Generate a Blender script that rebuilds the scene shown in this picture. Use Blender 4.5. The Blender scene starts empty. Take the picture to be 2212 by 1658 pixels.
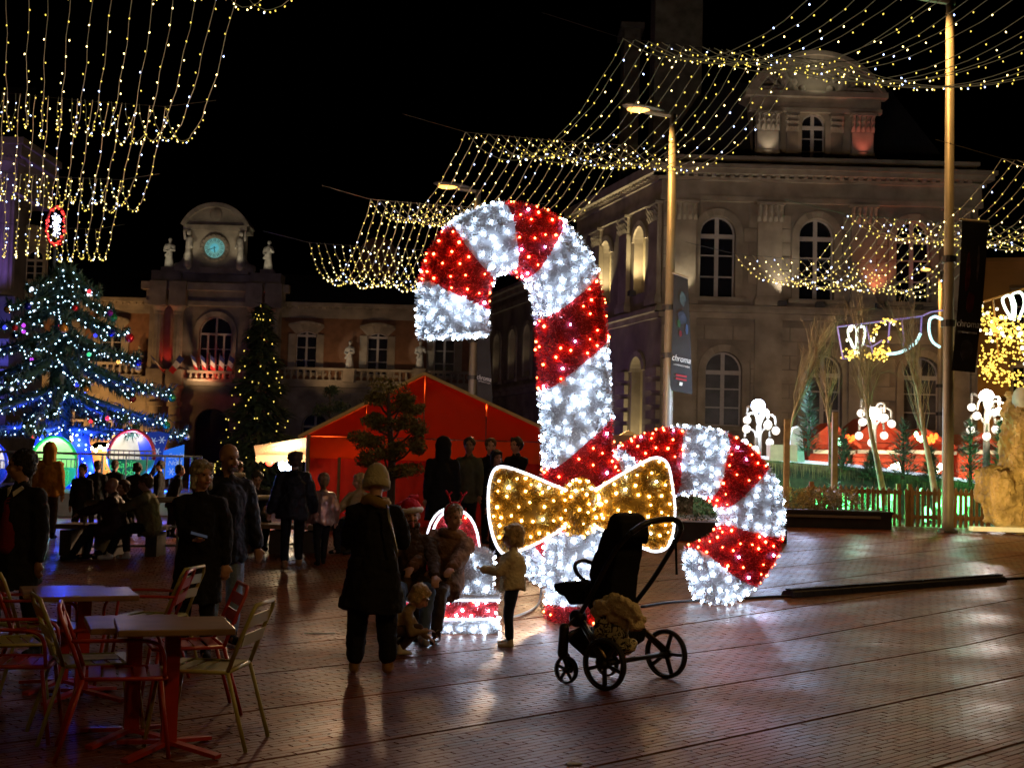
import bpy, math, random
import numpy as np
from mathutils import Vector, Matrix, noise
random.seed(7)
SC = bpy.context.scene
C = SC.collection
V = Vector
# ---------------------------------------------------------------- camera
FP, CX, CY = 2730.0, 1105.5, 829.0           # focal length / centre of a 2211 x 1658 frame
PIT, ROL, HC = math.atan(176.0/2730.0), 0.027, 1.7
CAM = V((0, 0, HC))
_F = V((0, math.cos(PIT), math.sin(PIT)))
_U0 = V((0, -math.sin(PIT), math.cos(PIT))); _R0 = V((1, 0, 0))
_R = _R0*math.cos(ROL) + _U0*math.sin(ROL)
_U = _U0*math.cos(ROL) - _R0*math.sin(ROL)
cd = bpy.data.cameras.new('camera'); cam = bpy.data.objects.new('camera', cd); C.objects.link(cam)
cam.matrix_world = Matrix(((_R.x, _U.x, -_F.x, CAM.x), (_R.y, _U.y, -_F.y, CAM.y), (_R.z, _U.z, -_F.z, CAM.z), (0, 0, 0, 1)))
cd.sensor_width = 36; cd.lens = 36*FP/2211; cd.clip_start = .1; cd.clip_end = 900
cd.dof.use_dof = True; cd.dof.focus_distance = 12.5; cd.dof.aperture_fstop = 4.0
SC.camera = cam
# ---------------------------------------------------------------- night sky
w = bpy.data.worlds.new('World'); SC.world = w; w.use_nodes = True
nt = w.node_tree; bg = nt.nodes['Background']
sky = nt.nodes.new('ShaderNodeTexSky'); sky.sky_type = 'NISHITA'; sky.sun_disc = False
sky.sun_elevation = math.radians(-8); sky.sun_rotation = math.radians(200)
nt.links.new(sky.outputs[0], bg.inputs[0]); bg.inputs[1].default_value = 0.05
SC.view_settings.view_transform = 'Standard'; SC.view_settings.look = 'None'
SC.view_settings.exposure = 0; SC.view_settings.gamma = 1; SC.view_settings.use_curve_mapping = False
SC.render.engine = 'CYCLES'
SC.cycles.use_denoising = True
SC.cycles.max_bounces = 5; SC.cycles.diffuse_bounces = 2; SC.cycles.glossy_bounces = 3; SC.cycles.transmission_bounces = 4
SC.cycles.sample_clamp_indirect = 3.0; SC.cycles.sample_clamp_direct = 0
SC.cycles.caustics_reflective = False; SC.cycles.caustics_refractive = False
SC.cycles.use_light_tree = True

# ---------------------------------------------------------------- placing
def gz(x, y):
    """height of the square: level near the camera, a gentle ramp beyond 13 m"""
    t = min(1, max(0, (x+7)/7)); g = t*t*(3-2*t)
    return .041*max(0, min(y, 27.3)-13)*(.35+.65*g)
def ray(x, y):
    return _F*FP + _R*(x-CX) - _U*(y-CY)
def P(x, y, D):
    d = ray(x, y); return CAM + d*(D/d.y)
def G(x, y):
    d = ray(x, y); D = 12.
    for _ in range(25):
        p = P(x, y, D); h = HC-gz(p.x, p.y)
        D = .5*D+.5*min(60, h*d.y/max(1e-3, -d.z))
    p = P(x, y, D); return V((p.x, p.y, gz(p.x, p.y)))
def PL(x, y, p0, n):
    d = ray(x, y); t = (p0-CAM).dot(n)/d.dot(n); return CAM+d*t
def pix(p):
    q = V(p)-CAM; z = q.dot(_F); return (CX+FP*q.dot(_R)/z, CY-FP*q.dot(_U)/z)
def mpp(D): return D/FP
def onz(x, D, z):
    """point whose picture column is about x at distance D and height z"""
    yy = 1005+(x-CX)*ROL-(z-HC)/D*FP
    p = P(x, yy, D); return V((p.x, D, z))

# ---------------------------------------------------------------- materials
_m = {}
def mat(name, col=(.5, .5, .5), rough=.6, metal=0., emit=None, es=0., var=.15, sc=6., bump=0., bsc=30., spec=.5, alpha=1., trans=0., sheen=0., coat=0., island=0., sample=True, translucent=0., dist=None):
    if name in _m: return _m[name]
    m = bpy.data.materials.new(name); m.use_nodes = True; _m[name] = m
    t = m.node_tree; N = t.nodes; L = t.links; b = N['Principled BSDF']
    b.inputs['Roughness'].default_value = rough; b.inputs['Metallic'].default_value = metal
    b.inputs['Specular IOR Level'].default_value = spec
    if sheen: b.inputs['Sheen Weight'].default_value = sheen
    if coat: b.inputs['Coat Weight'].default_value = coat; b.inputs['Coat Roughness'].default_value = .15
    if trans: b.inputs['Transmission Weight'].default_value = trans
    tc = N.new('ShaderNodeTexCoord'); nz = N.new('ShaderNodeTexNoise'); nz.inputs['Scale'].default_value = sc; nz.inputs['Detail'].default_value = 5
    L.new(tc.outputs['Object'], nz.inputs['Vector'])
    mp = N.new('ShaderNodeMapRange'); mp.inputs['From Min'].default_value = .3; mp.inputs['From Max'].default_value = .7
    mp.inputs['To Min'].default_value = 1-var; mp.inputs['To Max'].default_value = 1+var
    L.new(nz.outputs['Fac'], mp.inputs['Value'])
    vm = N.new('ShaderNodeVectorMath'); vm.operation = 'SCALE'; vm.inputs[0].default_value = col
    L.new(mp.outputs[0], vm.inputs['Scale']); out = vm.outputs[0]
    if island:
        gi = N.new('ShaderNodeNewGeometry'); mr = N.new('ShaderNodeMapRange'); mr.inputs['To Min'].default_value = 1-island; mr.inputs['To Max'].default_value = 1+island
        L.new(gi.outputs['Random Per Island'], mr.inputs['Value'])
        v2 = N.new('ShaderNodeVectorMath'); v2.operation = 'SCALE'; L.new(out, v2.inputs[0]); L.new(mr.outputs[0], v2.inputs['Scale']); out = v2.outputs[0]
    L.new(out, b.inputs['Base Color'])
    if bump:
        n2 = N.new('ShaderNodeTexNoise'); n2.inputs['Scale'].default_value = bsc; n2.inputs['Detail'].default_value = 6
        L.new(tc.outputs['Object'], n2.inputs['Vector'])
        bp = N.new('ShaderNodeBump'); bp.inputs['Strength'].default_value = bump; bp.inputs['Distance'].default_value = dist or .02
        L.new(n2.outputs['Fac'], bp.inputs['Height']); L.new(bp.outputs[0], b.inputs['Normal'])
    if emit:
        b.inputs['Emission Color'].default_value = (*emit, 1); b.inputs['Emission Strength'].default_value = es
        if not sample: m.cycles.emission_sampling = 'NONE'
    if translucent:
        tr = N.new('ShaderNodeBsdfTranslucent'); tr.inputs[0].default_value = (*col, 1); mx = N.new('ShaderNodeMixShader'); mx.inputs[0].default_value = translucent
        L.new(b.outputs[0], mx.inputs[1]); L.new(tr.outputs[0], mx.inputs[2]); L.new(mx.outputs[0], N['Material Output'].inputs[0])
    return m

# ---------------------------------------------------------------- meshes
def wloc(o):
    v = V((0, 0, 0))
    while o is not None: v += o.location; o = o.parent
    return v
def props(o, label=None, cat=None, group=None, kind=None):
    if label: o['label'] = label
    if cat: o['category'] = cat
    if group: o['group'] = group
    if kind: o['kind'] = kind
    return o
def thing(name, label, cat, loc=(0, 0, 0), rz=0, group=None, kind=None):
    o = bpy.data.objects.new(name, None); C.objects.link(o); o.empty_display_size = .2
    o.location = loc; o.rotation_euler = (0, 0, rz)
    return props(o, label, cat, group, kind)
def rotm(rx=0, ry=0, rz=0):
    return Matrix.Rotation(rz, 3, 'Z') @ Matrix.Rotation(ry, 3, 'Y') @ Matrix.Rotation(rx, 3, 'X')
class MB:
    def __init__(s): s.v = []; s.f = []; s.n = 0
    def add(s, vs, fs):
        s.v.extend([tuple(p) for p in vs]); s.f.extend([tuple(i+s.n for i in f) for f in fs]); s.n += len(vs); return s
    def box(s, c, d, M=None):
        c = V(c); M = M or Matrix.Identity(3); vs = []
        for z in (-.5, .5):
            for x, y in ((-.5, -.5), (.5, -.5), (.5, .5), (-.5, .5)): vs.append(c+M @ V((x*d[0], y*d[1], z*d[2])))
        return s.add(vs, [(3, 2, 1, 0), (4, 5, 6, 7), (0, 1, 5, 4), (1, 2, 6, 5), (2, 3, 7, 6), (3, 0, 4, 7)])
    def beam(s, a, b, w, h, up=V((0, 0, 1))):
        a = V(a); b = V(b); t = (b-a).normalized(); x = t.cross(up)
        if x.length < 1e-4: x = t.cross(V((0, 1, 0)))
        x.normalize(); y = x.cross(t); vs = []
        for p in (a, b):
            for i, j in ((-1, -1), (1, -1), (1, 1), (-1, 1)): vs.append(p+x*(i*w/2)+y*(j*h/2))
        return s.add(vs, [(3, 2, 1, 0), (4, 5, 6, 7), (0, 1, 5, 4), (1, 2, 6, 5), (2, 3, 7, 6), (3, 0, 4, 7)])
    def tube(s, pts, r, n=6, cap=True, flat=1.):
        pts = [V(p) for p in pts]; k = len(pts)
        rs = r if isinstance(r, (list, tuple)) else [r]*k
        x = None; vs = []
        for i, p in enumerate(pts):
            t = (pts[min(i+1, k-1)]-pts[max(i-1, 0)])
            if t.length < 1e-9: t = V((0, 0, 1))
            t.normalize()
            if x is None:
                x = t.cross(V((0, 0, 1)))
                if x.length < .05: x = t.cross(V((0, 1, 0)))
            x = x - t*x.dot(t)
            if x.length < 1e-6: x = t.orthogonal()
            x.normalize(); y = t.cross(x)
            for j in range(n):
                a = 2*math.pi*j/n; vs.append(p+(x*math.cos(a)+y*math.sin(a)*flat)*rs[i])
        fs = []
        for i in range(k-1):
            for j in range(n):
                j2 = (j+1) % n; fs.append((i*n+j, i*n+j2, (i+1)*n+j2, (i+1)*n+j))
        if cap: fs.append(tuple(range(n-1, -1, -1))); fs.append(tuple((k-1)*n+j for j in range(n)))
        return s.add(vs, fs)
    def ell(s, c, r, M=None, nu=10, nv=7):
        c = V(c); M = M or Matrix.Identity(3)
        if not isinstance(r, (tuple, list, Vector)): r = (r, r, r)
        vs = [c+M @ V((0, 0, -r[2]))]
        for i in range(1, nv):
            th = math.pi*i/nv
            for j in range(nu):
                a = 2*math.pi*j/nu; vs.append(c+M @ V((r[0]*math.sin(th)*math.cos(a), r[1]*math.sin(th)*math.sin(a), -r[2]*math.cos(th))))
        vs.append(c+M @ V((0, 0, r[2]))); fs = []; T = len(vs)-1
        for j in range(nu): fs.append((0, 1+(j+1) % nu, 1+j)); fs.append((T, T-nu+j, T-nu+(j+1) % nu))
        for i in range(nv-2):
            for j in range(nu):
                a = 1+i*nu; fs.append((a+j, a+(j+1) % nu, a+nu+(j+1) % nu, a+nu+j))
        return s.add(vs, fs)
    def octa(s, c, r, h=None):
        c = V(c); h = h or r
        return s.add([c+V((r, 0, 0)), c+V((0, r, 0)), c+V((-r, 0, 0)), c+V((0, -r, 0)), c+V((0, 0, h)), c+V((0, 0, -h))],
                     [(0, 1, 4), (1, 2, 4), (2, 3, 4), (3, 0, 4), (1, 0, 5), (2, 1, 5), (3, 2, 5), (0, 3, 5)])
    def lathe(s, prof, c=(0, 0, 0), n=12, M=None):
        c = V(c); M = M or Matrix.Identity(3); vs = []
        for r, z in prof:
            for j in range(n):
                a = 2*math.pi*j/n; vs.append(c+M @ V((r*math.cos(a), r*math.sin(a), z)))
        fs = []
        for i in range(len(prof)-1):
            for j in range(n): fs.append((i*n+j, i*n+(j+1) % n, (i+1)*n+(j+1) % n, (i+1)*n+j))
        fs.append(tuple(range(n-1, -1, -1))); fs.append(tuple((len(prof)-1)*n+j for j in range(n)))
        return s.add(vs, fs)
    def prism(s, pts, off):
        """closed outline of world points pushed along off"""
        pts = [V(p) for p in pts]; k = len(pts); off = V(off)
        fs = [tuple(range(k)), tuple(range(2*k-1, k-1, -1))]+[(i, (i+1) % k, k+(i+1) % k, k+i) for i in range(k)]
        return s.add(pts+[p+off for p in pts], fs)
    def cap(s, a, b, ra, rb, n=10):
        """tapered capsule (closed), for figures"""
        a = V(a); b = V(b)
        if (b-a).length < 1e-5: return s.ell(a, ra)
        t = (b-a).normalized(); pts = []; rs = []
        for q in (-1, -.8, -.45): pts.append(a+t*ra*q); rs.append(ra*math.sqrt(max(.0004, 1-q*q)))
        pts.append(a); rs.append(ra); pts.append(b); rs.append(rb)
        for q in (.45, .8, 1): pts.append(b+t*rb*q); rs.append(rb*math.sqrt(max(.0004, 1-q*q)))
        return s.tube(pts, rs, n)
    def mesh(s, name, mt=None, smooth=False, off=None):
        me = bpy.data.meshes.new(name)
        vs = s.v if off is None else [(x-off[0], y-off[1], z-off[2]) for x, y, z in s.v]
        me.from_pydata(vs, [], s.f)
        if mt: me.materials.append(mt)
        if smooth: me.polygons.foreach_set('use_smooth', [True]*len(me.polygons))
        me.update(); return me
    def build(s, name, mt, parent=None, smooth=False, **kw):
        """vertices are in world space unless the parent sits rotated at the origin of a prototype"""
        if parent is not None: off = wloc(parent)
        else:
            a = np.array(s.v); off = V((float(a[:, 0].mean()), float(a[:, 1].mean()), float(a[:, 2].min())))
        o = bpy.data.objects.new(name, s.mesh(name, mt, smooth, off)); C.objects.link(o)
        if parent is not None: o.parent = parent
        else: o.location = off
        return props(o, **kw)
def inst(name, me, loc, parent=None, rot=None, scale=None, **kw):
    o = bpy.data.objects.new(name, me); C.objects.link(o)
    if parent is not None: o.parent = parent; loc = V(loc)-wloc(parent)
    o.location = loc
    if rot is not None: o.rotation_euler = rot
    if scale is not None: o.scale = scale if isinstance(scale, (tuple, list)) else (scale,)*3
    return props(o, **kw)
def kids(o): return [c for c in bpy.data.objects if c.parent == o]
def dup(root, loc, rz, label=None, group=None, mats=None, _k={}):
    r = root.copy(); C.objects.link(r); r.location = loc; r.rotation_euler = (0, 0, rz)
    if label: r['label'] = label
    if group: r['group'] = group
    if root.name not in _k: _k[root.name] = [(c, kids(c)) for c in kids(root)]
    def swap(c):
        if mats and c.type == 'MESH' and c.material_slots and c.material_slots[0].material in mats:
            c.material_slots[0].link = 'OBJECT'; c.material_slots[0].material = mats[c.data.materials[0]]
    for c0, gs in _k[root.name]:
        c = c0.copy(); C.objects.link(c); c.parent = r; swap(c)
        for g0 in gs:
            g = g0.copy(); C.objects.link(g); g.parent = c; swap(g)
    return r
def text(name, body, p, size, mt, parent=None, M=None, ext=.004, align='CENTER', shear=0, **kw):
    cu = bpy.data.curves.new(name, 'FONT'); cu.body = body; cu.size = size; cu.extrude = ext; cu.align_x = align; cu.align_y = 'CENTER'; cu.shear = shear
    cu.materials.append(mt); tmp = bpy.data.objects.new(name, cu); me = bpy.data.meshes.new_from_object(tmp); bpy.data.objects.remove(tmp)
    o = bpy.data.objects.new(name, me); C.objects.link(o)
    if parent is not None: o.parent = parent; p = V(p)-wloc(parent)
    o.location = p; M = M or rotm(math.pi/2); o.rotation_euler = M.to_euler()
    return props(o, **kw)
def light(kind, p, power, col, name='lamp_light', size=.08, to=None, angle=60, blend=.5, parent=None):
    ld = bpy.data.lights.new(name, kind); ld.energy = power; ld.color = col
    if kind in ('POINT', 'SPOT'): ld.shadow_soft_size = size
    if kind == 'SPOT': ld.spot_size = math.radians(angle); ld.spot_blend = blend
    if kind == 'AREA': ld.size = size
    o = bpy.data.objects.new(name, ld); C.objects.link(o); p = V(p)
    if to is not None: o.rotation_euler = (V(to)-p).to_track_quat('-Z', 'Y').to_euler()
    if parent is not None: o.parent = parent; p = p-wloc(parent)
    o.location = p; return o
def rnd(a, b): return random.uniform(a, b)
def lerp(a, b, t): return a+(b-a)*t
def smooth_path(pts, n):
    """Catmull-Rom through points"""
    pts = [V(p) for p in pts]; P0 = [pts[0]*2-pts[1]]+pts+[pts[-1]*2-pts[-2]]; out = []
    for i in range(1, len(P0)-2):
        a, b, c, d = P0[i-1:i+3]
        for k in range(n):
            t = k/n; out.append(.5*((2*b)+(c-a)*t+(2*a-5*b+4*c-d)*t*t+(3*b-a-3*c+d)*t**3))
    out.append(pts[-1]); return out
def leafmass(mb, c, r, n, size, M=None, hollow=.45, squash=1.):
    """leaf-sized faces spread through a lumpy volume"""
    c = V(c)
    for _ in range(n):
        d = V((random.gauss(0, 1), random.gauss(0, 1), random.gauss(0, 1))).normalized()
        q = lerp(hollow, 1, random.random()**.6)
        lump = 1+.28*noise.noise((c+d*1.7)*2.3)
        p = c+V((d.x*r[0], d.y*r[1], d.z*r[2]))*q*lump
        a = V((rnd(-1, 1), rnd(-1, 1), rnd(-.6, 1))).normalized()*size*rnd(.6, 1.3)
        b = a.orthogonal().normalized()*size*.35
        mb.add([p-a*.5, p+b*.5, p+a*.5, p-b*.5], [(0, 1, 2, 3)])

ORD = ['first', 'second', 'third', 'fourth', 'fifth', 'sixth', 'seventh', 'eighth', 'ninth', 'tenth', 'eleventh', 'twelfth']
# amber fill spots without fixtures, for unseen street lamps beside and behind the camera
for p_, e_ in (((9.5, 4.5, 9.5), 640), ((-7.5, -5., 9.5), 190), ((2.5, -7., 9.5), 270)):
    light('SPOT', p_, e_, (1, .54, .17), 'amber_fill_light', .25, (p_[0]*.75, p_[1]+3.5, 0), 150, .7)
light('SPOT', (-10, 15, 9.5), 520, (1, .62, .25), 'amber_fill_light', .25, (-1.5, 25, 3.5), 48, .8)  # added unseen spot aimed at the tent to brighten its trim
# ---------------------------------------------------------------- ground
def ground():
    m = mat('mortar', (.03, .016, .010), .7, var=.3, sc=3, bump=.3)
    m2 = mat('far_paving', (.12, .05, .03), .5, var=.3, sc=.8, bump=.2)
    xs = [-160, -80, -40]+[-30+1.5*i for i in range(41)]+[40, 80, 160]
    ys = [-40, -10, 0]+[2+i for i in range(30)]+[34, 40, 50, 70, 100, 200, 400]
    vs = [(x, y, gz(x, y)-.010) for y in ys for x in xs]; nx = len(xs)
    fs = [(j*nx+i, j*nx+i+1, (j+1)*nx+i+1, (j+1)*nx+i) for j in range(len(ys)-1) for i in range(nx-1)]
    me = bpy.data.meshes.new('ground'); me.from_pydata(vs, [], fs); me.materials.append(m)
    g = bpy.data.objects.new('ground', me); C.objects.link(g); g['kind'] = 'structure'
    # clay pavers in stretcher rows running away to the right, with a drain joint every 21 rows
    th = math.radians(46.5); ux, uy = math.sin(th), math.cos(th); nx_, ny_ = -uy, ux
    BL, BW, J = .215, .058, .0075
    rng = np.random.default_rng(3); rows = []
    i0, i1 = -178, 705
    for i in range(i0, i1):
        gidx = i//21; base = i*BW+gidx*.030+.02
        for_u = np.arange(-6.5, 33, BL)+((i % 2)*.5+(i*.137 % .12))*BL
        jit = rng.uniform(-.004, .004, for_u.shape)
        cx = ux*(for_u+jit)+nx_*base; cy = uy*(for_u+jit)+ny_*base
        k = (cy > 5.2) & (cy < 29.5) & (np.abs(cx) < .405*cy+1.3+.03*cy)
        if k.any(): rows.append(np.stack([cx[k], cy[k]], 1))
    c = np.concatenate(rows); n = len(c)
    # drop pavers well outside the picture
    d = np.hypot(c[:, 0], c[:, 1]*1.0); order = np.argsort(d); c = c[order]
    t = np.clip((c[:, 0]+7)/7, 0, 1); gg = t*t*(3-2*t)
    z = .041*np.maximum(0, np.minimum(c[:, 1], 27.3)-13)*(.35+.65*gg)
    slope = np.where((c[:, 1] > 13) & (c[:, 1] < 27.3), .041*(.35+.65*gg), 0)
    tu = rng.normal(0, .005, n); tn = rng.normal(0, .008, n); dz = rng.normal(0, .0003, n)
    hl, hw = (BL-J)/2, (BW-J)/2; e = .001
    def corners(a, b, off):
        px = c[:, 0]+ux*a+nx_*b; py = c[:, 1]+uy*a+ny_*b
        pz = z+dz+tu*a+tn*b+(py-c[:, 1])*slope+off
        return np.stack([px, py, pz], 1)
    top = [corners(a*(hl-e), b*(hw-e), 0) for a, b in ((-1, -1), (1, -1), (1, 1), (-1, 1))]
    mid = [corners(a*hl, b*hw, -.0005) for a, b in ((-1, -1), (1, -1), (1, 1), (-1, 1))]
    bot = [corners(a*hl, b*hw, -.02) for a, b in ((-1, -1), (1, -1), (1, 1), (-1, 1))]
    vv = np.stack(top+mid+bot, 1)       # n,12,3
    q = [(0, 1, 2, 3)]+[(4+a, 4+(a+1) % 4, (a+1) % 4, a) for a in range(4)]+[(8+a, 8+(a+1) % 4, 4+(a+1) % 4, 4+a) for a in range(4)]
    bm = mat('clay_paver', (.145, .046, .017), .36, var=.25, sc=1.3, bump=.09, bsc=90, island=.32, spec=.24, dist=.004)
    nn = bm.node_tree; b = nn.nodes['Principled BSDF']   # worn, damp patches
    n2 = nn.nodes.new('ShaderNodeTexNoise'); n2.inputs['Scale'].default_value = .9; n2.inputs['Detail'].default_value = 8
    tc = nn.nodes['Texture Coordinate']; nn.links.new(tc.outputs['Object'], n2.inputs['Vector'])
    gi = nn.nodes.new('ShaderNodeNewGeometry'); ad = nn.nodes.new('ShaderNodeMath'); ad.operation = 'MULTIPLY_ADD'; ad.inputs[1].default_value = .1
    nn.links.new(gi.outputs['Random Per Island'], ad.inputs[0]); nn.links.new(n2.outputs['Fac'], ad.inputs[2])
    mr = nn.nodes.new('ShaderNodeMapRange'); mr.inputs['From Min'].default_value = .35; mr.inputs['From Max'].default_value = .75
    mr.inputs['To Min'].default_value = .30; mr.inputs['To Max'].default_value = .55
    nn.links.new(ad.outputs[0], mr.inputs['Value']); nn.links.new(mr.outputs[0], b.inputs['Roughness'])
    # the nearest ones in view are objects of their own
    px = CX+FP*c[:, 0]/c[:, 1]; near = np.where((c[:, 1] > 6.9) & (c[:, 1] < 8.6) & (px > -30) & (px < 2240))[0][:280]
    msk = np.ones(n, bool); msk[near] = False; r = vv[msk]; nr = len(r)
    me = bpy.data.meshes.new('brick'); me.vertices.add(nr*12); me.vertices.foreach_set('co', r.reshape(-1))
    Q = (np.array(q)[None]+(np.arange(nr)*12)[:, None, None]).reshape(-1, 4); nf = len(Q)
    me.loops.add(nf*4); me.loops.foreach_set('vertex_index', Q.reshape(-1).astype(np.int32))
    me.polygons.add(nf); me.polygons.foreach_set('loop_start', np.arange(0, nf*4, 4, dtype=np.int32))
    me.polygons.foreach_set('loop_total', np.full(nf, 4, dtype=np.int32)); me.materials.append(bm); me.update(calc_edges=True); me.shade_flat()
    o = bpy.data.objects.new('brick', me); C.objects.link(o); o.parent = g; o['kind'] = 'stuff'
    one = MB(); one.add(*[[(a*(hl-e), b*(hw-e), 0) for a, b in ((-1, -1), (1, -1), (1, 1), (-1, 1))]+[(a*hl, b*hw, -.0005) for a, b in ((-1, -1), (1, -1), (1, 1), (-1, 1))]+[(a*hl, b*hw, -.02) for a, b in ((-1, -1), (1, -1), (1, 1), (-1, 1))], q])
    ome = one.mesh('brick', bm)
    for k in near:
        inst('brick', ome, (c[k, 0], c[k, 1], z[k]+dz[k]), g, (tn[k], -tu[k], math.pi/2-th))
    return g
GROUND = ground()

# ---------------------------------------------------------------- facades
stone = mat('limestone', (.30, .26, .20), .85, var=.3, sc=1.2, bump=.5, bsc=8, island=.2)
stone_d = mat('weathered_limestone', (.24, .205, .16), .9, var=.35, sc=.9, bump=.5, bsc=6)
brickwall = mat('brick_wall', (.21, .105, .055), .9, var=.25, sc=2, bump=.4, bsc=20)
roofm = mat('slate_roof', (.018, .018, .022), .8, var=.3, sc=3, bump=.4, bsc=14)
framem = mat('white_window_paint', (.42, .39, .37), .5, var=.08)
glassm = mat('dark_glass', (.008, .009, .014), .22, var=.3, spec=.5)
class Fac:
    """a wall plane: origin, direction along, outward normal"""
    def __init__(s, O, U, N): s.O = V(O); s.U = V(U).normalized(); s.N = V(N).normalized()
    def L(s, u, z, w=0): return V((s.O.x+s.U.x*u+s.N.x*w, s.O.y+s.U.y*u+s.N.y*w, z))
    def at(s, x, y):
        p = PL(x, y, s.O, s.N); return (p-s.O).dot(s.U), p.z
    def box(s, mb, u0, u1, z0, z1, w0, w1):
        vs = [s.L(u, z, w_) for z in (z0, z1) for u, w_ in ((u0, w0), (u0, w1), (u1, w1), (u1, w0))]
        return mb.add(vs, [(3, 2, 1, 0), (4, 5, 6, 7), (0, 1, 5, 4), (1, 2, 6, 5), (2, 3, 7, 6), (3, 0, 4, 7)])
    def poly(s, mb, pts, w0, w1):
        return mb.prism([s.L(u, z, w1) for u, z in pts], s.N*(w0-w1))
def arcpts(uc, w, zt, kind, n=12):
    """points of an opening's head from left spring to right spring"""
    if kind == 'round': r = w/2; zs = zt-r; return zs, [(uc-r*math.cos(math.pi*i/n), zs+r*math.sin(math.pi*i/n)) for i in range(n+1)]
    if kind == 'seg': h = w*.16; zs = zt-h; return zs, [(uc-w/2+w*i/n, zs+h*math.sin(math.pi*i/n)) for i in range(n+1)]
    return zt, [(uc-w/2, zt), (uc+w/2, zt)]
def wall(f, name, mt, parent, u0, u1, z0, z1, ops, depth=.45, w=0):
    mb = MB(); us = sorted({u0, u1, *[o[0]-o[3]/2 for o in ops], *[o[0]+o[3]/2 for o in ops]}); zs = sorted({z0, z1, *[o[1] for o in ops], *[o[2] for o in ops]})
    us = [u for u in us if u0 <= u <= u1]; zs = [z for z in zs if z0 <= z <= z1]
    for a, b in zip(us, us[1:]):
        run = None
        for c, d in zip(zs, zs[1:]):
            um, zm = (a+b)/2, (c+d)/2
            if any(abs(um-o[0]) < o[3]/2 and o[1] < zm < o[2] for o in ops):
                if run: mb.add([f.L(a, run[0], w), f.L(b, run[0], w), f.L(b, run[1], w), f.L(a, run[1], w)], [(0, 1, 2, 3)]); run = None
            else: run = (run[0], d) if run else (c, d)
        if run: mb.add([f.L(a, run[0], w), f.L(b, run[0], w), f.L(b, run[1], w), f.L(a, run[1], w)], [(0, 1, 2, 3)])
    for uc, zb, zt, ww, kind in ops:
        zsp, hp = arcpts(uc, ww, zt, kind)
        ring = [(uc-ww/2, zb)]+hp+[(uc+ww/2, zb)]
        for (a, b), (c, d) in zip(ring, ring[1:]+ring[:1]):
            mb.add([f.L(a, b, w), f.L(c, d, w), f.L(c, d, w-depth), f.L(a, b, w-depth)], [(0, 1, 2, 3)])
        if kind != 'flat':
            h = len(hp)//2
            for seg, cu in ((hp[:h+1], uc-ww/2), (hp[h:], uc+ww/2)):
                for (a, b), (c, d) in zip(seg, seg[1:]): mb.add([f.L(a, b, w), f.L(c, d, w), f.L(cu, zt, w)], [(0, 1, 2)])
    return mb.build(name, mt, parent)
def window(f, parent, o, wd=-.32, rows=3, transom=True, cols=2, sur=.18, mt=stone, fr=.07, pane_m=None, hood=0.):
    uc, zb, zt, ww, kind = o; mb = MB(); zsp, hp = arcpts(uc, ww, zt, kind)
    ring = [(uc-ww/2, zb)]+hp+[(uc+ww/2, zb)]
    pm = V((uc, 0, (zb+zsp)/2))
    for a, b in zip(ring, ring[1:]+ring[:1]):
        mb.beam(f.L(a[0], a[1], wd), f.L(b[0], b[1], wd), fr*1.6, .08, up=f.N)
    for c in range(1, cols):
        u = uc-ww/2+ww*c/cols; mb.add([], []); f.box(mb, u-fr, u+fr, zb, zt-.01 if c == cols/2 else zsp, wd-.04, wd+.05)
    if transom: f.box(mb, uc-ww/2, uc+ww/2, zsp-fr*2.2, zsp, wd-.04, wd+.07)
    for r in range(1, rows):
        z = zb+(zsp-zb)*r/rows; f.box(mb, uc-ww/2, uc+ww/2, z-fr*.35, z+fr*.35, wd-.03, wd+.03)
    wi = mb.build('window', framem, parent)
    pm_ = pane_m or glassm
    for c in range(cols):
        ua, ub = uc-ww/2+ww*c/cols, uc-ww/2+ww*(c+1)/cols
        for r in range(rows):
            za, zb2 = zb+(zsp-zb)*r/rows, zb+(zsp-zb)*(r+1)/rows
            q = MB(); f.box(q, ua+.02, ub-.02, za+.01, zb2-.01, wd-.02, wd-.012); q.build('pane', pm_, wi)
        if kind != 'flat':
            seg = [p for p in hp if ua-.01 <= p[0] <= ub+.01]
            if len(seg) > 1:
                q = MB(); f.poly(q, [(seg[0][0], zsp+.01)]+seg+[(seg[-1][0], zsp+.01)] if seg[0][1] > zsp+.02 or seg[-1][1] > zsp+.02 else seg, wd-.02, wd-.012); q.build('pane', pm_, wi)
    if sur:
        s = MB(); n = len(hp)
        outer = [(uc+(u-uc)*(1+2*sur/ww), zsp+(z-zsp)*(1+2*sur/ww) if kind == 'round' else z+sur) for u, z in hp]
        for i in range(n-1):
            f.poly(s, [hp[i], outer[i], outer[i+1], hp[i+1]], .002, .10)
        for sg in (-1, 1):
            a = uc+sg*ww/2; b = uc+sg*(ww/2+sur); f.box(s, min(a, b), max(a, b), zb, zsp, .002, .10)
        f.box(s, uc-ww/2-sur*1.5, uc+ww/2+sur*1.5, zb-.18, zb, .002, .22)
        if hood:
            for i in range(n-1): f.poly(s, [outer[i], (outer[i][0], outer[i][1]+hood), (outer[i+1][0], outer[i+1][1]+hood), outer[i+1]], .002, .32)
        s.build('window_surround', mt, parent)
    return wi
def bands(f, parent, name, mt, u0, u1, prof):
    mb = MB()
    for z0, z1, w in prof: f.box(mb, u0-w*.8, u1+w*.8, z0, z1, -.05, w)
    return mb.build(name, mt, parent)
def dentils(f, parent, mt, u0, u1, z, h, w0, w1, step):
    mb = MB(); n = int((u1-u0)/step)
    for i in range(n): f.box(mb, u0+i*step+.1*step, u0+i*step+.55*step, z, z+h, w0, w1)
    o = mb.build('dentil', mt, parent, kind='stuff')
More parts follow.
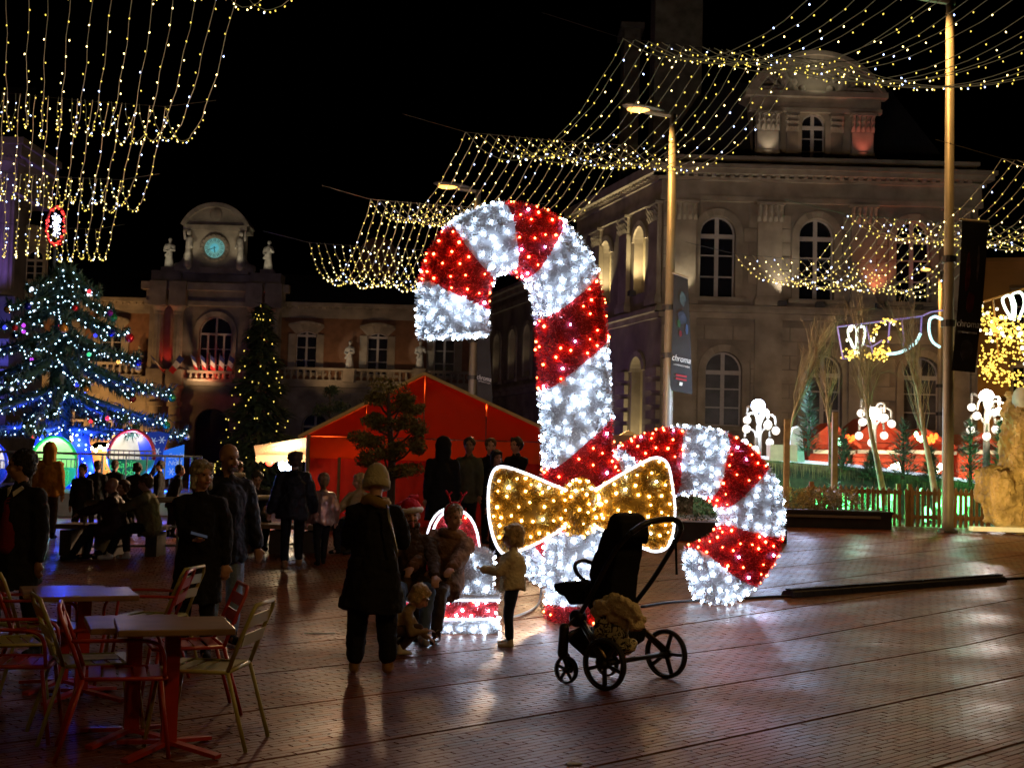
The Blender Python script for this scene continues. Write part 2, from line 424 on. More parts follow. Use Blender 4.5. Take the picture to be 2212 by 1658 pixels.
def pilaster(f, parent, mt, u, w, z0, z1, d=.22):
    mb = MB(); f.box(mb, u-w*.62, u+w*.62, z0, z0+.28, .01, d+.12); f.box(mb, u-w*.55, u+w*.55, z0+.28, z0+.45, .01, d+.06)
    f.box(mb, u-w/2, u+w/2, z0+.45, z1-.9, .01, d)
    f.box(mb, u-w*.6, u+w*.6, z1-.12, z1, .01, d+.16)
    # leafy capital
    for k in range(3):
        for j in range(5):
            uu = u-w*.46+w*.92*j/4; zz = z1-.88+k*.24
            mb.add([f.L(uu-.09, zz, d-.02), f.L(uu+.09, zz, d-.02), f.L(uu+.07, zz+.2, d+.1+.03*k), f.L(uu, zz+.27, d+.16+.03*k), f.L(uu-.07, zz+.2, d+.1+.03*k)], [(0, 1, 2, 3, 4)])
    f.box(mb, u-w*.48, u+w*.48, z1-.9, z1-.12, .01, d-.01)
    return mb.build('pilaster', mt, parent)
def column(parent, mt, p, r, z0, z1, flute=10, n=40, banded=0):
    mb = MB(); vs = []; h = z1-z0; prof = [(0, 1.25), (.02, 1.25), (.021, 1.12), (.045, 1.0), (.85, .86), (.86, .95), (.9, .92), (.96, 1.25), (.961, 1.4), (1, 1.4)]
    st = []
    for i, (t, k) in enumerate(prof): st.append((z0+h*t, r*k, .045 <= t <= .86))
    rings = []
    for z, rr, fl in st:
        rings.append([V((p.x+math.cos(2*math.pi*j/n)*rr*(1-(.07 if fl and j % 4 < 2 and not banded else 0)), p.y+math.sin(2*math.pi*j/n)*rr*(1-(.07 if fl and j % 4 < 2 and not banded else 0)), z)) for j in range(n)])
    vs = [q for rg in rings for q in rg]; fs = [(i*n+j, i*n+(j+1) % n, (i+1)*n+(j+1) % n, (i+1)*n+j) for i in range(len(rings)-1) for j in range(n)]
    mb.add(vs, fs); mb.lathe([(r*1.4, z1-.05), (r*1.5, z1)], (p.x, p.y, 0), 4, rotm(0, 0, math.pi/4))
    for k in range(banded):
        z = z0+h*(.08+.78*(k+.5)/banded); mb.lathe([(r*.9, z-.17), (r*1.18, z-.14), (r*1.18, z+.14), (r*.9, z+.17)], (p.x, p.y, 0), 20)
    return mb.build('column', mt, parent)
def baluster_row(f, parent, mt, u0, u1, z0, z1, w=.2, step=.36, name='balustrade'):
    rail = MB(); f.box(rail, u0, u1, z0, z0+.15, w-.16, w+.16); f.box(rail, u0, u1, z1-.16, z1, w-.2, w+.2)
    b = rail.build(name, mt, parent)
    h = z1-z0-.31; me = MB().lathe([(.06, 0), (.1, .05*h), (.05, .12*h), (.12, .38*h), (.055, .75*h), (.1, .92*h), (.07, h)], n=8).mesh('baluster', mt, True)
    n = int((u1-u0)/step)
    for i in range(n): inst('baluster', me, f.L(u0+(i+.5)*(u1-u0)/n, z0+.15, w), b)
    return b
def statue(p, h, label, yaw=0, arm=0, mt=None):
    """robed stone figure on its own little plinth"""
    mt = mt or mat('statue_stone', (.42, .39, .33), .8, var=.3, sc=4, bump=.5, bsc=14); mb = MB(); s = h/2.; M = rotm(0, 0, yaw)
    def q(x, y, z): return V(p)+M @ (V((x, y, z))*s)
    mb.cap(q(0, .02, .05), q(0, 0, .95), .30*s, .19*s); mb.cap(q(.08, -.1, .05), q(.08, -.06, .9), .17*s, .13*s); mb.cap(q(-.12, -.08, .05), q(-.06, -.08, .8), .13*s, .1*s)
    mb.cap(q(0, 0, .95), q(0, 0, 1.42), .19*s, .2*s); mb.cap(q(-.2, 0, 1.45), q(.2, 0, 1.45), .1*s, .1*s)
    mb.cap(q(0, -.01, 1.5), q(0, -.02, 1.68), .08*s, .07*s); mb.ell(q(0, -.03, 1.8), (.1*s, .115*s, .14*s)); mb.ell(q(0, .04, 1.83), (.125*s, .12*s, .13*s))
    a = [(.24, -.05, 1.4), (.3, -.12, 1.12), (.08, -.3, 1.15)] if arm == 0 else [(.24, -.05, 1.4), (.34, -.15, 1.15), (.26, -.32, 1.35)]
    mb.cap(q(*a[0]), q(*a[1]), .1*s, .085*s); mb.cap(q(*a[1]), q(*a[2]), .085*s, .06*s)
    mb.cap(q(-.24, -.05, 1.4), q(-.32, -.05, 1.1), .1*s, .09*s); mb.cap(q(-.32, -.05, 1.1), q(-.12, -.26, 1.02), .085*s, .06*s)
    for i in range(9):
        t = i/8*2.6-1.3; mb.cap(q(math.sin(t)*.27, -math.cos(t)*.26, .04), q(math.sin(t)*.15, -math.cos(t)*.15, 1.1), .05*s, .03*s, 6)
    mb.cap(q(.2, -.12, 1.4), q(-.2, -.22, .75), .07*s, .1*s, 8)
    o = mb.build('statue', mt, None, True, label=label, cat='statue')
    r = o.modifiers.new('r', 'REMESH'); r.mode = 'VOXEL'; r.voxel_size = .028*s; r.use_smooth_shade = True
    dsp(o, .035*s, .18*s)
    return o
def dsp(o, k, size, nm='folds'):
    tn = f'{nm}{size:.2f}'; t = bpy.data.textures.get(tn)
    if not t: t = bpy.data.textures.new(tn, 'CLOUDS'); t.noise_scale = size; t.noise_depth = 2
    d = o.modifiers.new('d', 'DISPLACE'); d.texture = t; d.strength = k; d.texture_coords = 'LOCAL'; return d

# ================================================================= right pavilion of the town hall
def pavilion():
    D = 55.; f = Fac(onz(1420, D, 0), (1, 0, 0), (0, -1, 0)); N = f.N
    T = thing('town_hall_pavilion', 'tall stone corner pavilion with arched windows and sculpted rounded gable, behind the right lamp posts', 'building', f.L(8, 0))
    def uz(x, y): return f.at(x, y)
    u1 = uz(2112, 500)[0]
    ztop = uz(1765, 372)[1]; zled = uz(1765, 672)[1]
    zw0, zw1 = uz(1765, 648)[1], uz(1765, 472)[1]; za0, za1 = uz(1765, 925)[1], uz(1765, 765)[1]
    ops = []
    for x in (1549, 1763, 1972): u = uz(x, 560)[0]; ops.append((u, zw0, zw1, 1.55, 'round'))
    for x in (1562, 1778, 1990): u = uz(x, 830)[0]; ops.append((u, za0, za1, 1.6, 'round'))
    wall(f, 'wall', stone_d, T, 0, u1, 0, ztop, ops, .5)
    for i_, o in enumerate(ops): window(f, T, o, wd=-.34, rows=3, sur=.32, fr=.085, mt=stone, pane_m=mat('curtained_glass', (.07, .068, .075), .3, var=.5, sc=1.5) if i_ > 2 else None)
    # courses of ashlar, recessed joints, cut round the openings
    mb = MB(); cnt = 0; H = .62; LB = 1.25; random.seed(11)
    for zone, (z0, z1) in enumerate(((.6, zled-.45), (zled+1.1, ztop-1.5))):
        k = 0; z = z0
        while z+H < z1:
            u = -(k % 2)*LB/2
            while u < u1:
                a, b = max(u, .02), min(u+LB, u1-.02); u += LB
                bad = False
                for o in ops:
                    g = .36
                    if a < o[0]+o[3]/2+g and b > o[0]-o[3]/2-g and z < o[2]+g and z+H > o[1]-.2:
                        if o[0]-o[3]/2-g-a > .3: b = o[0]-o[3]/2-g
                        elif b-(o[0]+o[3]/2+g) > .3: a = o[0]+o[3]/2+g
                        else: bad = True
                if bad or b-a < .12: continue
                w = .05+rnd(0, .03)
                if cnt < 260 and zone == 0 and z > 3:
                    q = MB(); f.box(q, a+.022, b-.022, z+.022, z+H-.022, -.01, w); q.build('stone', stone, T)
                    cnt += 1
                else: f.box(mb, a+.022, b-.022, z+.022, z+H-.022, -.01, w)
            z += H; k += 1
    mb.build('stone', stone, T, kind='stuff')
    bands(f, T, 'string_course', stone, 0, u1, [(zled-.45, zled-.2, .18), (zled-.2, zled, .42), (zled, zled+.12, .3)])
    bands(f, T, 'plinth', stone, 0, u1, [(0, .6, .2)])
    bands(f, T, 'entablature', stone, 0, u1, [(ztop-1.45, ztop-1.2, .2), (ztop-1.2, ztop-.55, .14), (ztop-.55, ztop-.4, .32), (ztop-.3, ztop-.08, .62), (ztop-.08, ztop+.1, .75)])
    dentils(f, T, stone, 0, u1, ztop-.42, .14, .1, .5, .4)
    zp = uz(1765, 345)[1]
    bands(f, T, 'parapet', stone, .1, u1-.1, [(ztop+.1, zp-.12, .05), (zp-.12, zp+.04, .16)])
    for x in (1475, 1660, 1862, 2062): pilaster(f, T, stone, uz(x, 560)[0], 1.05, zled+.15, ztop-1.45)
    for x in (1475, 1660, 1862, 2062):
        u = uz(x, 560)[0]; q = MB(); f.box(q, u-.6, u+.6, .6, zled-.45, .02, .2)
        q.build('pier', stone, T)
    # floodlights on the ledge
    fm = mat('floodlight_body', (.05, .05, .05), .5)
    for x, colr, pw in ((1475, (1, .85, .6), 130), (1684, (1, .86, .66), 150), (1893, (1, .25, .12), 190), (1765, (1, .7, .45), 40), (1975, (1, .16, .1), 60)):
        u = uz(x, 650)[0]; q = MB(); f.box(q, u-.18, u+.18, zled+.12, zled+.34, .35, .6); q.build('floodlight', fm, T)
        light('SPOT', f.L(u, zled+.4, .62), pw, colr, 'floodlight_lamp', .1, f.L(u, zled+4, .05), 75, .8)
    # side wall running back along the court
    dv = V((-.313, 1, 0)).normalized(); sf = Fac(f.O, -dv, V((-dv.y, dv.x, 0)))
    t2 = -10.5; sops = []
    def sux(x): # column px -> u along the side
        return PL(x, 700, sf.O, sf.N)
    for x in (1378, 1306):
        u = (sux(x)-sf.O).dot(sf.U); sops.append((u, zled+.9, zw1-.1, 1.3, 'round')); sops.append((u, 1.2, za1-.1, 1.3, 'round'))
    wall(sf, 'side_wall', stone_d, T, t2, 0, 0, ztop, sops, .55)
    nich = mat('pale_niche_stone', (.45, .38, .25), .8, var=.15, sc=2)
    for o in sops:
        q = MB(); zs, hp = arcpts(o[0], o[3], o[2], 'round'); sf.poly(q, [(o[0]-o[3]/2, o[1])]+hp+[(o[0]+o[3]/2, o[1])], -.5, -.45); q.build('niche_back', nich, T)
        q = MB()
        outer = [(o[0]+(u-o[0])*1.4, zs+(z-zs)*1.4) for u, z in hp]
        for i in range(len(hp)-1): sf.poly(q, [hp[i], outer[i], outer[i+1], hp[i+1]], .002, .1)
        q.build('arch_moulding', stone, T)
        light('SPOT', sf.L(o[0], o[1]+.15, .2), 700, (1, .8, .42), 'floodlight_lamp', .08, sf.L(o[0], o[1]+3, -.4), 95, .8)
        q = MB(); sf.box(q, o[0]-.15, o[0]+.15, o[1]-.12, o[1]+.1, .2, .5); q.build('floodlight', fm, T)
    bands(sf, T, 'string_course', stone, t2, 0, [(zled-.45, zled-.2, .18), (zled-.2, zled, .42)])
    bands(sf, T, 'entablature', stone, t2, 0, [(ztop-1.45, ztop-1.2, .2), (ztop-1.2, ztop-.55, .14), (ztop-.55, ztop-.4, .32), (ztop-.3, ztop+.1, .7)])
    dentils(sf, T, stone, t2, 0, ztop-.42, .14, .1, .5, .4)
    for u in (-.6, -4.1, -7.6, -10): pilaster(sf, T, stone, u, .95, zled+.15, ztop-1.45)
    for k in range(9):
        for u in (-.5, -4.1, -7.6): q = MB(); sf.box(q, u-.55, u+.55, .8+k*.62, .8+k*.62+.4, .02, .22); q.build('quoin', stone, T)
    light('SPOT', sf.L(-9, 1.0, 7.5), 420, (.52, .22, 1), 'purple_floodlight', .2, sf.L(-3, 9, 0), 80, .9)
    for x, pw, cc in ((1500, 900, (1, .78, .57)), (1680, 1100, (1, .76, .54)), (1860, 1100, (1, .70, .47)), (2040, 900, (1, .63, .4))):  # hidden fill spots added in front to brighten the facade
        p = f.L(uz(x, 900)[0], .5, 13); light('SPOT', p, pw*1.75, cc, 'facade_fill_spot', .3, p+V((0, 13, 8)), 85, 1.)
    # roof, chimney and the attic pavilion with its rounded gable
    q = MB(); a = f.L(.8, zp, -1.); b = f.L(u1-.8, zp, -1.); c = f.L(u1-.8, zp, -16); d = sf.L(-10, zp, -1.2)
    top = [p+V((sx*2.2, sy*2.4, 4.4)) for p, sx, sy in ((a, 1, 1), (b, -1, 1), (c, -1, -.6), (d, 1.5, -.6))]
    q.add([a, b, c, d]+top, [(0, 1, 5, 4), (1, 2, 6, 5), (2, 3, 7, 6), (3, 0, 4, 7), (4, 5, 6, 7)]); q.build('roof', roofm, T)
    chm = mat('soot_stone', (.10, .095, .07), .95, var=.4, sc=2)
    for x0, x1, y0, y1, DD in ((1412, 1505, -60, 345, 62), (1345, 1372, 75, 390, 66)):
        p0, p1 = P(x0, y0, DD), P(x1, y1, DD); q = MB(); q.box(((p0.x+p1.x)/2, DD, (p0.z+p1.z)/2), (p1.x-p0.x, 2.2, p0.z-p1.z))
        q.box(((p0.x+p1.x)/2, DD, p0.z+.1), (p1.x-p0.x+.4, 2.5, .3)); q.build('chimney', chm, T)
    # attic pavilion
    ua, ub = uz(1635, 280)[0], uz(1903, 280)[0]; zb = zp; zt = uz(1770, 190)[1]; f2 = Fac(f.L(0, 0, -1.0), f.U, f.N)
    um = (ua+ub)/2-.03; wz0, wz1 = uz(1762, 342)[1], uz(1762, 232)[1]
    o = (um, wz0, wz1, 1.06, 'round')
    A = wall(f2, 'attic_wall', stone, T, ua, ub, zb-.2, zt, [o], .4)
    window(f2, T, o, wd=-.25, rows=3, sur=.28, fr=.075)
    for ue in (ua, ub-.1): q = MB(); f2.box(q, ue, ue+.1, zb-.2, zt, -3.5, 0); q.build('attic_side', stone, T)
    for u in (ua+.62, ub-.62): pilaster(f2, T, stone, u, .95, zb+.1, zt-.9, .3)
    for u in (ua+1.75, ub-1.75): pilaster(f2, T, stone_d, u, .5, zb+.1, zt-.9, .12)
    bands(f2, T, 'attic_cornice', stone, ua, ub, [(zt-.9, zt-.7, .3), (zt-.7, zt-.25, .24), (zt-.25, zt, .55)])
    # rounded gable: arc band with a carved field
    rise = uz(1770, 103)[1]-zt; hw = (ub-ua)/2+.35; R = (hw*hw+rise*rise)/(2*rise); cz = zt+rise-R; a0 = math.asin(hw/R); n = 22
    arc = [(um+R*math.sin(-a0+2*a0*i/n), cz+R*math.cos(-a0+2*a0*i/n)) for i in range(n+1)]
    arc2 = [(um+(R-.42)*math.sin(-a0+2*a0*i/n), cz+(R-.42)*math.cos(-a0+2*a0*i/n)) for i in range(n+1)]
    q = MB()
    for i in range(n):
        f2.poly(q, [arc2[i], arc[i], arc[i+1], arc2[i+1]], -3.2, .5)
        f2.poly(q, [(lerp(arc2[i][0], arc[i][0], .55), lerp(arc2[i][1], arc[i][1], .55)), arc[i], arc[i+1], (lerp(arc2[i+1][0], arc[i+1][0], .55), lerp(arc2[i+1][1], arc[i+1][1], .55))], .5, .66)
    q.build('gable_arch', stone, T)
    q = MB(); f2.poly(q, [(u, max(z, zt+.01)) for u, z in arc2], -.3, .05); q.build('gable_field', stone_d, T)
    q = MB(); random.seed(5)
    q.ell(f2.L(um, zt+rise*.66, .12), (.26, .16, .3)); [q.ell(f2.L(um+.42*math.cos(a_), zt+rise*.66+.45*math.sin(a_), .1), (.12, .1, .12)) for a_ in [k_*.7 for k_ in range(9)]]
    for sg in (-1, 1):
        b0 = f2.L(um+sg*1.5, zt+.15, .2); q.cap(b0+V((-.3*sg, 0, 0)), b0+V((0, -.05, .75)), .26, .2); q.ell(b0+V((.05*sg, -.08, 1.1)), .16)
        q.cap(b0+V((0, -.05, .75)), b0+V((-.55*sg, -.15, .95)), .1, .07); q.cap(b0+V((-.3*sg, 0, 0)), b0+V((.9*sg, -.1, -.02)), .2, .13); q.cap(b0, b0+V((.55*sg, -.1, .5)), .12, .07)
        for k in range(12): q.ell(f2.L(um+sg*rnd(.5, 2.7), zt+rnd(.05, .4+.5*(1-k/12)), .12), (rnd(.1, .24), .14, rnd(.08, .2)))
    q.build('gable_carving', mat('carved_stone', (.34, .30, .24), .85, var=.4, sc=5, bump=.6, bsc=12), T, True)
    for u, colr, pw in ((ua+.62, (1, .82, .62), 55), (ub-.62, (1, .2, .14), 60), (um-.7, (1, .65, .4), 22), (um+.7, (1, .6, .4), 22), (um, (1, .85, .6), 30)):
        light('SPOT', f2.L(u, zb+.1, .75), pw, colr, 'floodlight_lamp', .08, f2.L(u, zb+3, .2), 70, .8)
    light('SPOT', f2.L(um, zt+.25, 1.3), 30, (1, .88, .62), 'floodlight_lamp', .08, f2.L(um, zt+1.2, 0), 140, .8)
    return T
pavilion()

# ================================================================= linking wing between pavilion and back range
def linkwing():
    dv = V((-.313, 1, 0)).normalized(); O = onz(1420, 55., 0); N = V((-dv.y, dv.x, 0)); O2 = O+dv*11-N*1.2
    f = Fac(O2, -dv, N); T = thing('side_wing', 'lower side wing with lit round arches, seen through the loop of the candy cane', 'building', O2)
    f.O.z = 0; L = -22; zc = 12.9; ops = []; 
    for x in (1141, 1109, 1076):
        u = (PL(x, 700, f.O, f.N)-f.O).dot(f.U); ops.append((u, 7.1, 10.3, 1.35, 'round')); ops.append((u, 1, 4.9, 1.35, 'round'))
    wall(f, 'wall', stone_d, T, L, 0, 0, zc, ops, .5)
    nich = mat('pale_niche_stone')
    for o in ops:
        if o[1] > 5:
            window(f, T, o, wd=-.4, rows=3, sur=.25)
            light('SPOT', f.L(o[0], o[1]+.1, .4), 26, (1, .8, .45), 'floodlight_lamp', .08, f.L(o[0], o[1]+3, -.2), 80, .8)
    bands(f, T, 'cornice', stone, L, 0, [(zc-1.2, zc-.9, .2), (zc-.5, zc-.2, .4), (zc-.2, zc, .7)])
    bands(f, T, 'string_course', stone, L, 0, [(6.1, 6.4, .3), (6.4, 6.6, .45)])
    q = MB(); a, b = f.L(L, zc, .2), f.L(0, zc, .2); q.add([a, b, b-N*5+V((0, 0, 4)), a-N*5+V((0, 0, 4))], [(0, 1, 2, 3)]); q.build('roof', roofm, T)
    light('SPOT', f.L(-2, 1.5, 6.), 120, (.45, .2, 1), 'purple_floodlight', .2, f.L(-10, 8, 0), 80, .9)
linkwing()

# ================================================================= back range with the clock
def backrange():
    D = 85.; f = Fac(onz(500, D, 0), (1, 0, 0), (0, -1, 0))
    T = thing('town_hall', 'long dim brick and stone range with a clock gable, closing the far side of square', 'building', f.L(0, 0))
    def uz(x, y): return f.at(x, y)
    zc = uz(560, 652)[1]; zb = uz(560, 822)[1]; uL, uR = uz(-30, 700)[0], uz(1060, 700)[0]; uc0, uc1 = uz(322, 700)[0], uz(608, 700)[0]
    w0, w1 = uz(700, 806)[1], uz(700, 716)[1]; g0, g1 = .4, uz(560, 888)[1]
    for nm, a, b, xs in (('brick_wall', uL, uc0, (45, 145, 240)), ('brick_wall', uc1, uR, (661, 815, 960))):
        ops = [(uz(x, 750)[0], w0, w1, 1.38, 'seg') for x in xs]
        wall(f, nm, brickwall, T, a, b, zb, zc, ops, .35)
        for o in ops: window(f, T, o, wd=-.22, rows=3, sur=.5, fr=.07, hood=.16)
        xs2 = (68, 155, 240) if a < uc0 else (680, 815, 960)
        gops = [(uz(x, 900)[0], g0, g1, 1.7, 'round') for x in xs2]
        wall(f, 'ground_floor_wall', stone, T, a, b, 0, zb, gops, .5)
        for o in gops: window(f, T, o, wd=-.35, rows=3, sur=.3, fr=.07)
        q = MB(); k = 0; z = 2.4
        while z < zb-.6:
            u = a+.1-(k % 2)*.6
            while u < b:
                p0, p1 = max(u, a), min(u+1.2, b); u += 1.2
                if p1-p0 > .2 and not any(p0 < o[0]+o[3]/2+.35 and p1 > o[0]-o[3]/2-.35 and z < o[2]+.4 for o in gops): f.box(q, p0+.02, p1-.02, z+.02, z+.53, 0, .04)
            z += .56; k += 1
        q.build('stone', stone, T, kind='stuff')
        bands(f, T, 'cornice', stone, a, b, [(zc-1.0, zc-.7, .08), (zc-.7, zc-.25, .15), (zc-.25, zc, .55)])
        dentils(f, T, stone, a, b, zc-.4, .15, .1, .4, .45)
        baluster_row(f, T, stone, a+.2, b-.2, zb+.0, zb+.95, .45, .42)
        bands(f, T, 'balcony_slab', stone, a, b, [(zb-.35, zb-.01, .7)])
    q = MB()
    for a, b in ((uL, uR),): q.add([f.L(a, zc, .4), f.L(b, zc, .4), f.L(b, zc+2.4, -3.4), f.L(a, zc+2.4, -3.4), f.L(b, zc+2.6, -14), f.L(a, zc+2.6, -14)], [(0, 1, 2, 3), (3, 2, 4, 5)])
    q.build('roof', roofm, T)
    # central block
    zt = uz(465, 618)[1]
    fc = Fac(f.L(0, 0, 1.0), f.U, f.N); ucx = fc.at(466, 700)[0]; ca, cb = fc.at(322, 700)[0], fc.at(608, 700)[0]
    o = (ucx, fc.at(466, 822)[1], fc.at(466, 684)[1], 2.15, 'round'); go = (ucx, .2, fc.at(466, 882)[1], 2.3, 'round')
    wall(fc, 'centre_wall', stone_d, T, ca, cb, 0, zt, [o, go], .5)
    window(fc, T, o, wd=-.35, rows=3, cols=4, sur=.35, fr=.06)
    q = MB(); fc.box(q, ucx-1.2, ucx+1.2, .2, 5, -.9, -.8); q.build('door_leaf', mat('dark_door', (.03, .02, .015), .6), T)
    bands(fc, T, 'entablature', stone, ca, cb, [(zt-1.5, zt-1.2, .35), (zt-1.2, zt-.5, .25), (zt-.5, zt, .6)])
    bands(fc, T, 'belt', stone, ca, cb, [(zb-.5, zb, .5)])
    zcap = zt-1.5
    for x in (344, 386, 550, 592):
        u = fc.at(x, 740)[0]; p = fc.L(u, 0, .42)
        column(T, stone, p, .36, zb+.5, zcap); column(T, stone, p, .42, .5, zb-.5, banded=5)
        [(lambda q: (fc.box(q, u-.55, u+.55, za_, zb_, .0, .95), q.build('column_block', stone, T)))(MB()) for za_, zb_ in ((zt-1.6, zt+.02), (zb-.5, zb+.5))]
    baluster_row(fc, T, stone, ucx-1.5, ucx+1.5, fc.at(466, 826)[1], fc.at(466, 803)[1], .9, .34)
    for x in (365, 571):
        u = fc.at(x, 740)[0]
        light('SPOT', fc.L(u, zb+.3, .55), 130, (1, .05, .02), 'red_floodlight', .06, fc.L(u, zb+4, .1), 60, .7)
        light('SPOT', fc.L(u, .6, .7), 120, (1, .08, .02), 'red_floodlight', .06, fc.L(u, 4, .1), 60, .7)
    light('POINT', fc.L(ucx, fc.at(466, 815)[1], .45), 24, (1, .08, .03), 'red_floodlight', .1)
    light('POINT', fc.L(ucx, fc.at(466, 815)[1], 1.5), 16, (1, .06, .03), 'red_floodlight', .1)
    # attic plinths + clock gable
    q = MB()
    for x in (362, 576): u = fc.at(x, 590)[0]; fc.box(q, u-1.0, u+1.0, zt, fc.at(465, 588)[1], -1.4, .3); fc.box(q, u-.45, u+.45, fc.at(465, 588)[1], fc.at(465, 579)[1], -.6, .1)
    fc.box(q, ca+1, cb-1, zt, fc.at(465, 592)[1], -1.6, .0)
    q.build('attic_plinth', stone_d, T)
    uk = fc.at(465, 537)[0]; ka, kb = fc.at(408, 540)[0], fc.at(523, 540)[0]; kz0, kz1 = fc.at(465, 592)[1], fc.at(465, 488)[1]
    kz = fc.at(465, 537)[1]; r = 21.5*mpp(84)
    q = MB(); fc.box(q, ka, kb, kz0, kz1-.02, -1.6, .1)
    fc.box(q, ka-.35, kb+.35, kz1-.35, kz1, -1.7, .35); fc.box(q, ka-.5, kb+.5, kz0, kz0+.4, -1.4, .3)
    for sg, ue in ((-1, ka), (1, kb)): # scroll foot
        for k in range(6): q.ell(fc.L(ue+sg*(.1+.13*k), kz0+.35+.5*math.exp(-k*.6), .1), (.25, .3, .3+.35*math.exp(-k*.7)))
    q.build('clock_gable', stone, T)
    rise = fc.at(465, 440)[1]-kz1; hw = (kb-ka)/2+.5; R = (hw*hw+rise*rise)/(2*rise); cz = kz1+rise-R; a0 = math.asin(min(1, hw/R)); n = 18
    arc = [(uk+R*math.sin(-a0+2*a0*i/n), cz+R*math.cos(-a0+2*a0*i/n)) for i in range(n+1)]
    arc2 = [(uk+(R-.28)*math.sin(-a0+2*a0*i/n), cz+(R-.28)*math.cos(-a0+2*a0*i/n)) for i in range(n+1)]
    q = MB(); [fc.poly(q, [arc2[i], arc[i], arc[i+1], arc2[i+1]], -1.6, .5) for i in range(n)]; fc.poly(q, [(u, max(z, kz1+.003)) for u, z in arc2], -1.0, .12)
    q.ell(fc.L(uk, kz1+rise*.5, .1), (.45, .2, .45)); q.build('gable_arch', stone, T)
    q = MB(); M = rotm(math.pi/2); c = fc.L(uk, kz, .1)
    q.lathe([(r*1.02, 0), (r*1.02, .12), (r*1.16, .2), (r*1.4, .2), (r*1.5, .1), (r*1.5, 0)], c, 40, M); 
    for k in range(20): a = k*2*math.pi/20; q.ell(c+V((math.cos(a)*r*1.28, -.22, math.sin(a)*r*1.28)), .07)
    q.build('clock_surround', stone, T)
    dial = mat('clock_dial', (.2, .5, .5), .4, emit=(.18, .5, .5), es=.33, var=.1, sc=12); ink = mat('clock_ink', (.01, .02, .02), .5)
    q = MB(); q.lathe([(r, 0), (r, .14), (r*.02, .145)], c, 40, M); dl = q.build('clock_dial', dial, T)
    q = MB(); q.lathe([(r*.45, .15), (r*.45, .165), (.02, .167)], c, 30, M); q.build('dial_centre', mat('clock_core', (.15, .5, .6), .4, emit=(.1, .5, .62), es=.5), dl)
    q = MB()
    for k in range(12):
        a = k*math.pi/6; d = V((math.sin(a), 0, math.cos(a))); e = d.cross(V((0, 1, 0)))
        for s in (-.05, .05): q.beam(c+d*r*.66+e*s+V((0, -.17, 0)), c+d*r*.93+e*s+V((0, -.17, 0)), .02, .035, up=V((0, 1, 0)))
    q.build('numeral', ink, dl)
    for a, l, wd in ((math.radians(250), .72, .05), (math.radians(172), .5, .07)):
        d = V((math.sin(a), 0, math.cos(a))); q = MB().beam(c-d*r*.15+V((0, -.2, 0)), c+d*r*l+V((0, -.2, 0)), .03, wd, up=V((0, 1, 0))); q.build('clock_hand', ink, dl)
    # caryatids on the gable are part of it
    for sg, x in ((-1, 409), (1, 522)):
        u = fc.at(x, 550)[0]; q = MB(); p = fc.L(u, kz0+.5, .35)
        q.cap(p, p+V((0, 0, 1.1)), .3, .2, 8); q.cap(p+V((0, 0, 1.1)), p+V((-.05*sg, 0, 1.75)), .2, .24, 8); q.ell(p+V((0, -.05, 2.2)), (.15, .17, .2)); q.cap(p+V((.25*sg, 0, 1.8)), p+V((.3*sg, -.1, 2.3)), .1, .08, 6); q.cap(p+V((-.2*sg, 0, 1.7)), p+V((-.3*sg, -.25, 1.2)), .1, .08, 6)
        q.build('caryatid', mat('statue_stone', (.42, .39, .33), .8, var=.3, sc=4, bump=.5, bsc=14), T, True)
        light('SPOT', p+V((0, -1.6, -.3)), 70, (1, .86, .6), 'floodlight_lamp', .08, p+V((0, 0, 1.6)), 60, .8)
    light('SPOT', fc.L(uk, kz0, 3.2), 120, (1, .84, .55), 'floodlight_lamp', .1, fc.L(uk, kz1, 0), 75, .9)
    # statues
    zs = fc.at(465, 579)[1]
    statue(fc.L(fc.at(362, 590)[0], zs, -.25), 2.05, 'robed statue standing on the plinth left of the clock', .2)
    statue(fc.L(fc.at(577, 590)[0], zs, -.25), 2.05, 'robed statue standing on the plinth right of the clock', -.2, 1)
    for x, lab, arm in ((757, 'stone statue on the balcony between the two arched windows right of the dark Christmas tree', 0), (908, 'stone statue on the balcony just left of the candy cane hook', 1), (308/1.0, '', 0)):
        if not lab: continue
        u = fc.at(x, 780)[0]; zz = fc.at(x, 798)[1]; p = f.L(f.at(x, 780)[0], f.at(x, 798)[1], .5)
        q = MB(); q.box(p+V((0, 0, -.45)), (.75, .7, .9)); q.box(p+V((0, 0, -.04)), (.9, .85, .12)); q.build('statue_plinth', stone, T)
        statue(p, 1.95, lab, .1 if arm else -.2, arm)
        light('SPOT', p+V((-1.2, -2.4, .2)), 60, (1, .9, .72), 'floodlight_lamp', .05, p+V((0, 0, 1.1)), 42, .5)
    p = f.L(f.at(305, 780)[0], f.at(305, 800)[1], .55); statue(p, 1.7, 'seated stone statue at the left foot of the clock block', .3, mt=stone)
    p = f.L(f.at(160, 780)[0], f.at(160, 798)[1], .5); statue(p, 1.9, 'stone statue half hidden behind the lit Christmas tree', -.2)
    light('SPOT', p+V((1, -2.4, .2)), 60, (1, .9, .72), 'floodlight_lamp', .05, p+V((0, 0, 1.1)), 42, .5)
    for x, pw in ((362, 95), (577, 95)): 
        p = fc.L(fc.at(x, 590)[0], zs-.2, 2.); light('SPOT', p, pw, (1, .88, .62), 'floodlight_lamp', .05, p+V((0, -.0, 1.4))+V((0, 2, 0)), 60, .5)
    # amber wash on the ground floor, added warm fill spots on the brick
    for x, y, pw in ((120, 960, 1900), (255, 960, 1900)): p = f.L(f.at(x, y)[0], .8, 6); light('SPOT', p, pw, (1, .5, .16), 'amber_wash_light', .2, p+V((0, 6, 4.3)), 95, .9)
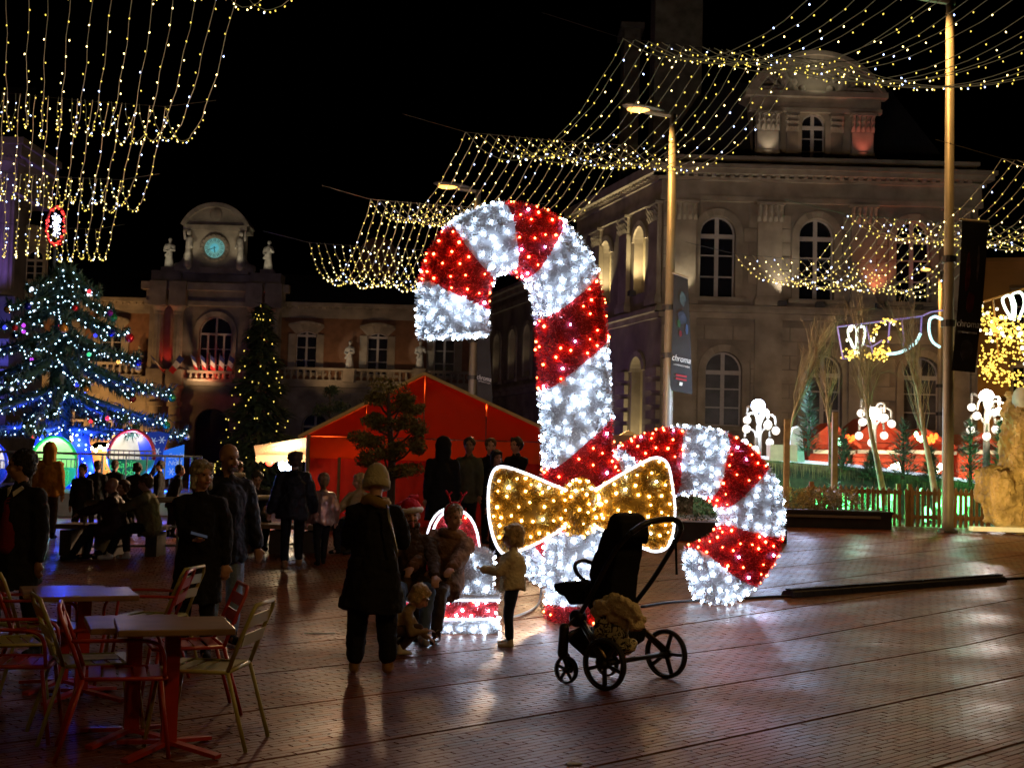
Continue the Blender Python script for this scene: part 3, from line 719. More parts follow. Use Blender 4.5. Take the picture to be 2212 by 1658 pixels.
    for x, pw in ((60, 240), (250, 420), (450, 500), (720, 330), (860, 200)): p = f.L(f.at(x, 800)[0], 6.2, 3.2); light('SPOT', p, pw*.5, (1, .62, .32), 'amber_wash_light', .2, p+V((0, 3.2, 3.6)), 110, 1.)
    # flags on the middle balcony
    fl = [mat('flag_blue', (.02, .03, .18), .8), mat('flag_white', (.6, .6, .6), .8), mat('flag_red', (.5, .01, .02), .8)]
    pole = mat('flag_pole', (.2, .18, .15), .4, metal=.6)
    def flag(p, dx, lab, h=1.25, cols=fl):
        t = thing('flag', lab, 'flag', p, group='flags on the town hall balcony')
        e = p+V((dx, -.35, h)); MB().tube([p, e], .025, 5).build('flag_pole', pole, t)
        for k in range(3):
            a, b = lerp(.93, .15, k/3), lerp(.93, .15, (k+1)/3); q = MB(); A, B = p.lerp(e, a), p.lerp(e, b); w_ = V((.34, -.04, -.28))
            q.prism([A, B, B+w_*.9, A+w_], (0, .02, 0)); q.build('flag_cloth', cols[k], t)
    for i in range(5): flag(fc.L(ucx-1.0+i*.5, fc.at(466, 800)[1]-.2, .95), (i-2)*.16, f'{ORD[i]} from the left of the small French flags over the red lit balustrade')
    for x, s in ((352, -1), (378, 1)):
        flag(fc.L(fc.at(366, 800)[0]+s*.1, zb+.2, 1.1), s*.95, f"French flag leaning {'left' if s<0 else 'right'} out of the shield between the left columns", 1.3)
    # far dormer on the roof behind the string lights
    fd = Fac(f.L(0, 0, -5), f.U, f.N); ud = fd.at(815, 570)[0]; z0, z1 = zc, fd.at(815, 512)[1]
    q = MB(); hw = 1.35
    fd.poly(q, [(ud-hw, z0)]+[(ud-hw*math.cos(math.pi*i/10), z1-hw+hw*math.sin(math.pi*i/10)) for i in range(11)]+[(ud+hw, z0)], -2, 0); q.build('dormer', brickwall, T)
    return T
backrange()

# ================================================================= left corner pavilion, column lit purple
def leftcorner():
    D = 60.; f = Fac(onz(0, D, 0), (1, 0, 0), (0, -1, 0)); T = thing('corner_pavilion', 'corner pavilion with a fluted giant column washed in purple light, at the left edge', 'building', f.L(0, 0))
    def uz(x, y): return f.at(x, y)
    z = lambda y: uz(10, y)[1]; x = lambda a: uz(a, 500)[0]
    q = MB(); 
    for y0, y1, xr in ((308, 322, 61), (322, 345, 55), (345, 420, 42)): f.box(q, x(-80), x(xr), z(y1), z(y0), -4, .6+(xr-42)*.03)
    for k in range(14): f.box(q, x(-60+k*8), x(-60+k*8+4), z(350), z(341), .6, 1.0)
    q.build('entablature', stone, T)
    column(T, stone, f.L(x(8), 0, .1), .62, z(640), z(345), n=48)
    column(T, stone, f.L(x(-75), 0, .1), .62, z(640), z(345), n=48)
    q = MB(); f.box(q, x(-120), x(-10), z(640), z(420), -4, -.9); f.box(q, x(-120), x(40), 0, z(700), -4, .4); q.build('wall', stone_d, T)
    q = MB(); 
    for y0, y1, xr in ((645, 658, 56), (658, 700, 50), (735, 745, 48), (800, 812, 48)): f.box(q, x(-80), x(xr), z(y1), z(y0), -3, .9)
    f.box(q, x(-80), x(33), z(700), z(645), -3, .6)
    q.build('pedestal', stone, T)
    q = MB(); q.add([f.L(x(-90), z(308), .5), f.L(x(30), z(308), .3), f.L(x(10), z(150), -3), f.L(x(-90), z(150), -3)], [(0, 1, 2, 3)]); q.build('roof', roofm, T)
    for xx, yy, c, pw, ty in ((45, 660, (.32, .16, 1), 420, 400), (58, 840, (.08, .1, 1), 500, 740), (20, 870, (.1, .1, 1), 300, 830)):
        p = f.L(x(xx), z(yy), 3.2); light('SPOT', p, pw, c, 'purple_floodlight', .15, f.L(x(5), z(ty), .2), 95, .9)
    # pavilion behind it with a dormer window
    f3 = Fac(onz(70, 74., 0), (1, 0, 0), (0, -1, 0)); B = thing('rear_pavilion', 'tawny attic block with one arched window, behind the string lights at the left', 'building', f3.L(0, 0))
    a, b = f3.at(20, 560)[0], f3.at(104, 560)[0]; z0, z1 = f3.at(70, 660)[1], f3.at(70, 506)[1]; o = (f3.at(74, 570)[0], f3.at(74, 604)[1], f3.at(74, 540)[1], 1.05, 'round')
    wall(f3, 'wall', stone, B, a, b, 0, z1, [o], .4); window(f3, B, o, wd=-.2, rows=3, sur=.2, fr=.06)
    q = MB(); hw = (b-a)/2; um = (a+b)/2; n = 12; f3.poly(q, [(um-hw*math.cos(math.pi*i/n), z1+hw*.45*math.sin(math.pi*i/n)) for i in range(n+1)], -3, .3); f3.box(q, a-.1, b+.1, z1-.4, z1, 0, .4); q.build('gable', stone, B)
    light('SPOT', f3.L(um, z0-2, 7), 240, (1, .6, .3), 'amber_wash_light', .1, f3.L(um, z1-1, 0), 70, .9)
leftcorner()

# ================================================================= far right amber buildings
def farright():
    am = mat('ochre_render', (.42, .24, .09), .85, var=.15, sc=.8)
    f = Fac(onz(2110, 62., 0), V((1, -.28, 0)), V((-.28, -1, 0))); T = thing('amber_building', 'building washed in amber street light at the right edge of the square', 'building', f.L(0, 0))
    zt = f.at(2160, 560)[1]; ops = [(u, z, z+2.3, 1.2, 'flat') for u in (2.2, 5., 7.8) for z in (1.5, 5.0, 8.6) if z+2.6 < zt]
    wall(f, 'wall', am, T, 0, 14, 0, zt, ops, .3)
    for o in ops: window(f, T, o, wd=-.2, sur=.15)
    bands(f, T, 'cornice', am, 0, 14, [(zt-.5, zt-.2, .2), (zt-.2, zt, .5), (4.2, 4.5, .25)])
    baluster_row(f, T, am, .2, 5, 4.5, 5.3, .35, .35, 'balcony')
    q = MB(); q.add([f.L(0, zt, .3), f.L(14, zt, .3), f.L(14, zt+5, -5), f.L(0, zt+5, -5)], [(0, 1, 2, 3)]); q.build('roof', roofm, T)
    light('SPOT', f.L(2, 1., 6.5), 800, (1, .55, .15), 'amber_wash_light', .2, f.L(3.5, 4.5, 0), 100, .9)
    g = Fac(onz(1920, 68., 0), (1, 0, 0), (0, -1, 0)); 
farright()
# ================================================================= street lamps
steel = mat('galvanised_pole', (.26, .24, .20), .5, metal=.3, var=.12, sc=3)
amber = (1, .52, .15)
def pole(name, label, xb, yb, D, xt, yt, r0, r1, headx=None, head_l=1.6, banner=None, lamp=900, group=None, arm=True):
    b = P(xb, yb, D); b.z = gz(b.x, b.y); t = P(xt, yt, D)
    t = V((b.x+(t.x-b.x)*.0, b.y, t.z))
    T = thing(name, label, 'street lamp', b)
    MB().tube([b, b.lerp(t, .02), b.lerp(t, .3), t], [r0*1.0, r0, lerp(r0, r1, .35), r1], 14).build('lamp_post', steel, T, True)
    q = MB(); h = (t-b).length
    for k in (.38, .5): q.lathe([(r0*1.25, 0), (r0*1.25, .14)], b.lerp(t, k), 14)
    q.lathe([(r0*1.7, 0), (r0*1.6, .05), (r0*1.1, .09)], b, 14)
    q.build('clamp_band', mat('dark_steel', (.06, .06, .06), .5, metal=.6), T)
    if arm:
        e = t+V((-head_l, -.15, .12)); q = MB()
        q.tube([t+V((.1, 0, -.05)), t+V((-.4, -.04, .0)), t+V((-.8, -.07, .04))], [.07, .07, .06], 8); q.build('lamp_arm', steel, T)
        q = MB(); a = t+V((-.25, -.02, .03)); ring = []
        n = 12
        prof = [(0, .05, .02), (.15, .16, .06), (.4, .24, .09), (.7, .25, .1), (.92, .18, .07), (1, .04, .02)]
        vs = []; 
        for u, wd, hh in prof:
            p = a.lerp(e, u)
            for j in range(n):
                an = 2*math.pi*j/n; vs.append(p+V((0, math.cos(an)*wd, math.sin(an)*hh*(1.3 if math.sin(an) > 0 else .5)+.06)))
        fs = [(i*n+j, i*n+(j+1) % n, (i+1)*n+(j+1) % n, (i+1)*n+j) for i in range(len(prof)-1) for j in range(n)]+[tuple(range(n-1, -1, -1)), tuple((len(prof)-1)*n+j for j in range(n))]
        q.add(vs, fs); hd = q.build('lamp_head', mat('lamp_housing', (.22, .21, .19), .45, metal=.3), T, True)
        c = a.lerp(e, .62)+V((0, 0, .0)); q = MB().ell(c, (.36*head_l/1.6, .17, .075), nu=16, nv=8); q.build('lamp_lens', mat('sodium_lens', (1, .8, .5), .3, emit=(1, .46, .09), es=3.4, sample=False), hd, True)
        light('SPOT', c+V((0, 0, -.12)), lamp, amber, 'lamp_light', .12, c+V((-.1, -1.5, -8)), 150, .6)
        light('SPOT', c+V((.3, -.12, -.1)), 115, (1, .40, .02), 'lamp_light', .04, t+V((0, 0, -3)), 80, .9)
    return T, b, t
bk = mat('banner_cloth', (.022, .022, .026), .75, var=.4, sc=2)
def banner(T, x0, x1, y0, y1, D, size, tx, ty, side=1, art=None, redbits=False, mirrored=False):
    """hanging cloth banner with slight billow, lettering printed on it"""
    pts = []; n = 12; m = 4; b = thing('banner', 'placeholder', 'banner', P(tx, y1[0], D)); vs = []
    def pt(u, v, off=0):
        x = lerp(lerp(x0[0], x0[1], v), lerp(x1[0], x1[1], v), u); y = lerp(lerp(y0[0], y0[1], u), lerp(y1[0], y1[1], u), v)
        return P(x, y, D)+V((0, -.07*math.sin(v*4.2+u*.4)*(.3+v)-off, 0))
    for k in range(2):
        for i in range(n+1):
            for j in range(m+1): vs.append(pt(j/m, i/n, 0 if k == 0 else -.012))
    w_ = m+1; q = MB(); fs = []
    for i in range(n):
        for j in range(m): a = i*w_+j; fs += [(a, a+1, a+w_+1, a+w_), (a+(n+1)*w_, a+w_+(n+1)*w_, a+w_+1+(n+1)*w_, a+1+(n+1)*w_)]
    q.add(vs, fs); q.build('banner_cloth', bk, b, True)
    MB().tube([pt(-.12, 0), pt(1.02, 0)], .03, 6).build('banner_arm', steel, b)
    pm = mat('banner_print_white', (.75, .77, .8), .7, var=.1); u, v = ty
    def lay(body, sz, uu, vv, mt, **k):
        p = pt(uu, vv, .075); dx = (pt(uu+.1, vv)-pt(uu-.1, vv)); an = math.atan2(dx.z, dx.x)
        o_ = text('banner_lettering', body, p, sz, mt, b, rotm(math.pi/2, 0, 0).to_4x4().to_3x3() if False else Matrix.Rotation(-an, 3, 'Y') @ rotm(math.pi/2), ext=.002); o_.scale = (.72, 1, 1); return o_
    lay('chroma', size, u, v, pm); lay("CATHÉDRALE D'AMIENS", size*.24, u, v+.055, pm)
    if redbits:
        rm = mat('banner_print_red', (.3, .02, .03), .7); lay('▬▬▬▬▬', size*.2, u, v+.16, rm) if False else None
        q = MB()
        for k in range(2):
            a, c = pt(.25, v+.14+.03*k, .04), pt(.75, v+.14+.03*k, .04); q.beam(a, c, .01, .05)
        q.build('banner_print', rm, b)
        q = MB(); q.beam(pt(.42, .93, .04), pt(.55, .93, .04), .01, .09); q.build('banner_print', pm, b)
    if art:
        for (uu, vv, ww, hh, colr) in art:
            q = MB(); pts = [pt(uu+ww*math.cos(a)*rnd(.6, 1), vv+hh*math.sin(a)*rnd(.6, 1), .03) for a in [2*math.pi*k/9 for k in range(9)]]
            q.prism(pts, (0, .004, 0)); q.build('banner_print', mat('print_%02d%02d%02d' % tuple(int(c*99) for c in colr), colr, .7, var=.5, sc=6), b)
    return b
T, b, t = pole('street_lamp', 'slim street lamp with amber head, rising behind the left end of the candy cane hook', 1012, 1100, 45, 1033, 412, .17, .10, lamp=700)
bn = banner(T, (1030, 1030), (1057, 1064), (722, 724), (870, 880), 44.7, .24, 1045, (.5, .62))
bn['label'] = 'dark narrow banner on the left lamp post, half under the candy cane hook'
T, b, t = pole('street_lamp', 'tall street lamp with glowing amber head, just right of the candy cane', 1437, 1120, 35, 1452, 248, .165, .10, lamp=1000, head_l=1.45)
bn = banner(T, (1455, 1447), (1485, 1496), (590, 601), (842, 851), 34.8, .24, 1470, (.5, .72), redbits=True,
            art=[(.6, .2, .25, .08, (.05, .09, .12)), (.55, .36, .3, .07, (.03, .05, .1)), (.35, .42, .12, .04, (.02, .09, .04)), (.8, .45, .1, .05, (.05, .1, .25)), (.45, .5, .1, .03, (.14, .01, .02))])
bn['label'] = 'long dark banner lettered chroma, hung right of the candy cane shaft'
T, b, t = pole('street_lamp', 'thick lamp post lit amber on its top half, nearest to the camera at the right', 2046, 1155, 26.5, 2050, 2, .125, .085, lamp=1000, head_l=1.25)
bn = banner(T, (2078, 2058), (2134, 2109), (475, 480), (799, 804), 26.3, .215, 2090, (.45, .69),
            art=[(.3, .35, .12, .16, (.12, .012, .015)), (.68, .3, .06, .17, (.12, .1, .09)), (.5, .55, .2, .1, (.10, .01, .012)), (.5, .86, .3, .1, (.05, .055, .07))])
bn['label'] = 'large dark banner lettered chroma on the nearest lamp post at the right'
pole('street_lamp', 'small far street lamp with short amber head, left of the thick post', 2028, 1120, 52, 2030, 588, .13, .08, lamp=500, head_l=.9)

# ================================================================= nets of string lights
wirem = mat('string_wire', (.19, .17, .12), .6, emit=(.5, .42, .2), es=.07, sample=False)  # wire given a faint glow of its own so the strands show
warm = mat('warm_bulb', (1, .9, .5), .4, emit=(1, .74, .1), es=1.6, sample=False)
warmb = mat('bright_warm_bulb', (1, .9, .5), .4, emit=(1, .78, .3), es=6, sample=False)
cool = mat('cool_bulb', (.8, .9, 1), .4, emit=(.42, .55, 1), es=7, sample=False)
bulbs_me = {}
def bulb_mesh(m, r):
    k = (m.name, round(r, 3))
    if k not in bulbs_me: q = MB(); q.ell((0, 0, 0), (r, r, r*1.35), nu=6, nv=4); bulbs_me[k] = q.mesh('bulb', m, True)
    return bulbs_me[k]
allb = []
def net(label, A0, A1, B0, B1, n, sag, singles=False, r=.017, wr=.007, z=8., step=.3):
    r *= .86
    """strands hung between cable A (near) and cable B (far): (picture column, distance) of each cable's ends"""
    def cab(c, zz=z): d = (c[0]-CX)/FP; return V((d*c[1], c[1], zz))
    a0, a1, b0, b1 = cab(A0), cab(A1), cab(B0), cab(B1); T = thing('light_net', label, 'string lights', (a0+b1)/2, group='nets of string lights over the square')
    q = MB(); q.tube([b0+(b0-b1)*.35+V((0, 0, .25)), b0, b0.lerp(b1, .5)-V((0, 0, .03)), b1, b1+(b1-b0)*.3+V((0, 0, .2))], .006, 4); q.build('cable', mat('dark_cable', (.03, .03, .03), .6), T)
    far = {m: MB() for m in (warm, warmb, cool)}
    for i in range(n):
        u = i/(n-1); a = a0.lerp(a1, u+rnd(-.008, .008)); b = b0.lerp(b1, u); sg = sag*rnd(.92, 1.08); L = (b-a).length; N = 18; pts = []
        for k in range(N+1): s = k/N; p = a.lerp(b, s); p.z -= 4*sg*s*(1-s); p.x += .015*math.sin(k*1.9+i); pts.append(p)
        MB().tube(pts, wr, 3, cap=False).build('strand', wirem, T)
        s = rnd(0, .05)
        while s < 1:
            p = a.lerp(b, s); p.z -= 4*sg*s*(1-s)+.03; p.x += rnd(-.04, .04); s += step/L*rnd(.75, 1.3)
            m = random.choices((warm, warmb, cool), (.62, .26, .12))[0]
            X, Y = pix(p)
            if not (-20 < X < 2231 and -20 < Y < 1400): continue
            if singles: inst('bulb', bulb_mesh(m, r), p, T, (rnd(-.6, .6), rnd(-.6, .6), 0))
            else: far[m].ell(p, (r, r, r*1.3), nu=5, nv=4)
    for m, q in far.items():
        if q.n: q.build('bulb', m, T, True, kind='stuff')
    return T
K = lambda X, D: (CX+FP*X/D, D)
# left group, front to back
net('loose end of a light net just over the top edge, left of centre', K(-4.2, 9.3), K(-1.0, 9.9), K(-6.95, 15.3), K(-3.75, 16.2), 14, 1.3, True, .011, .005)
net('nearest and longest net of fairy lights at the top left', K(-6.95, 15.3), K(-3.72, 16.2), (-60, 21.8), (328, 22.5), 14, 1.33, True, .012, .006)
net('middle net of fairy lights at the left, its scallops above the purple column', (-60, 21.8), (328, 22.5), (-40, 28.2), (240, 28.7), 13, 1.2, False, .014, .008)
net('farthest net of fairy lights at the left, above the lit Christmas tree', (-40, 28.2), (240, 28.7), (-25, 34.6), (189, 35.2), 11, 1.3, False, .016, .009)
# middle group
net('nearest net over the rounded gable, strands fanning out of the top right', K(4.1, 12.2), K(8.6, 13.1), (1328, 18.2), (1810, 19.0), 18, 1.08, True, .010, .007)
net('second net of the middle row, hanging over the amber lamp head', (1328, 18.2), (1725, 18.9), (990, 23.7), (1375, 24.4), 16, 1.02, True, .0135, .006)
net('third net of the middle row, hanging above the top of the candy cane', (990, 23.7), (1345, 24.4), (785, 30.1), (1080, 30.8), 16, 1.1, False, .0145, .007)
net('far scalloped net of the middle row, left of the candy cane hook', (785, 30.1), (1075, 30.8), (655, 36.4), (935, 37.2), 17, 1.6, False, .018, .009, step=.26)
# right group
net('nearest net of the right row, cut by the right edge', K(12.6, 18.6), K(17.2, 19.6), (2165, 24.6), (2560, 25.6), 13, 1.0, False, .015, .007)
net('middle net of the right row, crossing the thick lamp post', (2165, 24.6), (2560, 25.6), (1830, 30.4), (2210, 31.4), 16, 1.05, False, .0165, .007)
net('far net of the right row in front of the pavilion windows', (1830, 30.4), (2150, 31.4), (1583, 36.4), (1880, 37.4), 16, 1.25, False, .0195, .008, step=.27)

# ================================================================= tinsel light figures
whitet = mat('white_tinsel', (.82, .84, .9), .38, var=.12, sc=8, spec=.7); redt = mat('red_tinsel', (.88, .02, .03), .3, var=.3, sc=9, spec=.8)
goldt = mat('gold_tinsel', (.88, .52, .06), .3, metal=.3, var=.3, sc=9)
whiteb = mat('white_backing', (.5, .52, .58), .8, var=.15); redb = mat('red_backing', (.28, .006, .012), .7, var=.2); goldb = mat('gold_backing', (.30, .17, .025), .6, var=.2)
ledw = mat('white_led', (1, 1, 1), .4, emit=(.66, .81, 1), es=54)
ledr = mat('red_led', (1, .3, .2), .4, emit=(1, .12, .035), es=32)
ledg = mat('gold_led', (1, .8, .4), .4, emit=(1, .66, .2), es=20)
ledp = mat('violet_led', (.8, .8, 1), .4, emit=(.5, .45, 1), es=40)
rope = mat('white_rope_light', (1, 1, 1), .4, emit=(.80, .86, 1), es=2.6)
led_me = {}
for m in (ledw, ledr, ledg, ledp):
    led_me[m.name] = MB().octa((0, 0, 0), .0155, .018).mesh('led', m)
class Grid:
    """regular grid of surface points and normals, for sampling"""
    def __init__(s, pts): # rows x cols x 3
        s.p = np.array(pts, float); du = np.gradient(s.p, axis=0); dv = np.gradient(s.p, axis=1); n = np.cross(du, dv); s.n = n/np.maximum(1e-9, np.linalg.norm(n, axis=2, keepdims=True))
        s.area = float(np.linalg.norm(n, axis=2).sum())
        s.w = np.linalg.norm(n, axis=2)[:-1, :-1].ravel(); s.w = s.w/s.w.sum()
    def sample(s, k, rng):
        idx = rng.choice(len(s.w), k, p=s.w); R, Cc = s.p.shape[0]-1, s.p.shape[1]-1; i, j = idx//Cc, idx % Cc; a, b = rng.random((k, 1)), rng.random((k, 1))
        f = lambda A: (A[i, j]*(1-a)*(1-b)+A[i+1, j]*a*(1-b)+A[i, j+1]*(1-a)*b+A[i+1, j+1]*a*b)
        n = f(s.n); return f(s.p), n/np.maximum(1e-9, np.linalg.norm(n, axis=1, keepdims=True))
def orient(g, centre):
    c = np.array(centre); d = ((g.p-c)*g.n).sum()
    if d < 0: g.n = -g.n
RNG = np.random.default_rng(12)
def fuzz(name, grids, mt, parent, dens=2600, ln=.055, wd=.011):
    vs = []
    for g in grids:
        k = int(g.area*dens)
        if k < 1: continue
        p, n = g.sample(k, RNG); r = RNG.normal(0, 1, (k, 3)); d = n*.75+r*.55; d /= np.linalg.norm(d, axis=1, keepdims=True)
        s = np.cross(d, RNG.normal(0, 1, (k, 3))); s /= np.maximum(1e-6, np.linalg.norm(s, axis=1, keepdims=True)); l = ln*RNG.uniform(.5, 1.25, (k, 1)); w_ = wd*RNG.uniform(.6, 1.2, (k, 1))
        vs.append(np.stack([p-s*w_/2, p+s*w_/2, p+d*l], 1))
    v = np.concatenate(vs).reshape(-1, 3); off = np.array(wloc(parent)); v = v-off; nf = len(v)//3
    me = bpy.data.meshes.new(name); me.vertices.add(len(v)); me.vertices.foreach_set('co', v.reshape(-1)); me.loops.add(len(v)); me.loops.foreach_set('vertex_index', np.arange(len(v), dtype=np.int32))
    me.polygons.add(nf); me.polygons.foreach_set('loop_start', np.arange(0, nf*3, 3, dtype=np.int32)); me.polygons.foreach_set('loop_total', np.full(nf, 3, dtype=np.int32)); me.materials.append(mt); me.update(calc_edges=True)
    o = bpy.data.objects.new(name, me); C.objects.link(o); o.parent = parent; o['kind'] = 'stuff'; return o
def skin(name, grids, mt, parent, inner=None):
    q = MB()
    for g in grids:
        R, Cc = g.p.shape[:2]; q.add([V(p) for p in g.p.reshape(-1, 3)], [(i*Cc+j, i*Cc+j+1, (i+1)*Cc+j+1, (i+1)*Cc+j) for i in range(R-1) for j in range(Cc-1)])
    return q.build(name, mt, parent, True)
LEDN = {}; LEDX = {}
def put_led(key, q, parent, rot, sc):
    LEDN[parent.name] = LEDN.get(parent.name, 0)+1
    if LEDN[parent.name] <= 290: inst('led', led_me[key], q, parent, rot, sc)
    else: LEDX.setdefault((parent.name, key), MB()).octa(q, .0155*sc, .018*sc)
def flush_leds():
    for (pn, key), mb in LEDX.items(): mb.build('led', bpy.data.materials[key], bpy.data.objects[pn], kind='stuff')
    LEDX.clear()
def leds(grids, kinds, wts, parent, per=40, gap=.10, off=.032, facing=-.25):
    placed = []; 
    for g in grids:
        p, n = g.sample(int(g.area*per*3)+2, RNG)
        for a, b in zip(p, n):
            q = V(a)+V(b)*off
            if V(b).dot((CAM-q).normalized()) < facing: continue
            if any((q-o).length < gap for o in placed): continue
            placed.append(q); k = RNG.choice(len(kinds), p=wts)
            put_led(kinds[k].name, q, parent, (rnd(0, 3), rnd(0, 3), 0), rnd(.75, 1.25))
    return placed
def canetube(name, label, plane_p, plane_n, cl, hw, hd, bounds, first, nj=26, seg=10, dens=2600):
    path = [PL(x, y, plane_p, plane_n) for x, y in cl]; sp = smooth_path(path, seg); n = V(plane_n).normalized()
    ws = [hw*mpp(p.y) for p in path]; wsp = np.interp(np.linspace(0, len(ws)-1, len(sp)), range(len(ws)), ws)
    arc = [0.]
    for a, b in zip(sp, sp[1:]): arc.append(arc[-1]+(b-a).length)
    arc = np.array(arc); A = np.array([list(p) for p in sp]); Lt = arc[-1]; px = np.array([pix(p) for p in sp])
    def at(s):
        s = min(max(s, 0), Lt); c = V([np.interp(s, arc, A[:, k]) for k in range(3)]); c2 = V([np.interp(min(s+.04, Lt), arc, A[:, k]) for k in range(3)]); c1 = V([np.interp(max(s-.04, 0), arc, A[:, k]) for k in range(3)])
        t = (c2-c1).normalized(); return c, t.cross(n).normalized(), float(np.interp(s, arc, wsp))
    def sof(q):
        d = np.hypot(px[:, 0]-q[0], px[:, 1]-q[1]); return float(arc[int(d.argmin())])
    # side of +lateral: outer or inner is found from the first boundary
    B = [(0., 0.)]
    for o, i in bounds:
        so, si = sof(o), sof(i); c, lat, a = at((so+si)/2); po = PL(o[0], o[1], plane_p, plane_n); pi = PL(i[0], i[1], plane_p, plane_n)
        B.append((si, so) if (po-pi).dot(lat) > 0 else (so, si))
    B.append((Lt, Lt)); T = thing(name, label, 'light sculpture', sp[-1] if name == 'candy_cane' else sp[0])
    T.location = V((sp[-1].x, sp[-1].y, gz(sp[-1].x, sp[-1].y)))
    total = 0
    for bi in range(len(B)-1):
        red = (bi+first) % 2 == 1; rows = []; m = max(5, int(max(B[bi+1][0]-B[bi][0], B[bi+1][1]-B[bi][1])/.07))
        for i in range(m+1):
            row = []
            for j in range(nj+1):
                ph = 2*math.pi*j/nj; cx_, sy = math.cos(ph), math.sin(ph); e = .55; lx = math.copysign(abs(cx_)**e, cx_); ly = math.copysign(abs(sy)**e, sy)
                f = (lx+1)/2; s0 = lerp(B[bi][0], B[bi][1], f); s1 = lerp(B[bi+1][0], B[bi+1][1], f); c, lat, a = at(lerp(s0, s1, i/m)); row.append(list(c+lat*(a*lx)+n*(hd*ly)))
            rows.append(row)
        g = Grid(rows); orient(g, g.p.mean(axis=(0, 1))); gs = [g]
        for end, idx in ((0, 0), (len(B)-2, -1)):
            if bi == end: # close the tube's end
                ringp = g.p[idx]; c = ringp.mean(axis=0); gc = Grid([[list(c+(p-c)*q) for p in ringp] for q in (.02, .35, .7, 1.)]); 
                out = V(g.p[idx].mean(axis=0)-g.p[-1 if idx == 0 else 0].mean(axis=0))
                if (gc.n.mean(axis=(0, 1))*np.array(out)).sum() < 0: gc.n = -gc.n
                gs.append(gc)
        sec = skin('red_band' if red else 'white_band', gs, redb if red else whiteb, T)
        fuzz('tinsel', gs, redt if red else whitet, sec, dens)
        placed = leds(gs, (ledr, ledp) if red else (ledw,), (.86, .14) if red else (1.,), T, 30 if red else 50, .108 if red else .088)
        # row of small lights down both edges
        for sgn in (0, nj//2):
            for i in range(0, m+1, 2):
                if RNG.random() < .5:
                    q = V(g.p[i, sgn])+V(g.n[i, sgn])*.045+n*.08
                    if all((q-o).length > .09 for o in placed): placed.append(q); put_led('red_led' if red and RNG.random() < .8 else 'white_led', q, T, (1, .5, 0), .8)
        total += len(placed)
    return T
n1 = V((math.sin(math.radians(20)), -math.cos(math.radians(20)), 0)); b1 = G(1250, 1338)
canetube('candy_cane', 'giant upright candy cane of red and white tinsel covered in LEDs, hook to the left', b1, n1,
         [(979, 722), (977, 670), (982, 610), (1008, 553), (1050, 522), (1097, 514), (1146, 524), (1187, 556), (1216, 605), (1229, 665), (1235, 740), (1240, 830), (1245, 920), (1249, 1010), (1252, 1100), (1254, 1200), (1255, 1275), (1255, 1338)],
         71, .26, [((908, 612), (1050, 672)), ((962, 492), (1053, 604)), ((1088, 442), (1102, 588)), ((1213, 478), (1140, 592)), ((1290, 590), (1163, 690)), ((1306, 738), (1170, 842)), ((1312, 900), (1184, 1010)), ((1325, 1080), (1190, 1150)), ((1325, 1310), (1190, 1300))], 0)
# the second cane lies across behind it, its hook opening down to the right
p2 = G(1545, 1300); q2 = P(1160, 1190, 13.9+.5); d2 = V((p2.x-q2.x, p2.y-q2.y, 0)).normalized(); n2 = V((d2.y, -d2.x, 0))
canetube('candy_cane', 'second candy cane lying crosswise behind the bow, hook curling down at the right', p2, n2,
         [(1135, 1213), (1195, 1150), (1265, 1090), (1335, 1045), (1400, 1013), (1462, 994), (1522, 997), (1575, 1022), (1611, 1066), (1624, 1120), (1612, 1172), (1585, 1208), (1548, 1233), (1510, 1250)][:],
         69, .24, [((1110, 1165), (1168, 1205)), ((1150, 1130), (1200, 1170)), ((1175, 1095), (1240, 1150)), ((1300, 990), (1340, 1090)), ((1320, 975), (1400, 1065)), ((1457, 922), (1452, 1068)), ((1565, 928), (1518, 1065)), ((1665, 1010), (1550, 1085)), ((1697, 1155), (1553, 1140)), ((1625, 1252), (1485, 1192))], 0)

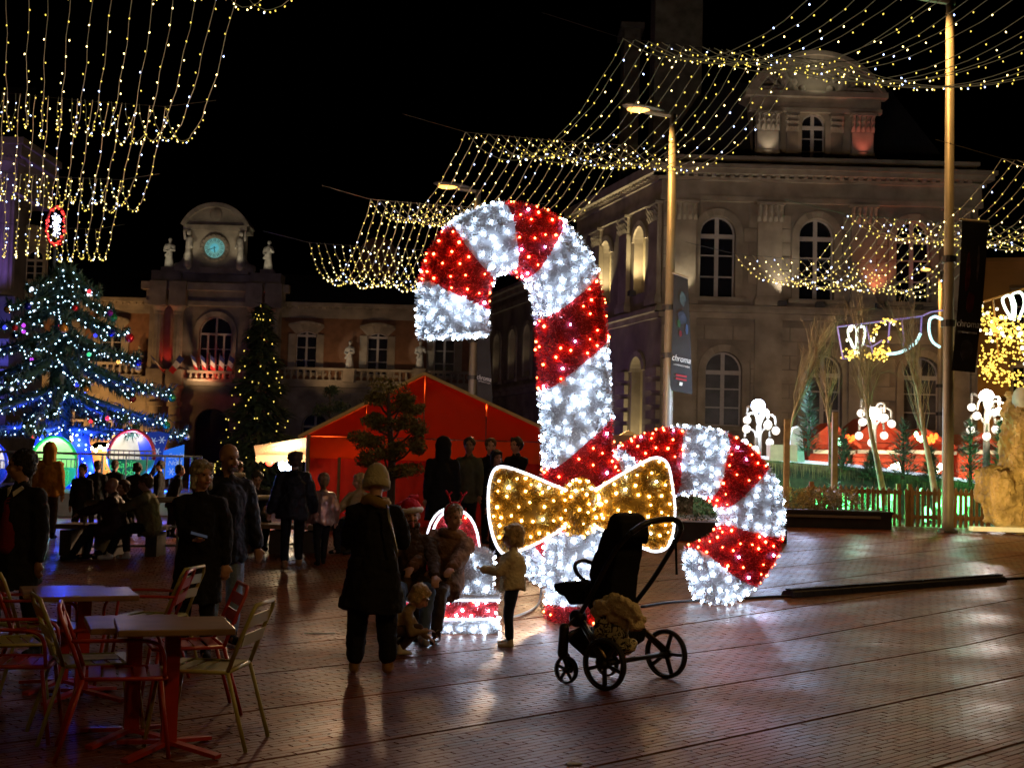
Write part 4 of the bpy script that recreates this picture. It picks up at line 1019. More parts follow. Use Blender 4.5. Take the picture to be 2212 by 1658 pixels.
def bow():
    n = V((math.sin(math.radians(14)), -math.cos(math.radians(14)), 0)); p0 = P(1250, 1100, 13.05)
    T = thing('bow', 'big gold tinsel bow edged in white rope light, tied where the two candy canes cross', 'light sculpture', p0)
    def lobe(px, c):
        ring = smooth_path([PL(x, y, p0, n) for x, y in px], 5); ring.append(ring[0]); c = PL(*c, p0, n); grids = []
        for sg in (1, -1):
            rows = []
            for q in (.02, .25, .45, .65, .8, .9, .96, 1.):
                rows.append([list(c+(p-c)*q+n*sg*.17*math.sqrt(max(0, 1-q**3))) for p in ring])
            g = Grid(rows)
            if (g.n.mean(axis=(0, 1))*np.array(n)*sg).sum() < 0: g.n = -g.n
            grids.append(g)
        lo = skin('bow_loop', grids, goldb, T); fuzz('tinsel', grids[:1], goldt, lo, 3400, .05, .010)
        pl = leds(grids[:1], (ledg, ledw), (.88, .12), T, 60, .082, .03)
        MB().tube([p+(p-c).normalized()*.02+n*.03 for p in ring[:-1]], .015, 8).build('rope_light', rope, T, True)
        return ring
    lobe([(1222, 1062), (1178, 1045), (1130, 1025), (1092, 1012), (1070, 1016), (1059, 1045), (1057, 1085), (1060, 1125), (1070, 1165), (1084, 1188), (1100, 1190), (1140, 1176), (1180, 1155), (1218, 1132)], (1135, 1098))
    lobe([(1278, 1064), (1320, 1040), (1365, 1014), (1400, 995), (1422, 993), (1438, 1008), (1446, 1050), (1451, 1100), (1447, 1150), (1435, 1178), (1412, 1186), (1385, 1178), (1340, 1158), (1282, 1132)], (1365, 1092))
    rows = []; c = PL(1250, 1098, p0, n); lat = V((n.y*-1, n.x, 0)); lat = V((-n.y, n.x, 0))
    for i in range(10):
        th = math.pi*i/9
        rows.append([list(c+V((0, 0, 1))*(-.275*math.cos(th))+(lat*math.cos(a)*.2+n*math.sin(a)*.26)*math.sin(th)) for a in [2*math.pi*j/20 for j in range(21)]])
    g = Grid(rows); orient(g, c); k = skin('bow_knot', [g], goldb, T); fuzz('tinsel', [g], goldt, k, 4200, .055, .011); leds([g], (ledg, ledw), (.85, .15), T, 75, .07)
bow()

def sleigh():
    base = G(1010, 1368); T = thing('tinsel_bench', 'small red and white glowing tinsel bench under the seated couple', 'light sculpture', base)
    D = base.y; z0 = base.z; yaw = math.radians(14); ux = V((math.cos(yaw), math.sin(yaw), 0)); uy = V((-math.sin(yaw), math.cos(yaw), 0))
    xr = PL(1076, 1360, base, -uy)-base; wr = xr.dot(ux); wl = (PL(846, 1375, base, -uy)-base).dot(ux); s = mpp(D)
    def blk(name, x0, x1, y0, y1, za, zb, colr, per=30, dens=2400, sides='ftr', led=None, bul=.03):
        gs = []; f = lambda x, y, z: base+ux*x+uy*y+V((0, 0, z))
        def face(fn, nrm):
            g = Grid([[list(fn(u/6, v/6)) for v in range(7)] for u in range(7)])
            if (g.n.mean(axis=(0, 1))*np.array(nrm)).sum() < 0: g.n = -g.n
            gs.append(g)
        b = lambda u, v: bul*math.sin(math.pi*u)**.5*math.sin(math.pi*v)**.5 if 0 < u < 1 and 0 < v < 1 else 0
        face(lambda u, v: f(lerp(x0, x1, u), y0-b(u, v), lerp(za, zb, v)), -uy); face(lambda u, v: f(lerp(x0, x1, u), y1, lerp(za, zb, v)), uy)
        face(lambda u, v: f(x1+b(u, v), lerp(y0, y1, u), lerp(za, zb, v)), ux); face(lambda u, v: f(x0-b(u, v), lerp(y0, y1, u), lerp(za, zb, v)), -ux)
        face(lambda u, v: f(lerp(x0, x1, u), lerp(y0, y1, v), zb+b(u, v)), V((0, 0, 1))); face(lambda u, v: f(lerp(x0, x1, u), lerp(y0, y1, v), za), V((0, 0, -1)))
        mb, mtn = (redb, redt) if colr == 'r' else (whiteb, whitet)
        o = skin(name, gs, mb, T); fuzz('tinsel', gs[:5], mtn, o, dens, .045, .01)
        leds([gs[0], gs[2]], led or ((ledw,) if colr == 'w' else (ledw, ledr)), (1.,) if colr == 'w' else (.7, .3), T, per, .075, .03)
        return f
    h = [(1366-y)*s for y in (1366, 1334, 1298, 1286)]
    blk('white_band', wl, wr, 0, .75, 0, h[1], 'w', 26); blk('red_band', wl+.02, wr-.02, .03, .72, h[1], h[2], 'r', 26); f = blk('white_band', wl, wr, 0, .75, h[2], h[3]+.02, 'w', 10)
    xa = (PL(1008, 1250, base, -uy)-base).dot(ux); blk('arm_block', xa, wr-.06, .08, .62, h[3]+.03, (1366-1196)*s, 'w', 16, 3000)
    # curled back with rope light rims
    pts = [f(lerp(wl, wr-.06, .74)+(wr-wl)*.25*math.cos(a), .72+.08*math.sin(a), h[3]+.18+((1366-1112)*s-h[3]-.18)*max(0, math.sin(a))**.6) for a in [math.pi*k/14 for k in range(15)]]
    lo = [V((p.x, p.y, z0+h[3])) for p in pts]
    rows = [[list(a.lerp(b, t)-uy*.1*math.sin(t*3.1)) for a, b in zip(lo, pts)] for t in (0, .2, .4, .6, .8, 1.)]; g = Grid(rows)
    if (g.n.mean(axis=(0, 1))*np.array(-uy)).sum() < 0: g.n = -g.n
    rows2 = [[list(V(p)+uy*.22) for p in r] for r in rows]; g2 = Grid(rows2); o = skin('seat_back', [g, g2], redb, T); fuzz('tinsel', [g, g2], redt, o, 2400, .045, .01); leds([g], (ledw, ledr), (.6, .4), T, 26, .09)
    for off in (-.02, .24): MB().tube([p+uy*off+V((0, 0, .02)) for p in pts], .014, 7).build('rope_light', rope, T, True)
    MB().tube([f(wl, -.03, h[2]+.02), f(wr, -.03, h[2]+.02), f(wr+.02, .7, h[2]+.02)], .011, 6).build('rope_light', rope, T); MB().tube([f(wl, -.03, h[1]), f(wr, -.03, h[1]), f(wr+.02, .7, h[1])], .011, 6).build('rope_light', rope, T)
sleigh()
flush_leds()
# supply cables
cb = [G(1100, 1338), G(1125, 1330), G(1150, 1318), G(1165, 1300)]; cb = [p+V((0, 0, .02)) for p in cb]+[cb[-1]+V((.05, .15, .3)), G(1195, 1262)+V((0, 0, .1))]
props(MB().tube(smooth_path(cb, 6), .013, 6).build('cable', mat('white_cable', (.5, .5, .52), .5), None, True), 'white power cable curving up to the foot of the upright candy cane', 'cable')
cb = [G(x, y)+V((0, 0, .015)) for x, y in ((1385, 1312), (1430, 1304), (1500, 1299), (1580, 1296), (1660, 1290), (1716, 1289))]
props(MB().tube(smooth_path(cb, 6), .016, 6).build('cable', mat('black_rubber', (.012, .012, .014), .5), None, True), 'black cable running from the stroller past the candy cane tip to the rubber cover', 'cable')
cb = [G(x, y)+V((0, 0, .015)) for x, y in ((2172, 1252), (2200, 1250), (2240, 1248))]
props(MB().tube(smooth_path(cb, 4), .02, 6).build('cable', mat('black_rubber'), None, True), 'short black cable leaving the far end of the rubber cover, right edge', 'cable')
def ramp():
    a, b = G(1716, 1291), G(2176, 1256); a.z += .0; d = (b-a); n = V((-d.y, d.x, 0)).normalized(); q = MB(); N = 24
    T = thing('cable_cover', 'long dark ribbed rubber cable cover lying on the paving at the right', 'cable cover', a); rm = mat('rubber_cover', (.02, .022, .03), .6, bump=.4, bsc=40)
    prof = [(0, 0), (.03, .07), (.12, .09), (.21, .07), (.25, 0)]
    for i in range(N):
        p, r = a.lerp(b, i/N), a.lerp(b, (i+.96)/N); q = MB(); vs = [p+n*u+V((0, 0, z)) for u, z in prof]+[r+n*u+V((0, 0, z+rnd(-.004, .004))) for u, z in prof]
        q.add(vs, [(i_, i_+1, 6+i_, 5+i_) for i_ in range(4)]+[(0, 1, 2, 3, 4), (9, 8, 7, 6, 5)])
        for k in range(3): c = p.lerp(r, (k+.5)/3); q.box(c+n*.12+V((0, 0, .096)), (.05, .1, .02), rotm(0, 0, math.atan2(d.y, d.x)))
        q.build('cover_segment', rm, T)
ramp()
# ================================================================= the big lit ride tree at the left
def ride():
    D = 34.; b = P(118, 1060, D); b.z = gz(b.x, b.y); cx = b.x; s = mpp(D)
    zz = lambda y, x=118: P(x, y, D).z
    T = thing('christmas_ride', 'huge conical Christmas tree ride strung with white LEDs and baubles, over round gondolas', 'fairground ride', b)
    garl = mat('garland_green', (.012, .05, .035), .6, var=.5, sc=9); steelb = mat('ride_steel', (.10, .12, .16), .4, metal=.5)
    lw = mat('ride_white_led', (.8, .95, 1), .4, emit=(.5, .78, 1), es=7, sample=False)
    q = MB().tube([V((cx, D, b.z)), V((cx, D, zz(930))), V((cx, D, zz(640))), V((cx, D, zz(570)))], [.5, .32, .2, .06], 12); tr = q.build('trunk', garl, T, True)
    q = MB(); random.seed(21)
    for i in range(1500):
        z = rnd(zz(930), zz(585)); r = lerp(.36, .1, (z-zz(930))/(zz(585)-zz(930))); a = rnd(0, 6.28); p = V((cx+math.cos(a)*r, D+math.sin(a)*r, z)); d = V((math.cos(a), math.sin(a), rnd(-1.2, .1)))*.22; e = V((-math.sin(a), math.cos(a), 0))*.03; q.add([p-e, p+e, p+d], [(0, 1, 2)])
    q.build('needle', garl, T, kind='stuff')
    tiers = [(578, 628, 72, 7), (618, 668, 104, 7), (655, 715, 130, 8), (712, 772, 165, 8), (765, 842, 218, 9), (838, 905, 228, 9), (920, 928, 248, 7)]
    ledq = MB(); need = MB(); bl = []
    for ti, (y0, y1, w_, n) in enumerate(tiers):
        z0, z1 = zz(y0), zz(y1); R = w_*s; ph = rnd(0, 1)
        for k in range(n):
            a = 2*math.pi*(k+ph)/n; R2 = R*rnd(.93, 1.07); d = V((math.cos(a), math.sin(a)*.95, 0)); side = V((-d.y, d.x, 0)); pts = []
            for u in (0, .25, .5, .75, .93, 1.): pts.append(V((cx, D, lerp(z0, z1, u)-.10*math.sin(u*math.pi)+(.12 if u == 1 else 0)))+d*(.12+R2*u))
            wd = .13 if ti < 4 else .18; 
            MB().tube(pts, [wd*.5, wd*1.05, wd*1.05, wd*.85, wd*.45, .03], 7, flat=.55).build('branch', garl, T, True)
            for u_ in range(int(60+130*R2)):
                u = random.random(); j = min(4, int(u*5)); p = pts[j].lerp(pts[j+1], u*5-j)+side*rnd(-wd, wd)*(1.2-u*.6); e = V((rnd(-1, 1), rnd(-1, 1), 0)).normalized()*.035; dd = (d*rnd(-.1, .4)+side*rnd(-.5, .5)+V((0, 0, rnd(-1.2, .6)))).normalized()*rnd(.14, .3); need.add([p-e, p+e, p+dd], [(0, 1, 2)])
            for row in (-1, 1):
                m = int(R2*6.2)
                for i in range(m):
                    u = (i+rnd(.1, .9))/m; j = min(4, int(u*5)); p = pts[j].lerp(pts[j+1], u*5-j)+side*row*wd*(1.15-u*.7)+V((0, 0, rnd(-.14, .06)))
                    ledq.ell(p, .0185*rnd(.7, 1.3), nu=5, nv=4)
            if ti > 0 and random.random() < .5: bl.append((pts[-1]+V((0, 0, -.2)), rnd(.08, .13)))
            if random.random() < .5: bl.append((pts[3]+V((0, -.2, -.12)), .055))
    need.build('needle', garl, T, kind='stuff'); ledq.build('led', lw, T, kind='stuff')
    cols = [('blue', (.01, .02, .45)), ('red', (.55, .01, .02)), ('silver', (.5, .55, .6)), ('green', (.02, .3, .1)), ('violet', (.25, .02, .4)), ('amber', (.6, .3, .05))]
    for i, (p, r) in enumerate(bl):
        nm, c = random.choice(cols); m = mat(nm+'_bauble', c, .12, metal=.6, coat=.5) if r > .07 else mat(nm+'_lamp_bauble', c, .3, emit=tuple(min(1, x*1.6+.02) for x in c), es=1.8, sample=False)
        q = MB().ell(p, r, nu=14, nv=10); q.lathe([(r*.22, 0), (r*.22, r*.25)], p+V((0, 0, r*.93)), 8); q.build('bauble', m, T, True)
    # glowing oval star at the very top
    c = P(121, 488, 37); tp = thing('tree_topper', 'red and white oval light ornament above the top of the ride tree', 'light ornament', c); rl = mat('red_topper_led', (1, .1, .1), .4, emit=(1, .03, .02), es=5, sample=False); wl = mat('white_topper_led', (1, 1, 1), .4, emit=(.6, .7, 1), es=5, sample=False)
    s2 = mpp(37); MB().tube([c+V((0, 0, -43*s2)), V((c.x, c.y, P(118, 590, 37).z))], .05, 6).build('stem', steelb, tp)
    q = MB(); q2 = MB(); q.tube([c+V((21*s2*math.sin(a), 0, 43*s2*math.cos(a))) for a in [2*math.pi*k/24 for k in range(25)]], .035, 6); q.build('ring', mat('red_backing'), tp)
    q = MB()
    for k in range(90): a = rnd(0, 6.28); q.ell(c+V((rnd(.8, 1.05)*21*s2*math.sin(a), rnd(-.1, .1), rnd(.88, 1.03)*43*s2*math.cos(a))), .02, nu=5, nv=4)
    q.build('led', rl, tp, kind='stuff'); q = MB()
    for k in range(90): a = rnd(0, 6.28); r = math.sqrt(random.random()); q.ell(c+V((r*9*s2*math.sin(a), rnd(-.1, .1), r*27*s2*math.cos(a))), .022, nu=5, nv=4)
    q.build('led', wl, tp, kind='stuff')
    # gondolas
    cream = mat('cream_shell', (.62, .7, .5), .5, var=.08); script = mat('green_script', (.1, .8, .3), .5, emit=(.05, .8, .25), es=.5)
    def gondola(x, y, rx, ry, lower, upper, label, writing, scale, opx):
        c = P(x, y, D-1.6); s_ = mpp(D-1.6); R = V((rx*s_, .62, ry*s_)); g = thing('gondola', label, 'ride gondola', c-V((0, 0, R.z)))
        def shell(z0, z1, back, name, m, k=1.):
            q = MB(); nu = 24; nv = 10; rows = []
            for i in range(nv+1):
                zq = lerp(z0, z1, i/nv); rr = math.sqrt(max(0, 1-zq*zq)); rows.append([c+V((R.x*k*rr*math.cos(a), R.y*k*rr*math.sin(a), R.z*k*zq)) for a in [lerp(0, math.pi, j/nu) if back else 2*math.pi*j/nu for j in range(nu+1)]])
            W_ = nu+1; q.add([p for r in rows for p in r], [(i*W_+j, i*W_+j+1, (i+1)*W_+j+1, (i+1)*W_+j) for i in range(nv) for j in range(nu)]); return q.build(name, m, g, True)
        shell(-1, -.12, False, 'tub', lower); shell(-.12, .98, True, 'canopy', cream, .98); 
        q = MB(); q.tube([c+V((R.x*math.cos(a), 0, R.z*math.sin(a))) for a in [lerp(-.12, math.pi+.12, k/20) for k in range(21)]], .045, 7); q.build('rim', upper, g, True)
        q = MB(); zr = c.z+.02
        q.tube([V((c.x+R.x*math.cos(a), c.y-R.y*math.sin(a)*1.02, zr+.12)) for a in [math.pi*k/14 for k in range(15)]], .018, 6)
        for k in range(15): a = math.pi*k/14; x_, y_ = c.x+R.x*math.cos(a), c.y-R.y*math.sin(a)*1.02; q.tube([V((x_, y_, zr-.1)), V((x_, y_, zr+.12))], .01, 4)
        q.build('handrail', steelb, g)
        if writing:
            for i, w_ in enumerate(writing): text('lettering', w_, c+V((opx*s_, -R.y*.93-.03, -R.z*(.35+.3*i))), scale, script, g, rotm(math.pi/2, -.15), shear=.3)
        light('POINT', c+V((0, -.05, R.z*.72)), 30, (.5, 1, .5) if lower.name.startswith('green') else (.9, .7, .9), 'gondola_lamp', .05); return c, R
    gg = mat('green_gondola', (.03, .4, .12), .45, emit=(.01, .7, .15), es=.4); rg = mat('crimson_gondola', (.3, .02, .05), .45); bg_ = mat('blue_panel_paint', (.01, .05, .45), .4, emit=(.01, .06, .8), es=.12)  # green and blue paint carries an added glow to look brighter
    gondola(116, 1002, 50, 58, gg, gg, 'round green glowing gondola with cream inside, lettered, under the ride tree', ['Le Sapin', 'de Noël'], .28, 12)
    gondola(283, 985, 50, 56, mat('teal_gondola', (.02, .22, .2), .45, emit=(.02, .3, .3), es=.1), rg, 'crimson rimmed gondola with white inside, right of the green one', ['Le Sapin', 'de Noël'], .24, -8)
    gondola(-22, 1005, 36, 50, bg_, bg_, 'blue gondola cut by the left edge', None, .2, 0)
    # blue side panels with snowflakes
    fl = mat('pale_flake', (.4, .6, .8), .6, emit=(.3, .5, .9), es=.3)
    for k, (pts, lab) in enumerate((([(296, 948), (318, 934), (342, 931), (364, 936), (352, 972), (346, 1000), (318, 1006), (304, 990)], 'dark blue fin with snowflakes behind the crimson gondola'), ([(346, 975), (396, 960), (394, 1008), (372, 1030), (348, 1035), (330, 1030), (345, 1010)], 'bright blue lettered prow panel at the right end of the ride'))):
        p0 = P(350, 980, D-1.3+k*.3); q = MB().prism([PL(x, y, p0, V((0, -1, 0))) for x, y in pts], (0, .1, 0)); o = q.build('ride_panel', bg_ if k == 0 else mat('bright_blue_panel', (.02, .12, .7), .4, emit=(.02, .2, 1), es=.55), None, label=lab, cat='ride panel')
        q = MB()
        for (x, y) in (((332, 952), (350, 950), (340, 975)) if k == 0 else ((370, 1018), (384, 998))):
            c = PL(x, y, p0, V((0, -1, 0)))+V((0, -.02, 0))
            for a in range(3): d = V((math.cos(a*1.047), 0, math.sin(a*1.047)))*.1; q.beam(c-d, c+d, .015, .025, up=V((0, 1, 0)))
        q.build('snowflake', fl, o)
        if k: text('lettering', 'Le Sapin', PL(370, 985, p0, V((0, -1, 0)))+V((0, -.03, 0)), .2, fl, o, rotm(math.pi/2, -.1), shear=.3); text('lettering', 'de Noël', PL(368, 1000, p0, V((0, -1, 0)))+V((0, -.03, 0)), .18, fl, o, rotm(math.pi/2, -.1), shear=.3)
    # legs with LED strips
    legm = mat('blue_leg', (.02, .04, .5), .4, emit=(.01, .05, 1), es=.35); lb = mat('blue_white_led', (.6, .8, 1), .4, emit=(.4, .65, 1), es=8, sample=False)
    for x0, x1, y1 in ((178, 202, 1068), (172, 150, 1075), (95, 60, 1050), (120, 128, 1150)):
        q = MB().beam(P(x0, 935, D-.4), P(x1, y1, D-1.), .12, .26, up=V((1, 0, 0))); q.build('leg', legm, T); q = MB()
        for i in range(13): q.ell(P(x0, 935, D-.4).lerp(P(x1, y1, D-1.), (i+.5)/13)+V((rnd(-.12, .12), -.15, 0)), .025, nu=5, nv=4)
        q.build('led', lb, T, kind='stuff')
    for x, y, c, pw in ((150, 935, (.02, .06, 1), 150), (60, 900, (.02, .05, 1), 110), (200, 1000, (.02, .1, 1), 160), (115, 1075, (.1, 1, .25), 60), (350, 1045, (.02, .12, 1), 130), (250, 905, (.02, .08, 1), 120)): light('POINT', P(x, y, D-.9), pw, c, 'ride_lamp', .12)
    # base deck with rails, lit blue
    q = MB(); q.lathe([(3.9, 0), (3.9, .55), (3.7, .6)], V((cx, D, b.z)), 28); q.build('deck', steelb, T)
    q = MB()
    for k in range(40):
        a = 2*math.pi*k/40; p = V((cx+3.8*math.cos(a), D+3.8*math.sin(a), b.z+.6)); q.tube([p, p+V((0, 0, .9))], .02, 4)
    q.tube([V((cx+3.8*math.cos(a), D+3.8*math.sin(a), b.z+1.5)) for a in [2*math.pi*k/40 for k in range(41)]], .03, 5); q.build('deck_rail', steelb, T)
ride()

# ================================================================= dark Christmas tree and topiary pine
def xtree():
    D = 46.; s = mpp(D); b = P(552, 1060, D); b.z = gz(b.x, b.y); top = P(552, 655, D).z; T = thing('christmas_tree', 'dark tall Christmas tree with sparse warm lights, in front of the clock block', 'christmas tree', b)
    needle = mat('fir_needle', (.018, .035, .014), .7, var=.5, sc=4, island=.4); q = MB(); random.seed(31)
    MB().tube([b, V((b.x, b.y, top))], [.25, .03], 8).build('trunk', mat('bark', (.06, .04, .025), .9, bump=.6), T)
    H = top-b.z
    for k in range(5200):
        u = random.random()**.75; z = top-H*.96*u; R = 88*s*(.06+.94*(u*1.05)**.8); lay = .75+.3*math.sin(u*46); a = rnd(0, 6.28); r = R*lay*rnd(.55, 1.05); p = V((b.x+math.cos(a)*r, b.y+math.sin(a)*r, z)); d = V((math.cos(a), math.sin(a), rnd(-.7, .1)))*rnd(.25, .5); e = V((-math.sin(a), math.cos(a), rnd(-.3, .3)))*.09; q.add([p-e, p+e, p+d], [(0, 1, 2)])
    q.build('crown', needle, T, kind='stuff'); me = bulb_mesh(warm, .021); me2 = bulb_mesh(warm, .014)
    for k in range(80):
        u = random.random()**.7; z = top-H*.9*u; R = 88*s*(.06+.94*(u*1.05)**.8)*1.02; a = rnd(math.pi, 2*math.pi); inst('bulb', me if random.random() < .75 else me2, (b.x+math.cos(a)*R, b.y+math.sin(a)*R, z), T)
xtree()
def cloudpine(name, label, base, pads, D, trunkpts, leafm, n=260, size=.075):
    T = thing(name, label, 'tree', base); bark = mat('bark', (.06, .04, .025), .9)
    tp = [P(x, y, D) for x, y in trunkpts]; tp[0] = base; sp = smooth_path(tp, 5); MB().tube(sp, [lerp(.075, .025, i/(len(sp)-1)) for i in range(len(sp))], 8).build('trunk', bark, T, True)
    br = MB()
    for x, y, rx, ry in pads:
        c = P(x, y, D)+V((0, rnd(-.25, .25), 0)); s = mpp(D); near = min(sp, key=lambda p: (p-c-V((0, 0, -.25))).length); br.tube([near, near.lerp(c, .5)+V((0, 0, -.05)), c], [.025, .018, .01], 5)
        q = MB(); r = (rx*s*1.35, rx*s, ry*s*1.35)
        for k in range(5): 
            cc = c+V((rnd(-.5, .5)*r[0], rnd(-.4, .4)*r[1], rnd(-.3, .3)*r[2])); leafmass(q, cc, (r[0]*.6, r[1]*.6, r[2]*.62), n//5, size)
        q.build('foliage', leafm, T, kind='stuff')
    br.build('branch', bark, T); return T
leafg = mat('pine_leaf', (.13, .115, .03), .6, var=.5, sc=5, island=.5)
D_ = 20.5; bb = P(842, 1130, D_); bb.z = gz(bb.x, bb.y)
cloudpine('topiary_pine', 'cloud pruned pine with layered leaf pads, standing before the red tent', bb,
          [(838, 838, 40, 26), (815, 862, 26, 16), (872, 862, 18, 14), (893, 880, 20, 14), (862, 880, 26, 14), (800, 908, 24, 18), (832, 912, 34, 20), (870, 915, 28, 18), (902, 925, 20, 20), (775, 948, 22, 18), (812, 955, 30, 18), (896, 960, 24, 20), (862, 968, 24, 16), (830, 985, 26, 16), (800, 990, 22, 18), (884, 1015, 34, 16), (822, 1025, 28, 18)], D_, [(842, 1130), (846, 1000), (842, 930), (838, 850)], leafg, 420, .085)
b2 = P(712, 1100, 50); b2.z = gz(b2.x, b2.y)
cloudpine('topiary_pine', 'dark distant cloud pruned pine left of the red tent roof', b2, [(712, 846, 18, 12), (695, 885, 20, 14), (728, 880, 20, 16), (705, 930, 26, 16), (735, 920, 18, 14)], 50, [(712, 1100), (714, 950), (712, 850)], mat('fir_needle'), 260, .16)

# ================================================================= red tent, awnings
def tent():
    D = 25.; base = P(920, 1130, D); base.z = gz(base.x, base.y); T = thing('market_tent', 'large red gabled market tent with cream edging, glowing from inside', 'tent', base)
    red = mat('red_canvas', (.60, .085, .015), .65, var=.14, sc=.9, translucent=.5, bump=.5, bsc=1.6, dist=.08); trim = mat('cream_trim', (.8, .66, .36), .6, var=.1)
    n = V((0, -1, 0)); f = lambda x, y: PL(x, y, base, n); zb = base.z
    A, L, R = f(918, 812), f(667, 938), f(1172, 926); e = V((0, 9, 0)); seam = f(800, 946).z
    lb, rb = V((L.x, L.y, zb)), V((R.x, R.y, zb)); 
    def panel(name, pts, th=.04, m=red): return MB().prism(pts, (0, th, 0)).build(name, m, T)
    pm = lambda x: f(x, 900).x
    # gable built from cloth panels with seams between
    xs = [L.x, pm(790), A.x, pm(1050), R.x]
    def ztop(x): return lerp(L.z, A.z, (x-L.x)/(A.x-L.x)) if x <= A.x else lerp(A.z, R.z, (x-A.x)/(R.x-A.x))
    panel('gable_panel', [V((xs[0], D, seam+.02)), V((xs[0], D, ztop(xs[0]))), V((xs[1], D, ztop(xs[1]))), V((xs[1], D, seam+.02))])
    panel('gable_panel', [V((xs[1]+.01, D, seam+.02)), V((xs[1]+.01, D, ztop(xs[1]))), V((xs[2]-.01, D, ztop(xs[2]))), V((xs[2]-.01, D, seam+.02))])
    panel('gable_panel', [V((xs[2]+.01, D, seam+.02)), V((xs[2]+.01, D, ztop(xs[2]))), V((xs[3]-.01, D, ztop(xs[3]))), V((xs[3]-.01, D, seam+.02))])
    panel('gable_panel', [V((xs[3]+.01, D, seam+.02)), V((xs[3]+.01, D, ztop(xs[3]))), V((xs[4], D, ztop(xs[4]))), V((xs[4], D, seam+.02))])
    panel('valance', [V((L.x, D-.05, seam-.42)), V((L.x, D-.05, seam)), V((R.x, D-.05, seam)), V((R.x, D-.05, seam-.42))], .03, mat('orange_red_canvas', (.75, .15, .02), .6, translucent=.5, var=.1))
    # wall curtains with folds
    q = MB(); N = 90; vs = []; 
    for i in range(N+1):
        x = lerp(L.x, R.x, i/N); y = D+.06+.012*math.sin(i*1.3)+.02*math.sin(i*.37); vs += [(x, y, zb), (x, y, seam-.4)]
    q.add(vs, [(2*i, 2*i+2, 2*i+3, 2*i+1) for i in range(N)]); q.build('wall_curtain', mat('dark_red_canvas', (.42, .02, .012), .7, var=.15, translucent=.12), T, True)
    q = MB()
    for s_, B in ((0, L), (1, R)):
        a = B+V((-.12 if s_ == 0 else .12, -.25, -.05)); c = A+V((0, -.25, .03)); q.add([a, c, c+e, a+e], [(0, 1, 2, 3)])
    q.build('roof', red, T)
    q = MB()
    for B, sg in ((L, -1), (R, 1)): q.beam(B+V((sg*.15, -.28, -.06)), A+V((0, -.28, .03)), .06, .15, up=V((0, -1, 0)))
    q.build('edge_trim', trim, T)
    q = MB(); q.tube([V((L.x, D-.03, zb)), V((L.x, D-.03, L.z))], .045, 8); q.tube([V((R.x, D-.03, zb)), V((R.x, D-.03, R.z))], .045, 8); q.tube([V((f(735, 950).x, D-.05, zb)), V((f(735, 950).x, D-.05, seam-.4))], .03, 8); q.build('tent_pole', steel, T)
    light('POINT', V((A.x-1.5, D+2.5, zb+2.9)), 1500, (1, .62, .35), 'tent_lamp', .3); light('POINT', V((A.x+2, D+2.5, zb+2.9)), 1500, (1, .62, .35), 'tent_lamp', .3)
    # small awning with a row of lamps at its left side
    W = thing('awning', 'striped cream awning edged with a bright row of bulbs, left of the red tent', 'awning', P(610, 1000, 27)); cl = mat('awning_cream', (.6, .45, .28), .7, translucent=.4)
    a, b_, c, d = P(548, 962, 27), P(668, 944, 26.4), P(668, 982, 25.6), P(552, 982, 25.6); q = MB(); M_ = 20; vs = []
    for i in range(M_+1): t = i/M_; vs += [a.lerp(b_, t), d.lerp(c, t), d.lerp(c, t)+V((0, 0, -.12-.05*abs(math.sin(i*1.57))))]
    q.add(vs, [(3*i, 3*i+3, 3*i+4, 3*i+1) for i in range(M_)]+[(3*i+1, 3*i+4, 3*i+5, 3*i+2) for i in range(M_)]); q.build('awning_cloth', cl, W)
    hot = mat('market_bulb', (1, .9, .7), .4, emit=(1, .82, .55), es=22, sample=False); bm = MB().ell((0, 0, 0), .06, nu=8, nv=6).mesh('bulb', hot, True)
    for i in range(13): inst('bulb', bm, P(594+i*6.2, 967-i*1.1, 26.6), W)
    MB().beam(P(636, 968, 26.5), P(664, 992, 26.5), .04, .05).build('brace', trim, W)
    light('POINT', P(625, 975, 26.2), 260, (1, .72, .4), 'market_lamp', .15)
    # lamps of stalls seen under the ride
    S = thing('stall', 'distant wooden stall with warm bulbs, seen between the gondolas', 'market stall', P(225, 1040, 42)); wood = mat('stall_wood', (.2, .09, .03), .8, bump=.4)
    q = MB(); p0, p1 = P(190, 960, 42), P(262, 960, 42); q.box(((p0.x+p1.x)/2, 42.6, (p0.z+gz(p0.x, 42))/2), (p1.x-p0.x, 1.2, p0.z)); q.build('stall_box', wood, S)
    q = MB(); q.prism([P(185, 970, 42), P(228, 940, 42), P(268, 962, 42)], (0, 2, 0)); q.build('stall_roof', wood, S)
    for i in range(7): inst('bulb', bm, P(198+i*9, 968-i*1.5+(i % 2)*6, 41.8), S)
    for i in range(4): inst('bulb', bm, P(132+i*7, 945, 41.8), S)
    light('POINT', P(225, 985, 41.3), 240, (1, .65, .3), 'market_lamp', .15)
    # red and white stage lamps behind the walking woman
    g = thing('lamp_truss', 'small truss with one red and one white lamp behind the walking woman', 'stage light', P(600, 1040, 30)); MB().tube([P(578, 996, 30), P(612, 996, 30), P(612, 1050, 30)], .03, 6).build('truss', steel, g)
    MB().ell(P(582, 998, 29.9), .09, nu=10, nv=8).build('red_lamp', mat('red_spot', (1, .1, .05), .4, emit=(1, .05, .02), es=9), g, True); MB().ell(P(619, 1003, 29.9), .2, nu=12, nv=8).build('white_lamp', mat('white_spot', (1, 1, 1), .4, emit=(.6, .75, 1), es=16), g, True)
tent()

